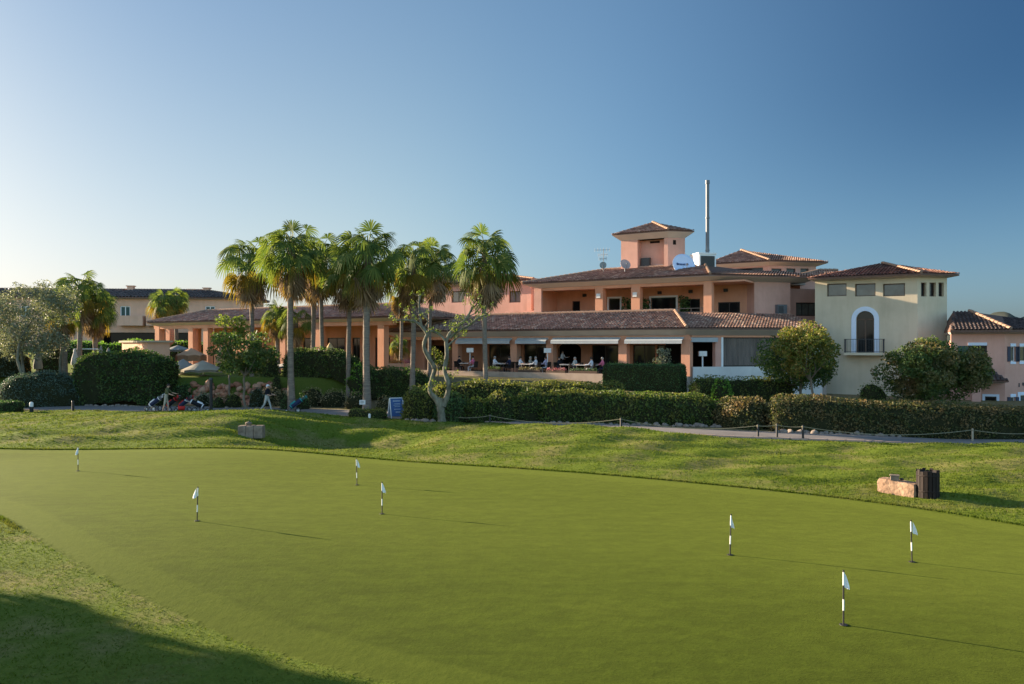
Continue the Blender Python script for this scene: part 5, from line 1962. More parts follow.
    for px, py, k in ((428, 388, .3), (432, 384, .25), (451, 376, .25), (430, 329, .25), (438, 331, .22), (455, 329, .22), (463, 330, .25), (470, 322, .25), (480, 316, .28), (486, 314, .22), (462, 322, .2), (404, 320, .2), (396, 321, .16), (412, 321, .16), (455, 336, .2), (449, 349, .16)):
        lumps.append((PX(px, d), d + r.uniform(-.2, .2), PZ(py, d), k, k, k * 0.8))
    for q in shoots_:
        lumps.append((q[0], q[1], q[2], 0.13, 0.13, 0.16))
    lump_leaves(cb, lumps, 50, 0.11, 78, 0, inner=0.1)
    cb.build('crown', 'sun_leaf', root)


build_trees()


def hedge_mesh(path, w, h, zbase=None, seed=1, rnd=0.35, bumpy=0.08, ends=0.5, step=0.2):
    """rounded hedge body along a ground path [(x,y)...]; w, h numbers or per-point lists. returns V,F"""
    P = np.array(path, float)
    L = np.concatenate([[0], np.cumsum(np.linalg.norm(np.diff(P, axis=0), axis=1))])
    n = max(4, int(L[-1] / step))
    s = np.linspace(0, L[-1], n + 1)
    X, Y = np.interp(s, L, P[:, 0]), np.interp(s, L, P[:, 1])
    Wd = np.interp(s, L, w) if isinstance(w, (list, tuple)) else np.full(n + 1, w)
    Hh = np.interp(s, L, h) if isinstance(h, (list, tuple)) else np.full(n + 1, h)
    end = np.clip(np.minimum(s, L[-1] - s) / max(ends, 1e-3), 0, 1)
    sh = np.sqrt(1 - (1 - end) ** 2)
    Wd = Wd * (0.25 + 0.75 * sh)
    Hh = Hh * (0.45 + 0.55 * sh)
    T = np.stack([np.gradient(X), np.gradient(Y)], 1)
    T /= np.linalg.norm(T, axis=1, keepdims=True)
    Nn = np.stack([-T[:, 1], T[:, 0]], 1)
    ang = np.linspace(0, math.pi, 15)
    e = rnd
    cs = np.sign(np.cos(ang)) * np.abs(np.cos(ang)) ** e
    sn = np.abs(np.sin(ang)) ** e
    zb = gz(X, Y) - 0.08 if zbase is None else np.full(n + 1, zbase)
    V = np.zeros((n + 1, 15, 3))
    for j in range(15):
        V[:, j, 0] = X + Nn[:, 0] * cs[j] * Wd / 2
        V[:, j, 1] = Y + Nn[:, 1] * cs[j] * Wd / 2
        V[:, j, 2] = zb + Hh * sn[j]
    k = wob(V.reshape(-1, 3), 1.1, seed).reshape(n + 1, 15) * bumpy + wob(V.reshape(-1, 3), 3.4, seed + 1).reshape(n + 1, 15) * bumpy * 0.75
    c = np.stack([X, Y, zb + Hh * 0.45], 1)[:, None, :]
    dd = V - c
    V = V + dd / (np.linalg.norm(dd, axis=2, keepdims=True) + 1e-6) * k[:, :, None]
    V[:, :, 2] = np.maximum(V[:, :, 2], (zb - 0.1)[:, None])
    idx = np.arange((n + 1) * 15).reshape(n + 1, 15)
    Fq = np.stack([idx[:-1, :-1], idx[:-1, 1:], idx[1:, 1:], idx[1:, :-1]], -1).reshape(-1, 4)
    caps = [list(idx[0]), list(idx[-1][::-1])]
    return V.reshape(-1, 3), Fq, caps


mat('twig_core', (0.030, 0.032, 0.014), (0.018, 0.02, 0.01), 5, 0.95, 0.05)


def hedge(name, label, path, w, h, leaf, cat='hedge', size=0.11, dens=260, seed=1, group=None, rnd=0.35, bumpy=0.08, ends=0.5, zbase=None, core='twig_core', shoots=0.075):
    V, Fq, caps = hedge_mesh(path, w, h, zbase, seed, rnd, bumpy * (1.5 if bumpy > 0.05 else 1.0), ends)
    mb = MB()
    c = V.mean(0)
    Vc = V.copy()
    Vc[:, :2] = Vc[:, :2]
    # the twiggy inside sits a little under the leaf skin
    mb.add(Vc - 0.0, Fq, 0, True)
    for q in caps:
        mb.add(V[np.array(q)], [list(range(len(q)))], 0)
    P, Nn = sample_surface(V, Fq, dens, seed)
    r = np.random.default_rng(seed)
    # make normals point outward
    cc = np.stack([P[:, 0], P[:, 1], P[:, 2]], 1)
    flip = Nn[:, 2] < -0.05
    Nn[flip] *= -1
    topw = np.clip(Nn[:, 2], 0, 1)
    off = np.minimum(r.exponential(shoots, len(P)) * (1 + 0.8 * topw * (shoots > 0.05)), 0.26)
    P = P + (Nn * 0.75 + np.array([0, 0, 0.45]) * topw[:, None]) * (off - 0.02)[:, None]
    # clumps: leaves bunch together and leave darker gaps
    cl = wob(P, 5.5, seed + 7)
    keep = r.random(len(P)) < np.clip(0.75 + 0.5 * cl, 0.3, 1.0)
    if shoots > 0.04:
        P, Nn = P[keep], Nn[keep]
    leaf_quads(P, Nn, size, 1.7, 0.6, seed + 3, 1, mb, 0.0)
    pt = path[len(path) // 2]
    o = solo(mb, name, [core, leaf], label, cat, (pt[0], pt[1], gz1(*pt)), group)
    return o


def G(px, py, z=0.0):
    """ground point seen at a picture position when the ground there is at height z"""
    d = (H - z) * F / (py - HY)
    return (PX(px, d), d)


def D(px, d):
    return (PX(px, d), d)


def build_hedges():
    # pool garden side
    hedge('shrub_mound', 'large low rounded blue green shrub mound beside the path', [D(-2, 55.0), D(20, 55.4), D(45, 56.2), D(70, 56.8), D(84, 57.2)], [2.6, 3.4, 3.6, 3.2, 2.4], [1.9, 2.25, 2.35, 2.2, 1.7], 'hedge_leaf_blue', 'shrub', 0.10, 300, 3, None, 0.62, 0.07, 1.6)
    hedge('shrub_mound', 'taller blue green shrub mound cut by the picture edge behind the low one', [D(-40, 59.5), D(-10, 59.8), D(12, 60.2), D(24, 60.4)], 3.2, [2.4, 2.5, 2.45, 1.9], 'hedge_leaf_blue', 'shrub', 0.10, 280, 4, None, 0.62, 0.07, 1.6)
    hedge('tall_hedge', 'tall bushy dark green hedge block behind the golf trolleys', [D(77, 57.6), D(100, 58), D(130, 58.2), D(150, 58), D(168, 57.6)], 3.0, [3.1, 3.35, 3.35, 3.3, 3.2], 'green_leaf', 'hedge', 0.17, 170, 5, None, 0.2, 0.12, 0.25, shoots=0.11)
    hedge('box_hedge', 'small clipped dark box hedge at the picture edge by the lamp bollard', [D(-30, 51.2), D(0, 51), D(17.5, 50.8)], 1.6, 0.75, 'hedge_leaf_dark', 'hedge', 0.08, 420, 6, None, 0.25, 0.03, 0.3, shoots=0.03)
    hedge('low_hedge', 'long clipped green hedge behind the palm trunks', [D(286, 60.4), D(320, 60), D(350, 59), D(380, 58), D(405, 57), D(425, 56)], 1.7, [1.9, 1.95, 1.95, 1.9, 1.85, 1.85], 'green_leaf', 'hedge', 0.14, 260, 8, None, 0.42, 0.08, 0.5, shoots=0.09)
    hedge('tall_shrub', 'bright green rounded shrub poking above the hedge by the thick grey trunk', [D(349, 57.6), D(357, 57.4), D(366, 57.2)], 1.5, [2.5, 2.75, 2.6], 'hedge_leaf_bright', 'shrub', 0.15, 170, 9, None, 0.6, 0.14, 0.6, shoots=0.1)
    for i, (a, b, d0, h, lab) in enumerate(((303, 322, 56.5, 1.3, 'dry flowering shrub beside the thick palm trunk, nearest the walking golfer'), (324, 345, 56, 1.15, 'dry flowering shrub in the middle below the clipped hedge'), (347, 366, 54.6, 0.95, 'low dry flowering shrub behind the small white notice'), (377, 392, 54, 0.9, 'dry twiggy shrub behind the blue board'))):
        hedge('flowering_shrub', lab, [D(a, d0), D((a + b) / 2, d0 - 0.2), D(b, d0 - 0.3)], 1.3, h, 'dry_leaf', 'shrub', 0.11, 130, 12 + i, 'dry flowering shrubs', 0.6, 0.15, 0.6, shoots=0.12)
    for i, (a, b, d0, h, lab) in enumerate(((281, 291, 53.2, 1.05, 'dark round shrub left of the thick palm trunk base'), (297, 309, 53.4, 0.95, 'dark round shrub right of the thick palm trunk base'), (214, 224, 54.4, 0.9, 'low green shrub nearest the black post'), (226, 241, 54.8, 0.95, 'low green shrub before the red rock wall, by the slim tree'), (250, 264, 55.2, 1.25, 'grey green shrub behind the walking golfer'), (272, 281, 58.0, 1.9, 'upright leafy shrub at the end of the clipped hedge'))):
        hedge('round_shrub', lab, [D(a, d0), D((a + b) / 2, d0), D(b, d0)], 1.1, h, ('hedge_leaf_dark', 'hedge_leaf_dark', 'hedge_leaf', 'hedge_leaf', 'hedge_leaf_blue', 'green_leaf')[i], 'shrub', 0.10, 260, 20 + i, 'round shrubs along the path', 0.65, 0.08, 0.5, shoots=0.06)
    hedge('low_hedge', 'short knee high clipped hedge in front of the blue board', [D(350, 46.4), D(366, 46.2), D(385, 45.8)], 1.2, 0.62, 'hedge_leaf', 'hedge', 0.09, 380, 30, None, 0.3, 0.03, 0.3, shoots=0.03)
    # garden hedge in front of the terrace: rounded shrubs, then a long clipped run
    sh = [(404, 416, 438, 46.0, 2.0, 'hedge_leaf_gold', 'yellow green round shrub left of the twisted olive'),
          (436, 451, 468, 45.2, 1.75, 'hedge_leaf_dark', 'dark round shrub right behind the twisted olive trunk'),
          (464, 478, 488, 45.0, 1.55, 'hedge_leaf', 'smaller mid green shrub two along from the twisted olive'),
          (484, 500, 516, 45.4, 1.8, 'hedge_leaf', 'fresh green dome shaped shrub below the lone palm'),
          (512, 530, 548, 45.6, 1.85, 'hedge_leaf', 'green shrub just before the long clipped run starts')]
    for i, (a, m_, b, d0, h, lf, lab) in enumerate(sh):
        hedge('garden_shrub', lab, [D(a, d0), D(m_, d0 - 0.1), D(b, d0)], 1.9, h * 0.84, lf, 'shrub', 0.125, 330, 40 + i, 'rounded shrubs along the terrace hedge', 0.66, 0.10, 0.9, shoots=0.09)
    hedge('garden_hedge', 'low yellow green hedge row behind the rounded shrubs under the terrace', [D(434, 49.5), D(470, 49), D(520, 48.6), D(570, 48.2), D(625, 47.6)], 2.0, [1.85, 1.95, 1.9, 1.78, 1.65], 'hedge_leaf_gold', 'hedge', 0.135, 280, 50, None, 0.6, 0.10, 0.7, shoots=0.10)
    hedge('garden_hedge', 'long leafy hedge with a bright top in front of the boxed hedge', [D(540, 45.2), D(575, 45.0), D(620, 44.4), D(660, 44.0), D(700, 43.8), D(719, 43.6)], 2.3, [1.5, 1.62, 1.6, 1.5, 1.4, 1.3], 'hedge_leaf', 'hedge', 0.135, 330, 51, None, 0.62, 0.10, 0.9, shoots=0.10)
    hedge('boxed_hedge', 'square clipped dark hedge standing against the terrace columns', [D(604, 53.6), D(640, 52.6), D(686, 51.4)], 1.5, [1.72, 1.75, 1.75], 'hedge_leaf_dark', 'hedge', 0.09, 420, 52, None, 0.16, 0.03, 0.2, zbase=1.25, shoots=0.03)
    hedge('bright_shrub', 'bright lime green grassy shrub in the gap between the two hedges', [D(713, 48), D(722, 47.8), D(731, 47.8)], 1.3, [1.5, 1.75, 1.5], 'hedge_leaf_bright', 'shrub', 0.16, 200, 53, None, 0.6, 0.12, 0.5, shoots=0.12)
    hedge('garden_hedge', 'low green hedge at the foot of the white plinth wall', [D(690, 50), D(720, 50), D(760, 50.5), D(790, 51)], 1.6, [1.2, 1.3, 1.35, 1.3], 'hedge_leaf', 'hedge', 0.11, 260, 54, None, 0.5, 0.1, 0.5)
    hedge('rust_shrub', 'rust tinted rounded hedge end beside the three rope posts', [D(721, 43.4), D(735, 42.6), D(752, 42.0), D(768, 41.6)], 2.2, [1.25, 1.45, 1.48, 1.45], 'hedge_leaf_rust', 'hedge', 0.125, 340, 55, None, 0.58, 0.09, 0.8, shoots=0.09)
    hedge('garden_hedge', 'very long dark clipped hedge running below the cream tower to the picture edge', [D(768, 41.4), D(800, 41), D(850, 40.6), D(900, 40.2), D(960, 39.8), D(1024, 39.6), D(1110, 39.6)], 2.2, [1.5, 1.55, 1.58, 1.54, 1.44, 1.34, 1.34], 'hedge_leaf_rust', 'hedge', 0.125, 340, 56, None, 0.52, 0.075, 0.6, shoots=0.09)
    hedge('round_shrub', 'small green shrub showing above the long hedge at the tower foot', [D(860, 46), D(873, 46), D(886, 46)], 1.3, [1.7, 1.95, 1.7], 'hedge_leaf', 'shrub', 0.11, 260, 57, None, 0.6, 0.1, 0.5)
    # greenery behind the pool garden
    for i, (a, m_, b, d0, h, lf, lab) in enumerate(((176, 183, 190, 58.2, 0.75, 'hedge_leaf_dark', 'dark planting mound above the rock wall behind the trolleys'),
                                                  (262, 270, 278, 60.0, 1.7, 'green_leaf', 'leafy shrub on the lawn edge near the hedge end'),
                                                  (218, 226, 236, 71, 1.9, 'green_leaf', 'green bush under the pavilion between its columns'),
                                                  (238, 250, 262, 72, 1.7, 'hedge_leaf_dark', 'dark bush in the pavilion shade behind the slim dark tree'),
                                                  (196, 203, 210, 56.6, 0.8, 'olive_leaf', 'low grey rosemary bush at the rock wall foot by the black post'),
                                                  (262, 276, 288, 57.0, 1.0, 'dry_leaf', 'straw coloured grasses between the golfer and the thick palm'))):
        hedge('garden_bush', lab, [D(a, d0), D(m_, d0), D(b, d0)], 1.5, h, lf, 'shrub', 0.14, 190, 80 + i, 'bushes in the pool garden', 0.6, 0.14, 0.6, shoots=0.1)
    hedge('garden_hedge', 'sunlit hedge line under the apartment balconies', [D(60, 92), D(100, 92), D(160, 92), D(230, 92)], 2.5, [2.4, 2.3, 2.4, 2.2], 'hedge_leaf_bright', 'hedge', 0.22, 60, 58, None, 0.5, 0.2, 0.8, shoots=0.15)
    hedge('tall_shrub', 'dark shrub beside the kiosk at the pavilion corner', [D(146, 72), D(152, 72), D(158, 72)], 1.6, [2.2, 2.6, 2.3], 'green_leaf', 'shrub', 0.18, 90, 59, None, 0.6, 0.2, 0.6, shoots=0.12)
    hedge('tall_shrub', 'dark shrub between the leaning olive and the mushroom palm', [D(38, 66), D(50, 66), D(60, 66)], 1.6, [2.2, 2.5, 2.3], 'hedge_leaf_dark', 'shrub', 0.15, 110, 60, None, 0.6, 0.15, 0.6)
    # trees out of frame on the near side, known only by the long shadow they throw across the lawn
    for i, (x, y, h, lab) in enumerate(((-25.5, 19.5, 9.2, 'dark cypress nearest the putting green, throwing its shadow over the near lawn'), (-28.0, 15.5, 11.0, 'dark cypress second along the near lawn edge'), (-30, 10.8, 10.5, 'dark cypress third along the near lawn edge'))):
        root = thing('cypress', lab, 'tree', (x, y, gz1(x, y)), 0, 'cypresses shading the near lawn')
        tb = MB()
        tb.tube([(x, y, 0), (x, y, h * 0.9)], [0.2, 0.05], 8)
        tb.build('trunk', 'bark', root)
        cb = MB()
        lump_leaves(cb, [(x, y, h * f, 2.5 * (1.05 - f * 0.75), 2.5 * (1.05 - f * 0.75), h * 0.16) for f in (0.12, 0.25, 0.4, 0.55, 0.7, 0.85, 0.95)], 60, 0.4, 90 + i, 0, inner=0.15)
        cb.build('crown', 'hedge_leaf_dark', root)


build_hedges()
# ------------------------------------------------------------------ putting green things
def GZ(px, py):
    """ground point of the real terrain under a picture position"""
    z = 0.0
    for _ in range(8):
        x, d = G(px, py, z)
        z = gz1(x, d)
    return x, d, z


def build_flags():
    spots = [(78, 471, -1, 'white putting flag farthest out on the green, nearest the hedge mounds'),
             (197, 521, -1, 'white putting flag blown towards the dark near lawn, with a long shadow tip'),
             (357, 485, 1, 'smaller white putting flag below the shaded bank, rear of the close pair'),
             (382, 514, 1, 'white putting flag standing in front of the close pair on the green'),
             (730, 555, 1, 'white putting flag alone in the middle of the green, cloth hanging close to its pole'),
             (912, 562, 1, 'white putting flag nearest the wooden bin, with a yellowed pole top'),
             (843.5, 625, 1, 'nearest and largest putting flag, cloth hanging low')]
    for i, (px, py, sg, lab) in enumerate(spots):
        x, d, z = GZ(px, py)
        root = thing('putting_flag', lab, 'flag', (x, d, z), 0.0, 'putting flags on the green')
        mb = MB()
        r = 0.0135
        zs = [(0.0, 0.22, 0), (0.22, 0.39, 1), (0.39, 0.60, 0), (0.60, 0.80, 1), (0.80, 0.83, 0)]
        tilt = 0.03 * math.sin(i * 2.1)
        for a, b, m in zs:
            mb.tube([(tilt * a, 0, a - (0.02 if a == 0 else 0)), (tilt * b, 0, b)], r, 8, m)
        mb.build('pole', ['black_post', 'white_paint'], root, local=True)
        fm = MB()
        V, Fs, nu, nv = [], [], 7, 9
        rr = np.random.default_rng(i)
        wmax = (0.10, 0.115, 0.09, 0.105, 0.075, 0.10, 0.095)[i]
        for a in range(nv):
            f = a / (nv - 1)
            zt = 0.79 - 0.215 * f
            for b in range(nu):
                g = b / (nu - 1)
                w = wmax * (f ** 0.8) * (1.0 if f < 0.85 else 1.0 - 0.9 * (f - 0.85) * g)
                yy = 0.035 * math.sin(g * 7 + i) * f * g ** 0.5
                V.append((sg * (0.012 + w * g), yy - 0.005, zt - 0.05 * g * f + 0.01 * math.sin(g * 6 + f * 3)))
        for a in range(nv - 1):
            for b in range(nu - 1):
                Fs.append([a * nu + b, a * nu + b + 1, (a + 1) * nu + b + 1, (a + 1) * nu + b])
        V2 = [(v[0], v[1] + 0.004, v[2]) for v in V]
        o_ = len(V)
        mb2 = Fs + [[q + o_ for q in f[::-1]] for f in Fs]
        fm.add(V + V2, mb2, 0, True)
        fm.build('flag_cloth', 'flag_cloth', root, local=True)
        cm = MB()
        cm.lathe((0, 0, 0), [(0.062, 0.004), (0.062, 0.010), (0.054, 0.012)], 18)
        cm.build('cup', 'black_post', root, local=True)


build_flags()


def rough_block(mb, c, size, rz, seed, amp=0.05, n=9, m=0, tilt=0.0):
    """squared quarry block with chipped, uneven faces"""
    r = np.random.default_rng(seed)
    for ax in range(3):
        for sg in (-1, 1):
            g = np.linspace(-1, 1, n)
            A, B = np.meshgrid(g, g)
            P = np.zeros((n, n, 3))
            o = [q for q in range(3) if q != ax]
            P[..., ax] = sg
            P[..., o[0]], P[..., o[1]] = A, B
            P = P.reshape(-1, 3)
            rd = np.sign(P) * (1 - 0.10 * (np.abs(P) ** 6).sum(1, keepdims=True) / 3)
            P = np.where(np.abs(P) > 0.9, P * (1 - 0.035 * ((np.abs(P) > 0.8).sum(1, keepdims=True) - 1)), P)
            P = P * np.array(size) / 2
            k = wob(P * np.array([1, 1, 1.4]) + 5, 4.5, seed) * amp + wob(P, 12.0, seed + 1) * amp * 0.35
            P = P * (1 + k[:, None] * 0.6)
            P[:, 2] = P[:, 2] + tilt * P[:, 0]
            ca, sa = math.cos(rz), math.sin(rz)
            Q = np.stack([c[0] + P[:, 0] * ca - P[:, 1] * sa, c[1] + P[:, 0] * sa + P[:, 1] * ca, c[2] + P[:, 2]], 1)
            idx = np.arange(n * n).reshape(n, n)
            F_ = np.stack([idx[:-1, :-1], idx[:-1, 1:], idx[1:, 1:], idx[1:, :-1]], -1).reshape(-1, 4)
            mb.add(Q, F_, m, True)


def build_lawn_things():
    # long sandstone block and slatted wooden bin beside it
    x, d, z = GZ(903, 496)
    d += 0.25
    mb = MB()
    rough_block(mb, (x, d, z + 0.19), (1.02, 0.46, 0.44), R(-46), 5, 0.085, n=13, tilt=-0.07)
    solo(mb, 'stone_block', 'sandstone', 'warm sandstone block lit orange, lying beside the dark wooden bin', 'stone', (x, d, z), 'stone blocks on the lawn')
    root = thing('tee_marker', 'small pale grey fitting sitting on top of the orange sandstone block', 'marker', (x - 0.12, d, z + 0.41))
    mb = MB()
    mb.box((-0.0, 0, 0.05), (0.22, 0.2, 0.15), R(-22))
    mb.box((-0.0, 0, 0.14), (0.25, 0.23, 0.03), R(-22))
    mb.build('box', 'greystone', root, local=True)
    mb = MB()
    mb.tube([(0.2, -0.02, 0.01), (0.2, -0.02, 0.06)], 0.05, 10)
    mb.build('knob', 'dark_metal', root, local=True)
    x, d, z = GZ(931.5, 498)
    d += 0.2
    root = thing('litter_bin', 'dark weathered wooden stave bin standing at the end of the sandstone block', 'bin', (x, d, z))
    mb = MB()
    n = 17
    rad = 0.275
    for i in range(n):
        a = 2 * math.pi * i / n
        h = 0.76 + 0.03 * math.sin(i * 3.7)
        mb.box((rad * math.cos(a), rad * math.sin(a), h / 2 - 0.01), (0.045, 2 * math.pi * rad / n * 0.88, h), a)
    mb.build('stave_wall', 'bin_wood', root, local=True)
    mb = MB()
    mb.lathe((0, 0, 0), [(0.235, 0.02), (0.235, 0.7), (0.215, 0.7), (0.215, 0.08)], 18)
    mb.build('liner', 'black_post', root, local=True)
    for zz in (0.16, 0.6):
        mb = MB()
        mb.lathe((0, 0, zz), [(0.30, 0.0), (0.303, 0.0), (0.303, 0.035), (0.30, 0.035)], 24)
        mb.build('hoop', 'bin_wood', root, local=True)
    # grey block near the trolleys with a little cover on top
    x, d, z = GZ(249.5, 436)
    d += 0.3
    mb = MB()
    for q, (dx, w) in enumerate(((-0.38, 0.36), (-0.02, 0.34), (0.36, 0.40))):
        rough_block(mb, (x + dx, d, z + 0.25), (w, 0.55, 0.58), 0.05, 9 + q, 0.05)
    o = solo(mb, 'stone_block', 'greystone', 'grey brown stone block in three courses on the bank below the trolleys', 'stone', (x, d, z), 'stone blocks on the lawn')
    root = thing('tee_marker', 'small round capped fitting on the grey brown stone block', 'marker', (x - 0.14, d, z + 0.52))
    mb = MB()
    mb.lathe((0, 0, 0), [(0.13, 0.0), (0.13, 0.10), (0.16, 0.11), (0.15, 0.15), (0.05, 0.19)], 12)
    mb.build('cap', 'greystone', root, local=True)
    mb = MB()
    mb.tube([(0.03, 0, 0.18), (0.03, 0, 0.22)], 0.03, 8)
    mb.build('knob', 'dark_metal', root, local=True)


build_lawn_things()


# ------------------------------------------------------------------ path furniture
def build_path_things():
    def bollard(px, py, h, r, label, white=False, d=None):
        x, d_, z = GZ(px, py) if d is None else (PX(px, d), d, gz1(PX(px, d), d))
        root = thing('path_bollard' if h < 1.2 else 'black_post', label, 'bollard' if h < 1.2 else 'post', (x, d_, z))
        mb = MB()
        k = 0.55 if white else 0.94
        mb.lathe((0, 0, 0), [(r, -0.1), (r, h * k)], 14)
        mb.build('post', 'black_post', root, local=True)
        mb = MB()
        if white:
            mb.lathe((0, 0, 0), [(r * 0.98, h * k), (r * 1.0, h * 0.9), (r * 0.75, h * 0.97), (r * 0.2, h)], 14)
            mb.build('lamp_head', 'lamp_white', root, local=True)
        else:
            mb.lathe((0, 0, 0), [(r * 1.12, h * k), (r * 1.12, h * 0.985), (r * 0.8, h)], 14)
            mb.build('cap', 'dark_metal', root, local=True)
        return root
    bollard(31.5, 411, 0.68, 0.115, 'lamp bollard with a white head and black foot beside the box hedge', True, 50.8)
    bollard(73, 411.5, 0.62, 0.08, 'plain short black bollard in front of the blue green mound', False, 50.6)
    bollard(211, 412, 2.15, 0.10, 'tall plain black post standing by the golf trolleys', False, 50.0)
    # notice, marker and board by the thick palm
    x, d = D(362.5, 48.5)
    z = gz1(x, d)
    root = thing('notice_post', 'small white notice board on a thin stake before the thick grey palm', 'sign', (x, d, z))
    mb = MB()
    mb.tube([(0, 0, -0.1), (0, 0, 1.0)], 0.022, 8)
    mb.build('stake', 'metal_grey', root, local=True)
    mb = MB()
    mb.box((0, -0.035, 0.83), (0.36, 0.03, 0.27))
    mb.build('board', 'lamp_white', root, local=True)
    mb = MB()
    for k, (w, zz) in enumerate(((0.2, 0.9), (0.24, 0.84), (0.16, 0.78))):
        mb.box((-0.02, -0.053, zz), (w, 0.004, 0.022))
    mb.build('board_lines', 'dark_metal', root, local=True)
    x, d = D(369.5, 45.2)
    mb = MB()
    mb.lathe((x, d, gz1(x, d)), [(0.07, -0.05), (0.07, 0.2), (0.045, 0.24)], 10)
    solo(mb, 'marker_peg', 'lamp_white', 'low white marker peg in front of the knee high clipped hedge', 'marker', (x, d, gz1(x, d)))
    x, d = D(396, 47.3)
    z = gz1(x, d)
    root = thing('sandwich_board', 'blue folding sandwich board with pale lines and white edges on the path', 'sign', (x, d, z), R(28))
    h, w, sp = 1.14, 0.72, 0.32
    for sg, m, nm in ((-1, 'sign_blue', 'front_panel'), (1, 'sign_pale', 'rear_panel')):
        mb = MB()
        y0, y1 = sg * sp, sg * 0.03
        t = 0.02
        mb.hexa([(-w / 2, y0 - t, 0.12), (w / 2, y0 - t, 0.12), (w / 2, y0 + t, 0.12), (-w / 2, y0 + t, 0.12), (-w / 2, y1 - t, h), (w / 2, y1 - t, h), (w / 2, y1 + t, h), (-w / 2, y1 + t, h)])
        pn = mb.build(nm, m, root, local=True)
        mb = MB()
        for xs in (-w / 2 - 0.035, w / 2 + 0.035):
            mb.tube([(xs, y0, 0.0), (xs, y1, h + 0.02)], 0.03, 6)
        mb.tube([(-w / 2, y1, h + 0.02), (w / 2, y1, h + 0.02)], 0.03, 6)
        mb.build('frame', 'white_paint', pn, local=True)
        if sg < 0:
            mb = MB()
            for k, (zz, ww, hh) in enumerate(((0.99, 0.46, 0.09), (0.84, 0.36, 0.04), (0.76, 0.42, 0.035), (0.67, 0.34, 0.035), (0.52, 0.40, 0.05), (0.34, 0.28, 0.12))):
                f = (zz - 0.12) / (h - 0.12)
                yc = y0 + (y1 - y0) * f - 0.024
                mb.box((0.02 * (k % 2), yc, zz), (ww, 0.008, hh))
            mb.build('printed_lines', 'sign_pale', pn, local=True)
    # rope posts
    posts = [(440, 422, 0.45, 'post', 'lowest rope post at the foot of the twisted olive'), (490, 424, 0.52, 'post', 'short black rope post below the lone palm'), (621, 431.5, 0.66, 'post', 'black rope post standing alone in front of the long leafy hedge'),
             (758, 438, 0.62, 'post', 'first black rope post of the three beside the rust tinted hedge'), (777, 438.5, 0.68, 'post', 'middle black rope post of the three beside the rust tinted hedge'),
             (803, 440, 0.66, 'post', 'last black rope post of the three, where the sagging rope starts'), (972.5, 441.5, 0.60, 'wood', 'pale wooden rope post below the pink house'), (1052, 443, 0.6, 'wood', 'pale wooden rope post just past the picture edge')]
    P = []
    for px, py, h, kind, lab in posts:
        x, d, z = GZ(px, py)
        root = thing('rope_post', lab, 'post', (x, d, z), 0, 'rope posts along the path')
        r = 0.052 if kind == 'post' else 0.045
        mb = MB()
        mb.lathe((0, 0, 0), [(r, -0.15), (r, h), (r * 0.6, h + 0.02)], 10)
        mb.build('post', 'black_post' if kind == 'post' else 'wood_post', root, local=True)
        mb = MB()
        mb.lathe((0, 0, h - 0.07), [(r * 1.25, 0), (r * 1.25, 0.035)], 10)
        mb.build('rope_ring', 'rope_fibre', root, local=True)
        P.append(np.array((x, d, z + h - 0.05)))
    labs = ['thin rope from the twisted olive to the short post below the lone palm', 'thin rope along the shaded verge in front of the terrace hedge', 'long low rope in front of the leafy hedge ending at the three posts', 'short rope between the first two of the three posts', 'short rope between the last two of the three posts', 'long sagging pale rope below the cream tower', 'pale rope running out of the picture below the pink house']
    for i in range(len(P) - 1):
        a, b = P[i], P[i + 1]
        L = np.linalg.norm(b - a)
        pts = []
        for f in np.linspace(0, 1, 15):
            p = a + (b - a) * f
            sag = min(0.30, 0.045 * L) * 4 * f * (1 - f)
            p = p - np.array([0, 0, sag])
            p[2] = max(p[2], gz1(p[0], p[1]) + 0.03)
            pts.append(p)
        mb = MB()
        mb.tube(pts, 0.017, 6)
        solo(mb, 'rope', 'rope_fibre', labs[i], 'rope', tuple(a), 'ropes strung between the path posts')
    # edging stones at the foot of the hedges
    r = np.random.default_rng(4)
    base = []
    for k in range(3):
        mb = MB()
        mb.ellipsoid((0, 0, 0.05), (0.20, 0.15, 0.13), 0, 10, 6, 0.14, 60 + k)
        base.append(mb)
    protos = []
    runs = [(548, 722, 43.2, 42.0, 40, 'rounded pale edging stone between path and the long leafy hedge'), (776, 900, 39.9, 38.9, 24, 'rounded pale edging stone between path and the very long dark hedge'), (86, 142, 56.0, 55.8, 16, 'brownish edging stone at the foot of the tall dark hedge block'), (404, 436, 44.8, 44.2, 8, 'pinkish edging stone at the foot of the yellow green shrub'), (226, 268, 53.6, 53.4, 10, 'edging stone beside the walking golfer')]
    for a, b, d0, d1, n, lab in runs:
        for i in range(n):
            f = (i + r.uniform(0.1, 0.9)) / n
            x, d = D(a + (b - a) * f, d0 + (d1 - d0) * f + r.uniform(-0.25, 0.25))
            k = r.integers(0, 3)
            key = ('stone', int(k))
            if key not in PROTO:
                PROTO[key] = base[k].build('edging_stone', 'rubble', None, local=True)
                o = PROTO[key]
            else:
                o = PROTO[key].copy()
                COL.objects.link(o)
            o.location = (x, d, gz1(x, d))
            o.rotation_euler = (0, 0, r.uniform(0, 6.28))
            s_ = r.uniform(0.45, 1.05)
            o.scale = (s_ * r.uniform(0.85, 1.3), s_, s_ * r.uniform(0.8, 1.2))
            tag(o, lab, 'stone', 'edging stones, ' + lab.split(' stone ')[1])
    # red rock retaining wall below the pool lawn
    mb = MB()
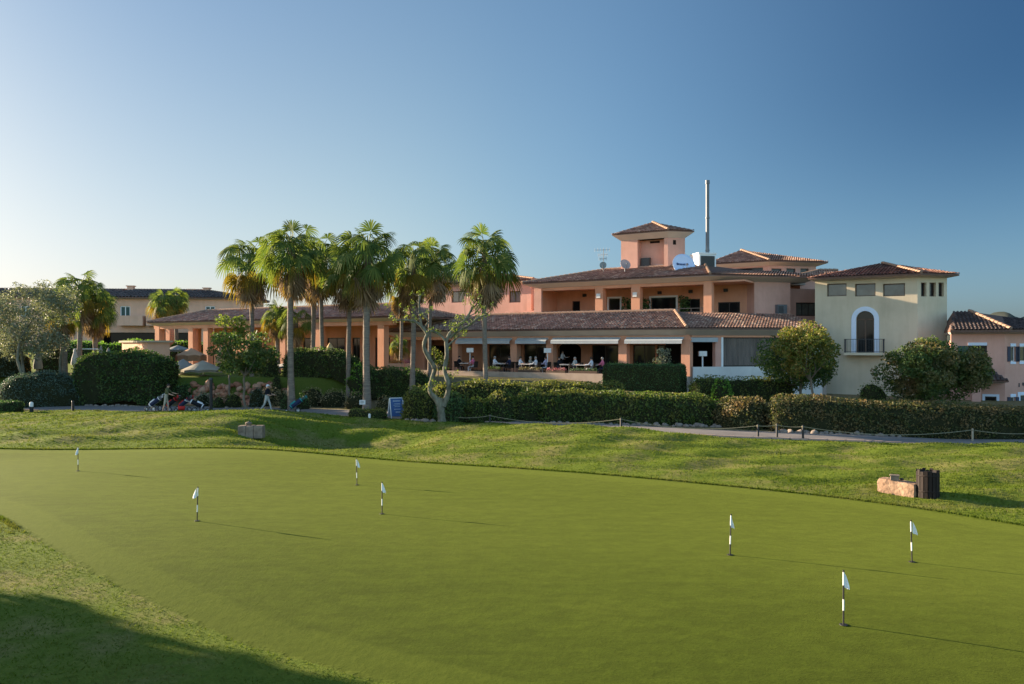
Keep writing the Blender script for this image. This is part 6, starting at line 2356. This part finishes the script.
    for i in range(210):
        px = r.uniform(186, 292)
        d = 57.4 + r.uniform(0, 1.3)
        zz = gz1(PX(px, d), d) + r.uniform(-0.1, 0.12)
        mb.ellipsoid((PX(px, d), d, zz), (r.uniform(0.16, 0.42), r.uniform(0.16, 0.3), r.uniform(0.12, 0.26)), 0, 9, 6, 0.16, i, r.uniform(0, 3))
    x, d = D(240, 58)
    solo(mb, 'rock_wall', 'red_rubble', 'low dry wall of reddish rocks below the pool garden lawn', 'rock wall', (x, d, gz1(x, d)))


build_path_things()


# ------------------------------------------------------------------ parasols
def parasol(label, px, d, y_top, y_edge, w_px, m, drop=0.16, n=8, peak=None, group='open parasols in the pool garden'):
    x = PX(px, d)
    z0 = gz1(x, d)
    zt, ze, rad = PZ(y_top, d), PZ(y_edge, d), w_px / 2 / F * d
    root = thing('parasol', label, 'parasol', (x, d, z0), 0, group)
    mb = MB()
    h = zt - z0
    mb.tube([(0, 0, -0.1), (0, 0, h)], 0.03, 8)
    mb.build('pole', 'white_paint', root, local=True)
    mb = MB()
    mb.lathe((0, 0, 0), [(0.32, 0.0), (0.32, 0.06), (0.08, 0.1)], 14)
    mb.build('base', 'greystone', root, local=True)
    mb = MB()
    V, Fs = [], []
    rings = [(0.02, h), (0.33, h - (zt - ze) * 0.30), (0.66, h - (zt - ze) * 0.66), (1.0, ze - z0)]
    nn = n * 3
    for off in (0.0, -0.012):
        for f, z in rings + [(1.0, ze - z0 - drop)]:
            for k in range(nn):
                a = 2 * math.pi * k / nn + 0.2
                sc_ = 1 - 0.075 * (k % 3 != 0)
                lift = 0.02 * (k % 3 != 0) * f * 3
                V.append((rad * f * sc_ * math.cos(a), rad * f * sc_ * math.sin(a), z + off + lift))
    R_ = len(rings) + 1
    for s_ in range(2):
        for j in range(R_ - 1):
            for k in range(nn):
                k2 = (k + 1) % nn
                q = [s_ * R_ * nn + j * nn + k, s_ * R_ * nn + j * nn + k2, s_ * R_ * nn + (j + 1) * nn + k2, s_ * R_ * nn + (j + 1) * nn + k]
                Fs.append(q if s_ else q[::-1])
    mb.add(V, Fs, 0, False)
    mb.build('canopy', m, root, local=True)
    mb = MB()
    for k in range(n):
        a = 2 * math.pi * k / n + 0.2
        mb.tube([(0.03 * math.cos(a), 0.03 * math.sin(a), h - 0.45), (rad * 0.6 * math.cos(a), rad * 0.6 * math.sin(a), h - (zt - ze) * 0.62)], 0.012, 4)
    mb.build('ribs', 'metal_grey', root, local=True)
    return root


def folded(label, px, d, y_top, y_bot, w_px, m, group='folded parasols in the pool garden'):
    x = PX(px, d)
    z0 = gz1(x, d)
    zt, ze, rad = PZ(y_top, d), PZ(y_bot, d), w_px / 2 / F * d
    root = thing('folded_parasol', label, 'parasol', (x, d, z0), 0, group)
    mb = MB()
    mb.tube([(0, 0, -0.1), (0, 0, zt - z0 + 0.05)], 0.03, 8)
    mb.build('pole', 'wood_post', root, local=True)
    mb = MB()
    L = zt - ze
    prof = [(rad * 0.92, 0.0), (rad, L * 0.12), (rad * 0.78, L * 0.45), (rad * 0.42, L * 0.75), (0.05, L)]
    mb.lathe((0, 0, ze - z0), prof, 20, 0, True, 0.10)
    mb.build('canopy', m, root, local=True)
    mb = MB()
    mb.lathe((0, 0, 0), [(0.3, 0.0), (0.3, 0.06), (0.07, 0.1)], 12)
    mb.build('base', 'greystone', root, local=True)
    return root


def build_parasols():
    parasol('large beige parasol nearest the path, in front of the grey one', 203, 60.5, 360.5, 370, 42, 'canvas_beige')
    parasol('grey parasol half hidden behind the large beige one', 183, 63, 359, 368.5, 30, 'canvas_grey')
    parasol('small grey parasol farthest back under the pavilion corner', 178, 74, 345.2, 350, 27, 'canvas_grey')
    parasol('peach coloured parasol with deep sides, lit by the sun', 191, 69, 348, 355.5, 30, 'canvas_peach', 0.5)
    parasol('pale parasol partly hidden behind the round dark tree', 249, 62.5, 361, 367.5, 30, 'canvas_beige')
    parasol('wide white parasol behind the thick crowned palm trunk', 294, 63, 360.5, 366.5, 43, 'canvas_white')
    folded('large golden half folded parasol in the pavilion arcade', 330, 66, 343, 362, 16, 'canvas_gold')
    folded('pinkish folded parasol leaning at the pavilion columns', 220, 68, 346, 363, 7, 'canvas_peach')
    folded('dark folded parasol in front of the peach kiosk', 136, 66, 346.5, 358, 6.5, 'rattan')
    folded('pale folded parasol of the close pair, farther from the kiosk', 101, 65, 346, 359, 6, 'canvas_grey')
    folded('pale folded parasol of the close pair, nearer the kiosk', 108.5, 64, 348, 359, 7, 'canvas_grey')
    folded('white folded parasol between the mushroom palm and the tallest garden palm', 75, 63, 349, 365, 7, 'canvas_white')
    folded('grey folded parasol among the olive stems', 38, 62, 347, 369, 8, 'canvas_grey')
    folded('grey folded parasol left of the orange flowers', 13, 62, 349, 368, 7, 'canvas_grey')
    hedge('flower_bed', 'orange flower bed glowing behind the blue green mounds', [D(16, 60.9), D(24, 60.9), D(31, 61)], 1.2, 1.6, 'flower_orange', 'flowers', 0.14, 120, 71, None, 0.6, 0.12, 0.5)
    # white metal swing-like frame by the pool
    x, d = D(86, 66)
    mb = MB()
    z0 = gz1(x, d)
    for dx in (-1.0, 1.0):
        mb.tube([(x + dx, d, z0 - 0.1), (x + dx, d, PZ(349, d))], 0.04, 6)
    mb.tube([(x - 1.0, d, PZ(349, d)), (x + 1.0, d, PZ(349, d))], 0.04, 6)
    solo(mb, 'white_frame', 'white_paint', 'plain white pipe frame beside the tallest garden palm', 'frame', (x, d, z0))


build_parasols()


# ------------------------------------------------------------------ people
def fk(lean, arms, legs, seated=False, head=0.0):
    """joints of a 1.74 m figure facing +x. arms: [(swing, out, elbow)] left,right; legs: [(hip, knee)]"""
    J = {}
    pz = 0.93
    pel = np.array([0, 0, pz])
    t = np.array([math.sin(lean), 0, math.cos(lean)])
    J['pelvis'] = pel
    J['waist'] = pel + t * 0.16
    J['chest'] = pel + t * 0.37 + np.array([0.015, 0, 0])
    J['neck'] = pel + t * 0.53
    th = np.array([math.sin(lean * 0.5 + head), 0, math.cos(lean * 0.5 + head)])
    J['skull'] = J['neck'] + th * 0.12 + np.array([0.015, 0, 0])
    J['crown'] = J['skull'] + th * 0.10
    for sd, (sw, out, el), (hp, kn) in zip((1, -1), arms, legs):
        k = 'l' if sd > 0 else 'r'
        sh = pel + t * 0.475 + np.array([0, sd * 0.185, 0])
        d = np.array([math.sin(sw) * math.cos(out), sd * math.sin(out), -math.cos(sw) * math.cos(out)])
        e = sh + d * 0.29
        d2 = np.array([math.sin(sw + el), sd * math.sin(out) * 0.2, -math.cos(sw + el)])
        d2 /= np.linalg.norm(d2)
        w = e + d2 * 0.25
        J['shoulder' + k], J['elbow' + k], J['wrist' + k], J['hand' + k] = sh, e, w, w + d2 * 0.09
        J['handdir' + k] = d2
        hi = pel + np.array([0, sd * 0.095, -0.06])
        kd = np.array([math.sin(hp), sd * (0.12 if seated else 0.02), -math.cos(hp)])
        kne = hi + kd / np.linalg.norm(kd) * 0.43
        ad = np.array([math.sin(hp - kn), 0, -math.cos(hp - kn)])
        ank = kne + ad * 0.42
        J['hip' + k], J['knee' + k], J['ankle' + k] = hi, kne, ank
        fa = max(0.0, (kn - hp) * 0.5) if not seated else 0
        J['toe' + k] = ank + np.array([math.cos(fa) * 0.19, sd * 0.02, -0.05 - math.sin(fa) * 0.12])
    low = min(J['toel'][2], J['toer'][2], J['anklel'][2] - 0.05, J['ankler'][2] - 0.05) - 0.03
    for k in J:
        if not k.startswith('handdir'):
            J[k] = J[k] - np.array([0, 0, low])
    return J


BONES = [('pelvis', 'waist', 't'), ('waist', 'chest', 's'), ('chest', 'neck', 's'), ('neck', 'skull', 'k'), ('skull', 'crown', 'k')]
for k_ in 'lr':
    BONES += [('chest', 'shoulder' + k_, 's'), ('shoulder' + k_, 'elbow' + k_, 'u'), ('elbow' + k_, 'wrist' + k_, 'f'), ('wrist' + k_, 'hand' + k_, 'k'),
              ('pelvis', 'hip' + k_, 't'), ('hip' + k_, 'knee' + k_, 't'), ('knee' + k_, 'ankle' + k_, 'c'), ('ankle' + k_, 'toe' + k_, 'b')]
RAD = dict(pelvis=.14, waist=.125, chest=.145, neck=.058, skull=.088, crown=.082, shoulder=.066, elbow=.045, wrist=.031, hand=.038, hip=.092, knee=.060, ankle=.042, toe=.036)
BODY = {}


def body(key, J):
    """one continuous skinned surface for a pose -> (verts, faces, bone letter per face)"""
    if key in BODY:
        return BODY[key]
    names = ['pelvis'] + [n for n in J if n != 'pelvis' and not n.startswith('handdir')]
    me = bpy.data.meshes.new('body_tmp')
    me.from_pydata([tuple(J[n]) for n in names], [(names.index(a), names.index(b)) for a, b, _ in BONES], [])
    ob = bpy.data.objects.new('body_tmp', me)
    COL.objects.link(ob)
    ob.modifiers.new('skin', 'SKIN')
    sub = ob.modifiers.new('sub', 'SUBSURF')
    sub.levels = sub.render_levels = 1
    for i, n in enumerate(names):
        base = n if n in RAD else n[:-1]
        me.skin_vertices[0].data[i].radius = (RAD[base], RAD[base])
        me.skin_vertices[0].data[i].use_root = i == 0
    dg = bpy.context.evaluated_depsgraph_get()
    ev = bpy.data.meshes.new_from_object(ob.evaluated_get(dg))
    V = np.array([v.co[:] for v in ev.vertices])
    Fs = [list(p.vertices) for p in ev.polygons]
    bpy.data.objects.remove(ob)
    bpy.data.meshes.remove(me)
    bpy.data.meshes.remove(ev)
    lab = []
    A = np.array([J[a] for a, b, _ in BONES])
    B = np.array([J[b] for a, b, _ in BONES])
    rr = np.array([(RAD.get(a, RAD.get(a[:-1])) + RAD.get(b, RAD.get(b[:-1]))) / 2 for a, b, _ in BONES])
    for f in Fs:
        c = V[f].mean(0)
        t = np.clip(((c - A) * (B - A)).sum(1) / ((B - A) ** 2).sum(1), 0, 1)
        dist = np.linalg.norm(c - A - (B - A) * t[:, None], axis=1) / rr
        lab.append(BONES[int(dist.argmin())][2])
    BODY[key] = (V, Fs, lab)
    return BODY[key]


def person(label, loc, rz, key, J, shirt, trousers, sleeves='skin', shins=None, hair='hair_dark', cap=None, group=None, shoes='shoe'):
    V, Fs, lab = body(key, J)
    mats = ['skin', shirt, trousers, sleeves, shins or trousers, shoes, 'hair_dark']
    mi = {'k': 0, 's': 1, 'u': 1, 't': 2, 'f': 3, 'c': 4, 'b': 5}
    root = thing('person', label, 'person', loc, rz, group)
    mb = MB()
    by = {}
    for f, l in zip(Fs, lab):
        by.setdefault(mi[l], []).append(f)
    n0 = mb.n
    mb.V.append(V)
    mb.n += len(V)
    for m, fs in by.items():
        byk = {}
        for f in fs:
            byk.setdefault(len(f), []).append(f)
        for fs2 in byk.values():
            mb.Fc.append((np.array(fs2) + n0, m, True))
    up = J['crown'] - J['skull']
    up = up / np.linalg.norm(up)
    fw = np.cross(np.array([0, 1.0, 0]), up)
    sk = J['skull']
    c = sk + up * 0.045
    # nose, eyes, mouth, ears
    mb.tube([c + fw * 0.085 + up * 0.01, c + fw * 0.112 - up * 0.022], [0.010, 0.016], 6, 0)
    mb.tube([c + fw * 0.088 - up * 0.05 + np.array([0, -0.022, 0]), c + fw * 0.088 - up * 0.05 + np.array([0, 0.022, 0])], 0.007, 5, 0)
    for sd in (-1, 1):
        y = np.array([0, sd, 0.0])
        mb.ellipsoid(c + fw * 0.082 + y * 0.032 + up * 0.012, (0.011, 0.014, 0.009), 6, 6, 5)
        mb.ellipsoid(c + y * 0.092 - up * 0.005, (0.02, 0.012, 0.032), 0, 6, 5)
        k = 'l' if sd > 0 else 'r'
        h, hd = J['hand' + k], J['handdir' + k]
        side = np.array([0, 1.0, 0])
        nr = np.cross(hd, side)
        for q, (off, ln) in enumerate(((-0.027, 0.062), (-0.009, 0.075), (0.009, 0.071), (0.027, 0.055))):
            a0 = h + hd * 0.01 + side * off
            a1 = a0 + hd * ln * 0.55 + nr * 0.008
            a2 = a1 + hd * ln * 0.4 + nr * 0.024
            mb.tube([a0, a1, a2], [0.0095, 0.0088, 0.007], 6, 0)
        t0 = h - hd * 0.045 - side * sd * 0.028
        mb.tube([t0, t0 + hd * 0.035 - side * sd * 0.026 + nr * 0.012, t0 + hd * 0.062 - side * sd * 0.022 + nr * 0.03], [0.012, 0.0105, 0.008], 6, 0)
    mb.build('body', mats, root, local=True)
    hb = MB()
    Vh, Fh, nu = [], [], 12
    for j in range(6):
        th_ = math.pi * 0.62 * j / 5
        for i in range(nu):
            a = 2 * math.pi * i / nu
            fr_ = math.cos(a)
            lim = th_ * (1.0 if fr_ < 0.3 else 0.72)
            p = c + up * 0.02 + (up * math.cos(lim) + (fw * math.cos(a) + np.array([0, 1.0, 0]) * math.sin(a)) * math.sin(lim)) * np.array([0.112, 0.108, 0.118])
            Vh.append(p)
    for j in range(5):
        for i in range(nu):
            Fh.append([j * nu + i, (j + 1) * nu + i, (j + 1) * nu + (i + 1) % nu, j * nu + (i + 1) % nu])
    hb.add(Vh, Fh, 0, True)
    if cap:
        P0 = c + up * 0.055
        Vb = []
        for r_, e in ((0.10, 0), (0.19, -0.02)):
            for a in np.linspace(-0.9, 0.9, 7):
                Vb.append(P0 + fw * r_ * math.cos(a) + np.array([0, 1.0, 0]) * 0.10 * math.sin(a) / math.sin(0.9) * (1 if r_ < .15 else 0.85) + up * e)
        hb.add(Vb, [[i, i + 1, 8 + i, 7 + i] for i in range(6)], 0, True)
        hb.build('cap', cap, root, local=True)
    else:
        hb.build('hair', hair, root, local=True)
    return root


def golf_trolley(label, loc, rz):
    root = thing('golf_trolley', label, 'golf trolley', loc, rz, 'golf trolleys parked on the path')
    mb = MB()
    mb.tube([(0.55, 0, 0.12), (0.30, 0, 0.22), (-0.30, 0, 0.62)], 0.022, 6)
    for s_ in (-1, 1):
        mb.tube([(0.05, 0, 0.36), (-0.12, s_ * 0.30, 0.15)], 0.018, 6)
    mb.tube([(-0.12, -0.33, 0.15), (-0.12, 0.33, 0.15)], 0.015, 6)
    mb.box((0.36, 0, 0.235), (0.16, 0.24, 0.03), 0, 0, 0.5)
    mb.build('frame', 'metal_grey', root, local=True)
    mb = MB()
    mb.tube([(-0.30, 0, 0.62), (-0.66, 0, 0.98)], 0.02, 6)
    mb.tube([(-0.66, -0.13, 0.98), (-0.66, 0.13, 0.98)], 0.026, 6)
    mb.build('handle', 'black_post', root, local=True)
    for x, y, r in ((-0.12, -0.35, 0.15), (-0.12, 0.35, 0.15), (0.58, 0.0, 0.11)):
        mb = MB()
        for q in range(20):
            a0, a1 = 2 * math.pi * q / 20, 2 * math.pi * (q + 1) / 20
            mb.tube([(x + r * math.cos(a0), y, r + r * 0.99 * math.sin(a0)), (x + r * math.cos(a1), y, r + r * 0.99 * math.sin(a1))], 0.026, 6, 0, False)
        w_ = mb.build('wheel', 'black_post', root, local=True)
        mb = MB()
        for q in range(6):
            a0 = 2 * math.pi * q / 6
            mb.tube([(x, y, r), (x + r * 0.9 * math.cos(a0), y, r + r * 0.9 * math.sin(a0))], 0.012, 5, 0, False)
        mb.tube([(x, y - 0.035, r), (x, y + 0.035, r)], 0.03, 8)
        mb.build('spokes', 'lamp_white', w_, local=True)
    return root


def golf_bag(label, loc, rz, m, trim, seed=0, tilt=0.78):
    """bag leaning back on its trolley; local x forward"""
    root = thing('golf_bag', label, 'golf bag', loc, rz, 'golf bags on the trolleys')
    ax = np.array([-math.sin(tilt), 0, math.cos(tilt)])
    p0 = np.array([0.36, 0, 0.30])
    mb = MB()
    mb.tube([p0, p0 + ax * 0.05, p0 + ax * 0.5, p0 + ax * 0.86], [0.12, 0.135, 0.13, 0.15], 12)
    mb.build('bag_body', m, root, local=True)
    mb = MB()
    for f in (0.06, 0.80):
        mb.tube([p0 + ax * f, p0 + ax * (f + 0.06)], [0.152, 0.158], 12)
    mb.build('trim_band', trim, root, local=True)
    up = np.array([math.cos(tilt), 0, math.sin(tilt)])
    mb = MB()
    mb.tube([p0 + ax * 0.15 + up * 0.13, p0 + ax * 0.5 + up * 0.14], [0.075, 0.075], 8)
    mb.build('pocket', trim, root, local=True)
    r = np.random.default_rng(seed)
    for k in range(7):
        o = np.array([0, r.uniform(-0.09, 0.09), 0]) + up * r.uniform(-0.08, 0.08)
        e = p0 + ax * r.uniform(1.05, 1.22) + o * 1.3
        mb = MB()
        mb.tube([p0 + ax * 0.8 + o, e], 0.009, 5)
        if k < 3:
            mb.ellipsoid(e, (0.05, 0.055, 0.05), 0, 8, 6)
        else:
            mb.box(e, (0.03, 0.09, 0.05), 0, 0, 0.4)
        mb.build('golf_club', trim if k < 3 else 'metal_grey', root, local=True)
    return root


def build_golfers():
    D2 = math.radians
    x, d = D(267, 51.0)
    J = fk(0.05, [(D2(25), 0.1, D2(50)), (D2(10), 0.1, D2(70))], [(D2(22), D2(8)), (D2(-18), D2(22))])
    person('walking golfer in a white cap, black top and pale trousers on the path', (x, d, gz1(x, d) + 0.02), R(-12), 'walk', J, 'cloth_black', 'cloth_pale', 'skin', None, 'hair_grey', 'cloth_white')
    x, d = D(166, 50.4)
    J = fk(0.18, [(D2(40), 0.15, D2(35)), (D2(25), 0.15, D2(45))], [(D2(12), D2(10)), (D2(-8), D2(8))], head=0.15)
    person('dark haired golfer in an olive top leaning over a golf bag, bare legged', (x, d, gz1(x, d)), R(5), 'lean', J, 'cloth_olive', 'cloth_stone', 'skin', 'skin', 'hair_dark')
    for i, (px, d, rz, tl, bl, m, trim) in enumerate(((155, 50.9, R(172), 'golf trolley with pale spoked wheels nearest the tall hedge', 'dark navy golf bag standing on the trolley nearest the tall hedge', 'cloth_navy', 'cloth_white'),
                                                       (172, 51.6, R(160), 'golf trolley behind the leaning golfer', 'red and black golf bag right behind the leaning golfer', 'cloth_black', 'cloth_red'),
                                                       (184, 50.9, R(165), 'golf trolley on the near side of the leaning golfer, next to the black post', 'black golf bag with a red band between the leaning golfer and the black post', 'cloth_navy', 'cloth_red'),
                                                       (198, 50.6, R(8), 'low golf trolley close to the tall black post', 'black and white golf bag lying low beside the tall black post', 'cloth_black', 'cloth_white'),
                                                       (296, 50.6, R(-165), 'golf trolley standing before the thick crowned palm trunk', 'blue grey golf bag with a teal trim by the thick crowned palm trunk', 'cloth_navy', 'cloth_teal'))):
        x, d = D(px, d)
        z = gz1(x, d) + 0.02
        golf_trolley(tl, (x, d, z), rz)
        golf_bag(bl, (x, d, z + 0.02), rz, m, trim, i, 0.95 if i != 3 else 1.15)
    # red day bag dropped by the trolleys
    x, d = D(181.5, 50.0)
    z = gz1(x, d)
    root = thing('holdall', 'small bright red holdall on the ground beside the trolleys', 'bag', (x, d, z), 0.3)
    mb = MB()
    mb.tube([(-0.2, 0, 0.14), (-0.17, 0, 0.15), (0.17, 0, 0.15), (0.2, 0, 0.14)], [0.09, 0.14, 0.14, 0.09], 12)
    mb.build('bag_body', 'cloth_red', root, local=True)
    mb = MB()
    mb.tube([(-0.12, 0, 0.26), (-0.07, 0, 0.36), (0.07, 0, 0.36), (0.12, 0, 0.26)], 0.014, 6)
    mb.build('handle', 'cloth_black', root, local=True)


build_golfers()


# ------------------------------------------------------------------ terrace
def build_terrace():
    def at(px, t):
        s_ = FA.s(px, t)
        return FA.xy(s_, t)
    rz = R(A_ANG)
    # table prototype
    t0 = thing('terrace_table', 'x', 'table', (0, 0, 0), 0, 'square tables on the restaurant terrace')
    mb = MB()
    mb.box((0, 0, 0.735), (0.85, 0.85, 0.03))
    mb.build('tabletop', 'table_cloth', t0, local=True)
    for a in (-1, 1):
        for b in (-1, 1):
            mb = MB()
            mb.tube([(a * 0.36, b * 0.36, 0), (a * 0.36, b * 0.36, 0.72)], 0.022, 6)
            mb.build('leg', 'dark_metal', t0, local=True)
    c0 = thing('terrace_chair', 'x', 'chair', (0, 0, 0), 0, 'dark woven chairs on the restaurant terrace')
    mb = MB()
    mb.box((0, 0, 0.43), (0.48, 0.5, 0.06))
    mb.build('seat', 'rattan', c0, local=True)
    mb = MB()
    for q in range(7):
        a = -0.24 + 0.08 * q
        mb.box((-0.23 - 0.03 * (1 - (a / 0.24) ** 2), a, 0.68), (0.03, 0.07, 0.46), 0, 0, -0.12)
    mb.build('backrest', 'rattan', c0, local=True)
    for s_ in (-1, 1):
        mb = MB()
        mb.tube([(-0.2, s_ * 0.26, 0.66), (0.16, s_ * 0.27, 0.64), (0.2, s_ * 0.26, 0.44)], 0.022, 6)
        mb.build('armrest', 'rattan', c0, local=True)
    for a in (-1, 1):
        for b in (-1, 1):
            mb = MB()
            mb.tube([(a * 0.2, b * 0.21, 0), (a * 0.2, b * 0.21, 0.41)], 0.02, 6)
            mb.build('leg', 'rattan', c0, local=True)
    tabs = [(466, 1.7, 'terrace table seen left of the lone palm trunk, under the first awning'), (502, 1.5, 'terrace table before the first column right of the lone palm'), (528, 1.6, 'terrace table where two people in white sit'), (538, 0.9, 'terrace table beside the column with the white lamp in front'),
            (567, 1.4, 'terrace table below the dark archway'), (583, 1.6, 'terrace table right of the dark archway'), (594, 1.2, 'terrace table of the diner in pink')]
    seat = []
    first_t = first_c = True
    for px, t, lab in tabs:
        x, y = at(px, t)
        if first_t:
            o, first_t = t0, False
            o.location, o.rotation_euler, o['label'] = (x, y, TZ), (0, 0, rz), lab
        else:
            o = dup(t0, (x, y, TZ), rz, lab)
        for sg, wd in ((-1, 'near its left side'), (1, 'near its right side')):
            cx, cy = x + FA.u[0] * sg * 0.78, y + FA.u[1] * sg * 0.78
            r_ = rz + (0 if sg < 0 else math.pi)
            l2 = ('palm side chair at ' if sg < 0 else 'hedge side chair at ') + lab.replace('terrace table', 'table')
            if first_c:
                c, first_c = c0, False
                c.location, c.rotation_euler, c['label'] = (cx, cy, TZ), (0, 0, r_), l2
            else:
                c = dup(c0, (cx, cy, TZ), r_, l2)
            seat.append((px, sg, cx, cy, r_))
    D2 = math.radians
    J = fk(0.12, [(D2(35), 0.1, D2(60)), (D2(30), 0.1, D2(70))], [(D2(88), D2(86)), (D2(86), D2(84))], True)
    dz = 0.49 - J['pelvis'][2] + 0.03
    look = {(466, -1): ('diner in dark clothes sitting at the table left of the lone palm trunk', 'cloth_black', 'cloth_black', 'hair_dark', 'cloth_black'),
            (466, 1): ('diner in a pink top beside the lone palm trunk', 'cloth_pink', 'cloth_white', 'hair_dark', 'skin'),
            (502, -1): ('diner in a white top and grey hair at the table right of the lone palm', 'cloth_white', 'cloth_stone', 'hair_grey', 'cloth_white'),
            (528, -1): ('diner in a white shirt with bare arms beside the twin columns', 'cloth_white', 'cloth_navy', 'hair_dark', 'skin'),
            (528, 1): ('grey haired diner in a white shirt facing the bare armed diner', 'cloth_white', 'cloth_stone', 'hair_grey', 'cloth_white'),
            (538, 1): ('diner in pale lilac beside the column lamp', 'cloth_lilac', 'cloth_white', 'hair_dark', 'cloth_lilac'),
            (567, 1): ('dark haired diner in white below the standing waiter', 'cloth_white', 'cloth_navy', 'hair_dark', 'skin'),
            (502, 1): ('diner in a dark top with back to the first column', 'cloth_navy', 'cloth_black', 'hair_dark', 'skin'),
            (538, -1): ('diner in stone colours between the two diners in white and the lilac one', 'cloth_stone', 'cloth_navy', 'hair_grey', 'cloth_stone'),
            (583, 1): ('diner in a white blouse at the table right of the archway', 'cloth_white', 'cloth_pale', 'hair_dark', 'cloth_white'),
            (567, -1): ('dark clothed diner seated in front of the standing waiter', 'cloth_black', 'cloth_navy', 'hair_dark', 'skin'),
            (583, -1): ('diner in grey stone colours right of the archway', 'cloth_pale', 'cloth_navy', 'hair_grey', 'skin'),
            (594, 1): ('diner in a bright pink top next to the boxed hedge', 'cloth_pink', 'cloth_navy', 'hair_grey', 'skin')}
    for px, sg, cx, cy, r_ in seat:
        if (px, sg) in look:
            lab, a, b, hr, slv = look[(px, sg)]
            person(lab, (cx, cy, TZ + dz), r_, 'seated', J, a, b, slv, None, hr, None, 'diners on the terrace')
    x, y = at(562, -1.6)
    J = fk(0.08, [(D2(30), 0.12, D2(70)), (D2(15), 0.12, D2(60))], [(D2(6), D2(4)), (D2(-5), D2(6))])
    person('standing waiter in a white shirt and dark trousers in front of the dark archway', (x, y, TZ), R(-40), 'stand', J, 'cloth_white', 'cloth_black', 'cloth_white', None, 'hair_dark')
    # standing lamps with square white shades
    for fr, px, t, zz, lab in ((FA, 470, 1.2, None, 'white shaded standing lamp on the terrace nearest the lone palm'), (FA, 547.5, 1.0, None, 'white shaded standing lamp in front of the twin columns'), (FC, 702.5, 0.0, None, 'white shaded standing lamp in the bay opening above the white plinth')):
        s_ = fr.s(px, t)
        x, y = fr.xy(s_, t)
        root = thing('patio_lamp', lab, 'lamp', (x, y, TZ), 0, 'standing lamps on the terrace')
        h = 1.95 if fr is FA else 1.75
        mb = MB()
        mb.tube([(0, 0, 0), (0, 0, h - 0.3)], 0.035 if fr is FA else 0.06, 8)
        mb.lathe((0, 0, 0), [(0.2, 0), (0.2, 0.03), (0.05, 0.05)], 12)
        mb.build('stand', 'white_paint', root, local=True)
        mb = MB()
        mb.box((0, 0, h - 0.13), (0.56, 0.4, 0.36))
        mb.build('lamp_shade', 'lamp_white', root, local=True)
    # troughs with dry looking planting along the terrace edge
    for a, b, m, lab in ((519, 541, 'dry_leaf', 'long terrace trough with dry golden planting below the two diners in white'), (547, 566, 'flower_pink', 'terrace trough with small pink flowers below the archway'), (484, 500, 'hedge_leaf', 'terrace trough with green planting beside the lone palm'), (570, 598, 'hedge_leaf_dark', 'terrace trough with dark planting up to the boxed hedge')):
        s0, s1 = FA.s(a, 2.9), FA.s(b, 2.9)
        root = thing('plant_trough', lab, 'planter', (*FA.xy((s0 + s1) / 2, 2.9), TZ), 0, 'plant troughs along the terrace edge')
        mb = MB()
        mb.fbox(FA, s0, s1, 2.72, 3.08, TZ, TZ + 0.34)
        mb.build('trough', 'brown_frame', root)
        cb = MB()
        n = max(3, int((s1 - s0) / 0.35))
        lump_leaves(cb, [(*FA.xy(s0 + (i + 0.5) * (s1 - s0) / n, 2.9), TZ + 0.40, 0.22, 0.18, 0.17) for i in range(n)], 130, 0.10, int(a), 0, inner=0.2)
        cb.build('planting', m, root)
    # terracotta planters at the pavilion end
    for a, b, d, lab in ((388, 401, 60.5, 'square terracotta planter wall with flowers left of the brown skirted palm'), (402.5, 412, 61.5, 'ribbed pink planter wall with flowers right of the brown skirted palm')):
        f = Fr(a, d, -8)
        w = f.s(b)
        z1 = f.z(a, 363.5)
        root = thing('flower_planter', lab, 'planter', (*f.xy(w / 2, -0.4), 1.9), 0, 'flower planters by the pavilion')
        mb = MB()
        mb.fbox(f, 0, w, -0.9, 0, 1.0, z1)
        for i in range(int(w / 0.14)):
            mb.fbox(f, i * 0.14 + 0.03, i * 0.14 + 0.09, 0.001, 0.025, 1.0, z1 - 0.08)
        mb.build('box', 'terracotta_stucco', root)
        cb = MB()
        lump_leaves(cb, [(*f.xy((i + 0.5) * w / 4, -0.4), z1 + 0.12, 0.25, 0.3, 0.2) for i in range(4)], 110, 0.11, int(a), 0, inner=0.2)
        cb.build('planting', 'flower_orange' if a < 400 else 'flower_pink', root)
    # potted plants on the upper balcony
    for px, lab in ((626.5, 'dark leafy potted plant on the upper balcony beside the white framed door'), (684, 'dark leafy potted plant on the upper balcony by the wide window'), (644, 'dark leafy potted plant right of the second balcony column')):
        s_ = UA.s(px, -2.6)
        x, y = UA.xy(s_, -2.6)
        root = thing('potted_plant', lab, 'plant', (x, y, 6.3), 0, 'potted plants on the upper balcony')
        mb = MB()
        mb.lathe((0, 0, 0), [(0.2, 0), (0.28, 0.45), (0.3, 0.45), (0.3, 0.5)], 12)
        mb.build('pot', 'brown_frame', root, local=True)
        cb = MB()
        lump_leaves(cb, [(0, 0, 1.1, 0.5, 0.5, 0.65), (0.2, 0, 1.6, 0.4, 0.4, 0.5), (-0.15, 0.1, 1.9, 0.35, 0.35, 0.35)], 40, 0.22, int(px), 0, inner=0.2)
        cb.build('foliage', 'hedge_leaf_dark', root, local=True)
    # young palm in the dark corner of the veranda
    make_palm('young palm in the shaded corner between pavilion and clubhouse', 398.5, 66, 342, 0.62, 'low', 0.14, 0.9, group=None, zb=1.9)


build_terrace()
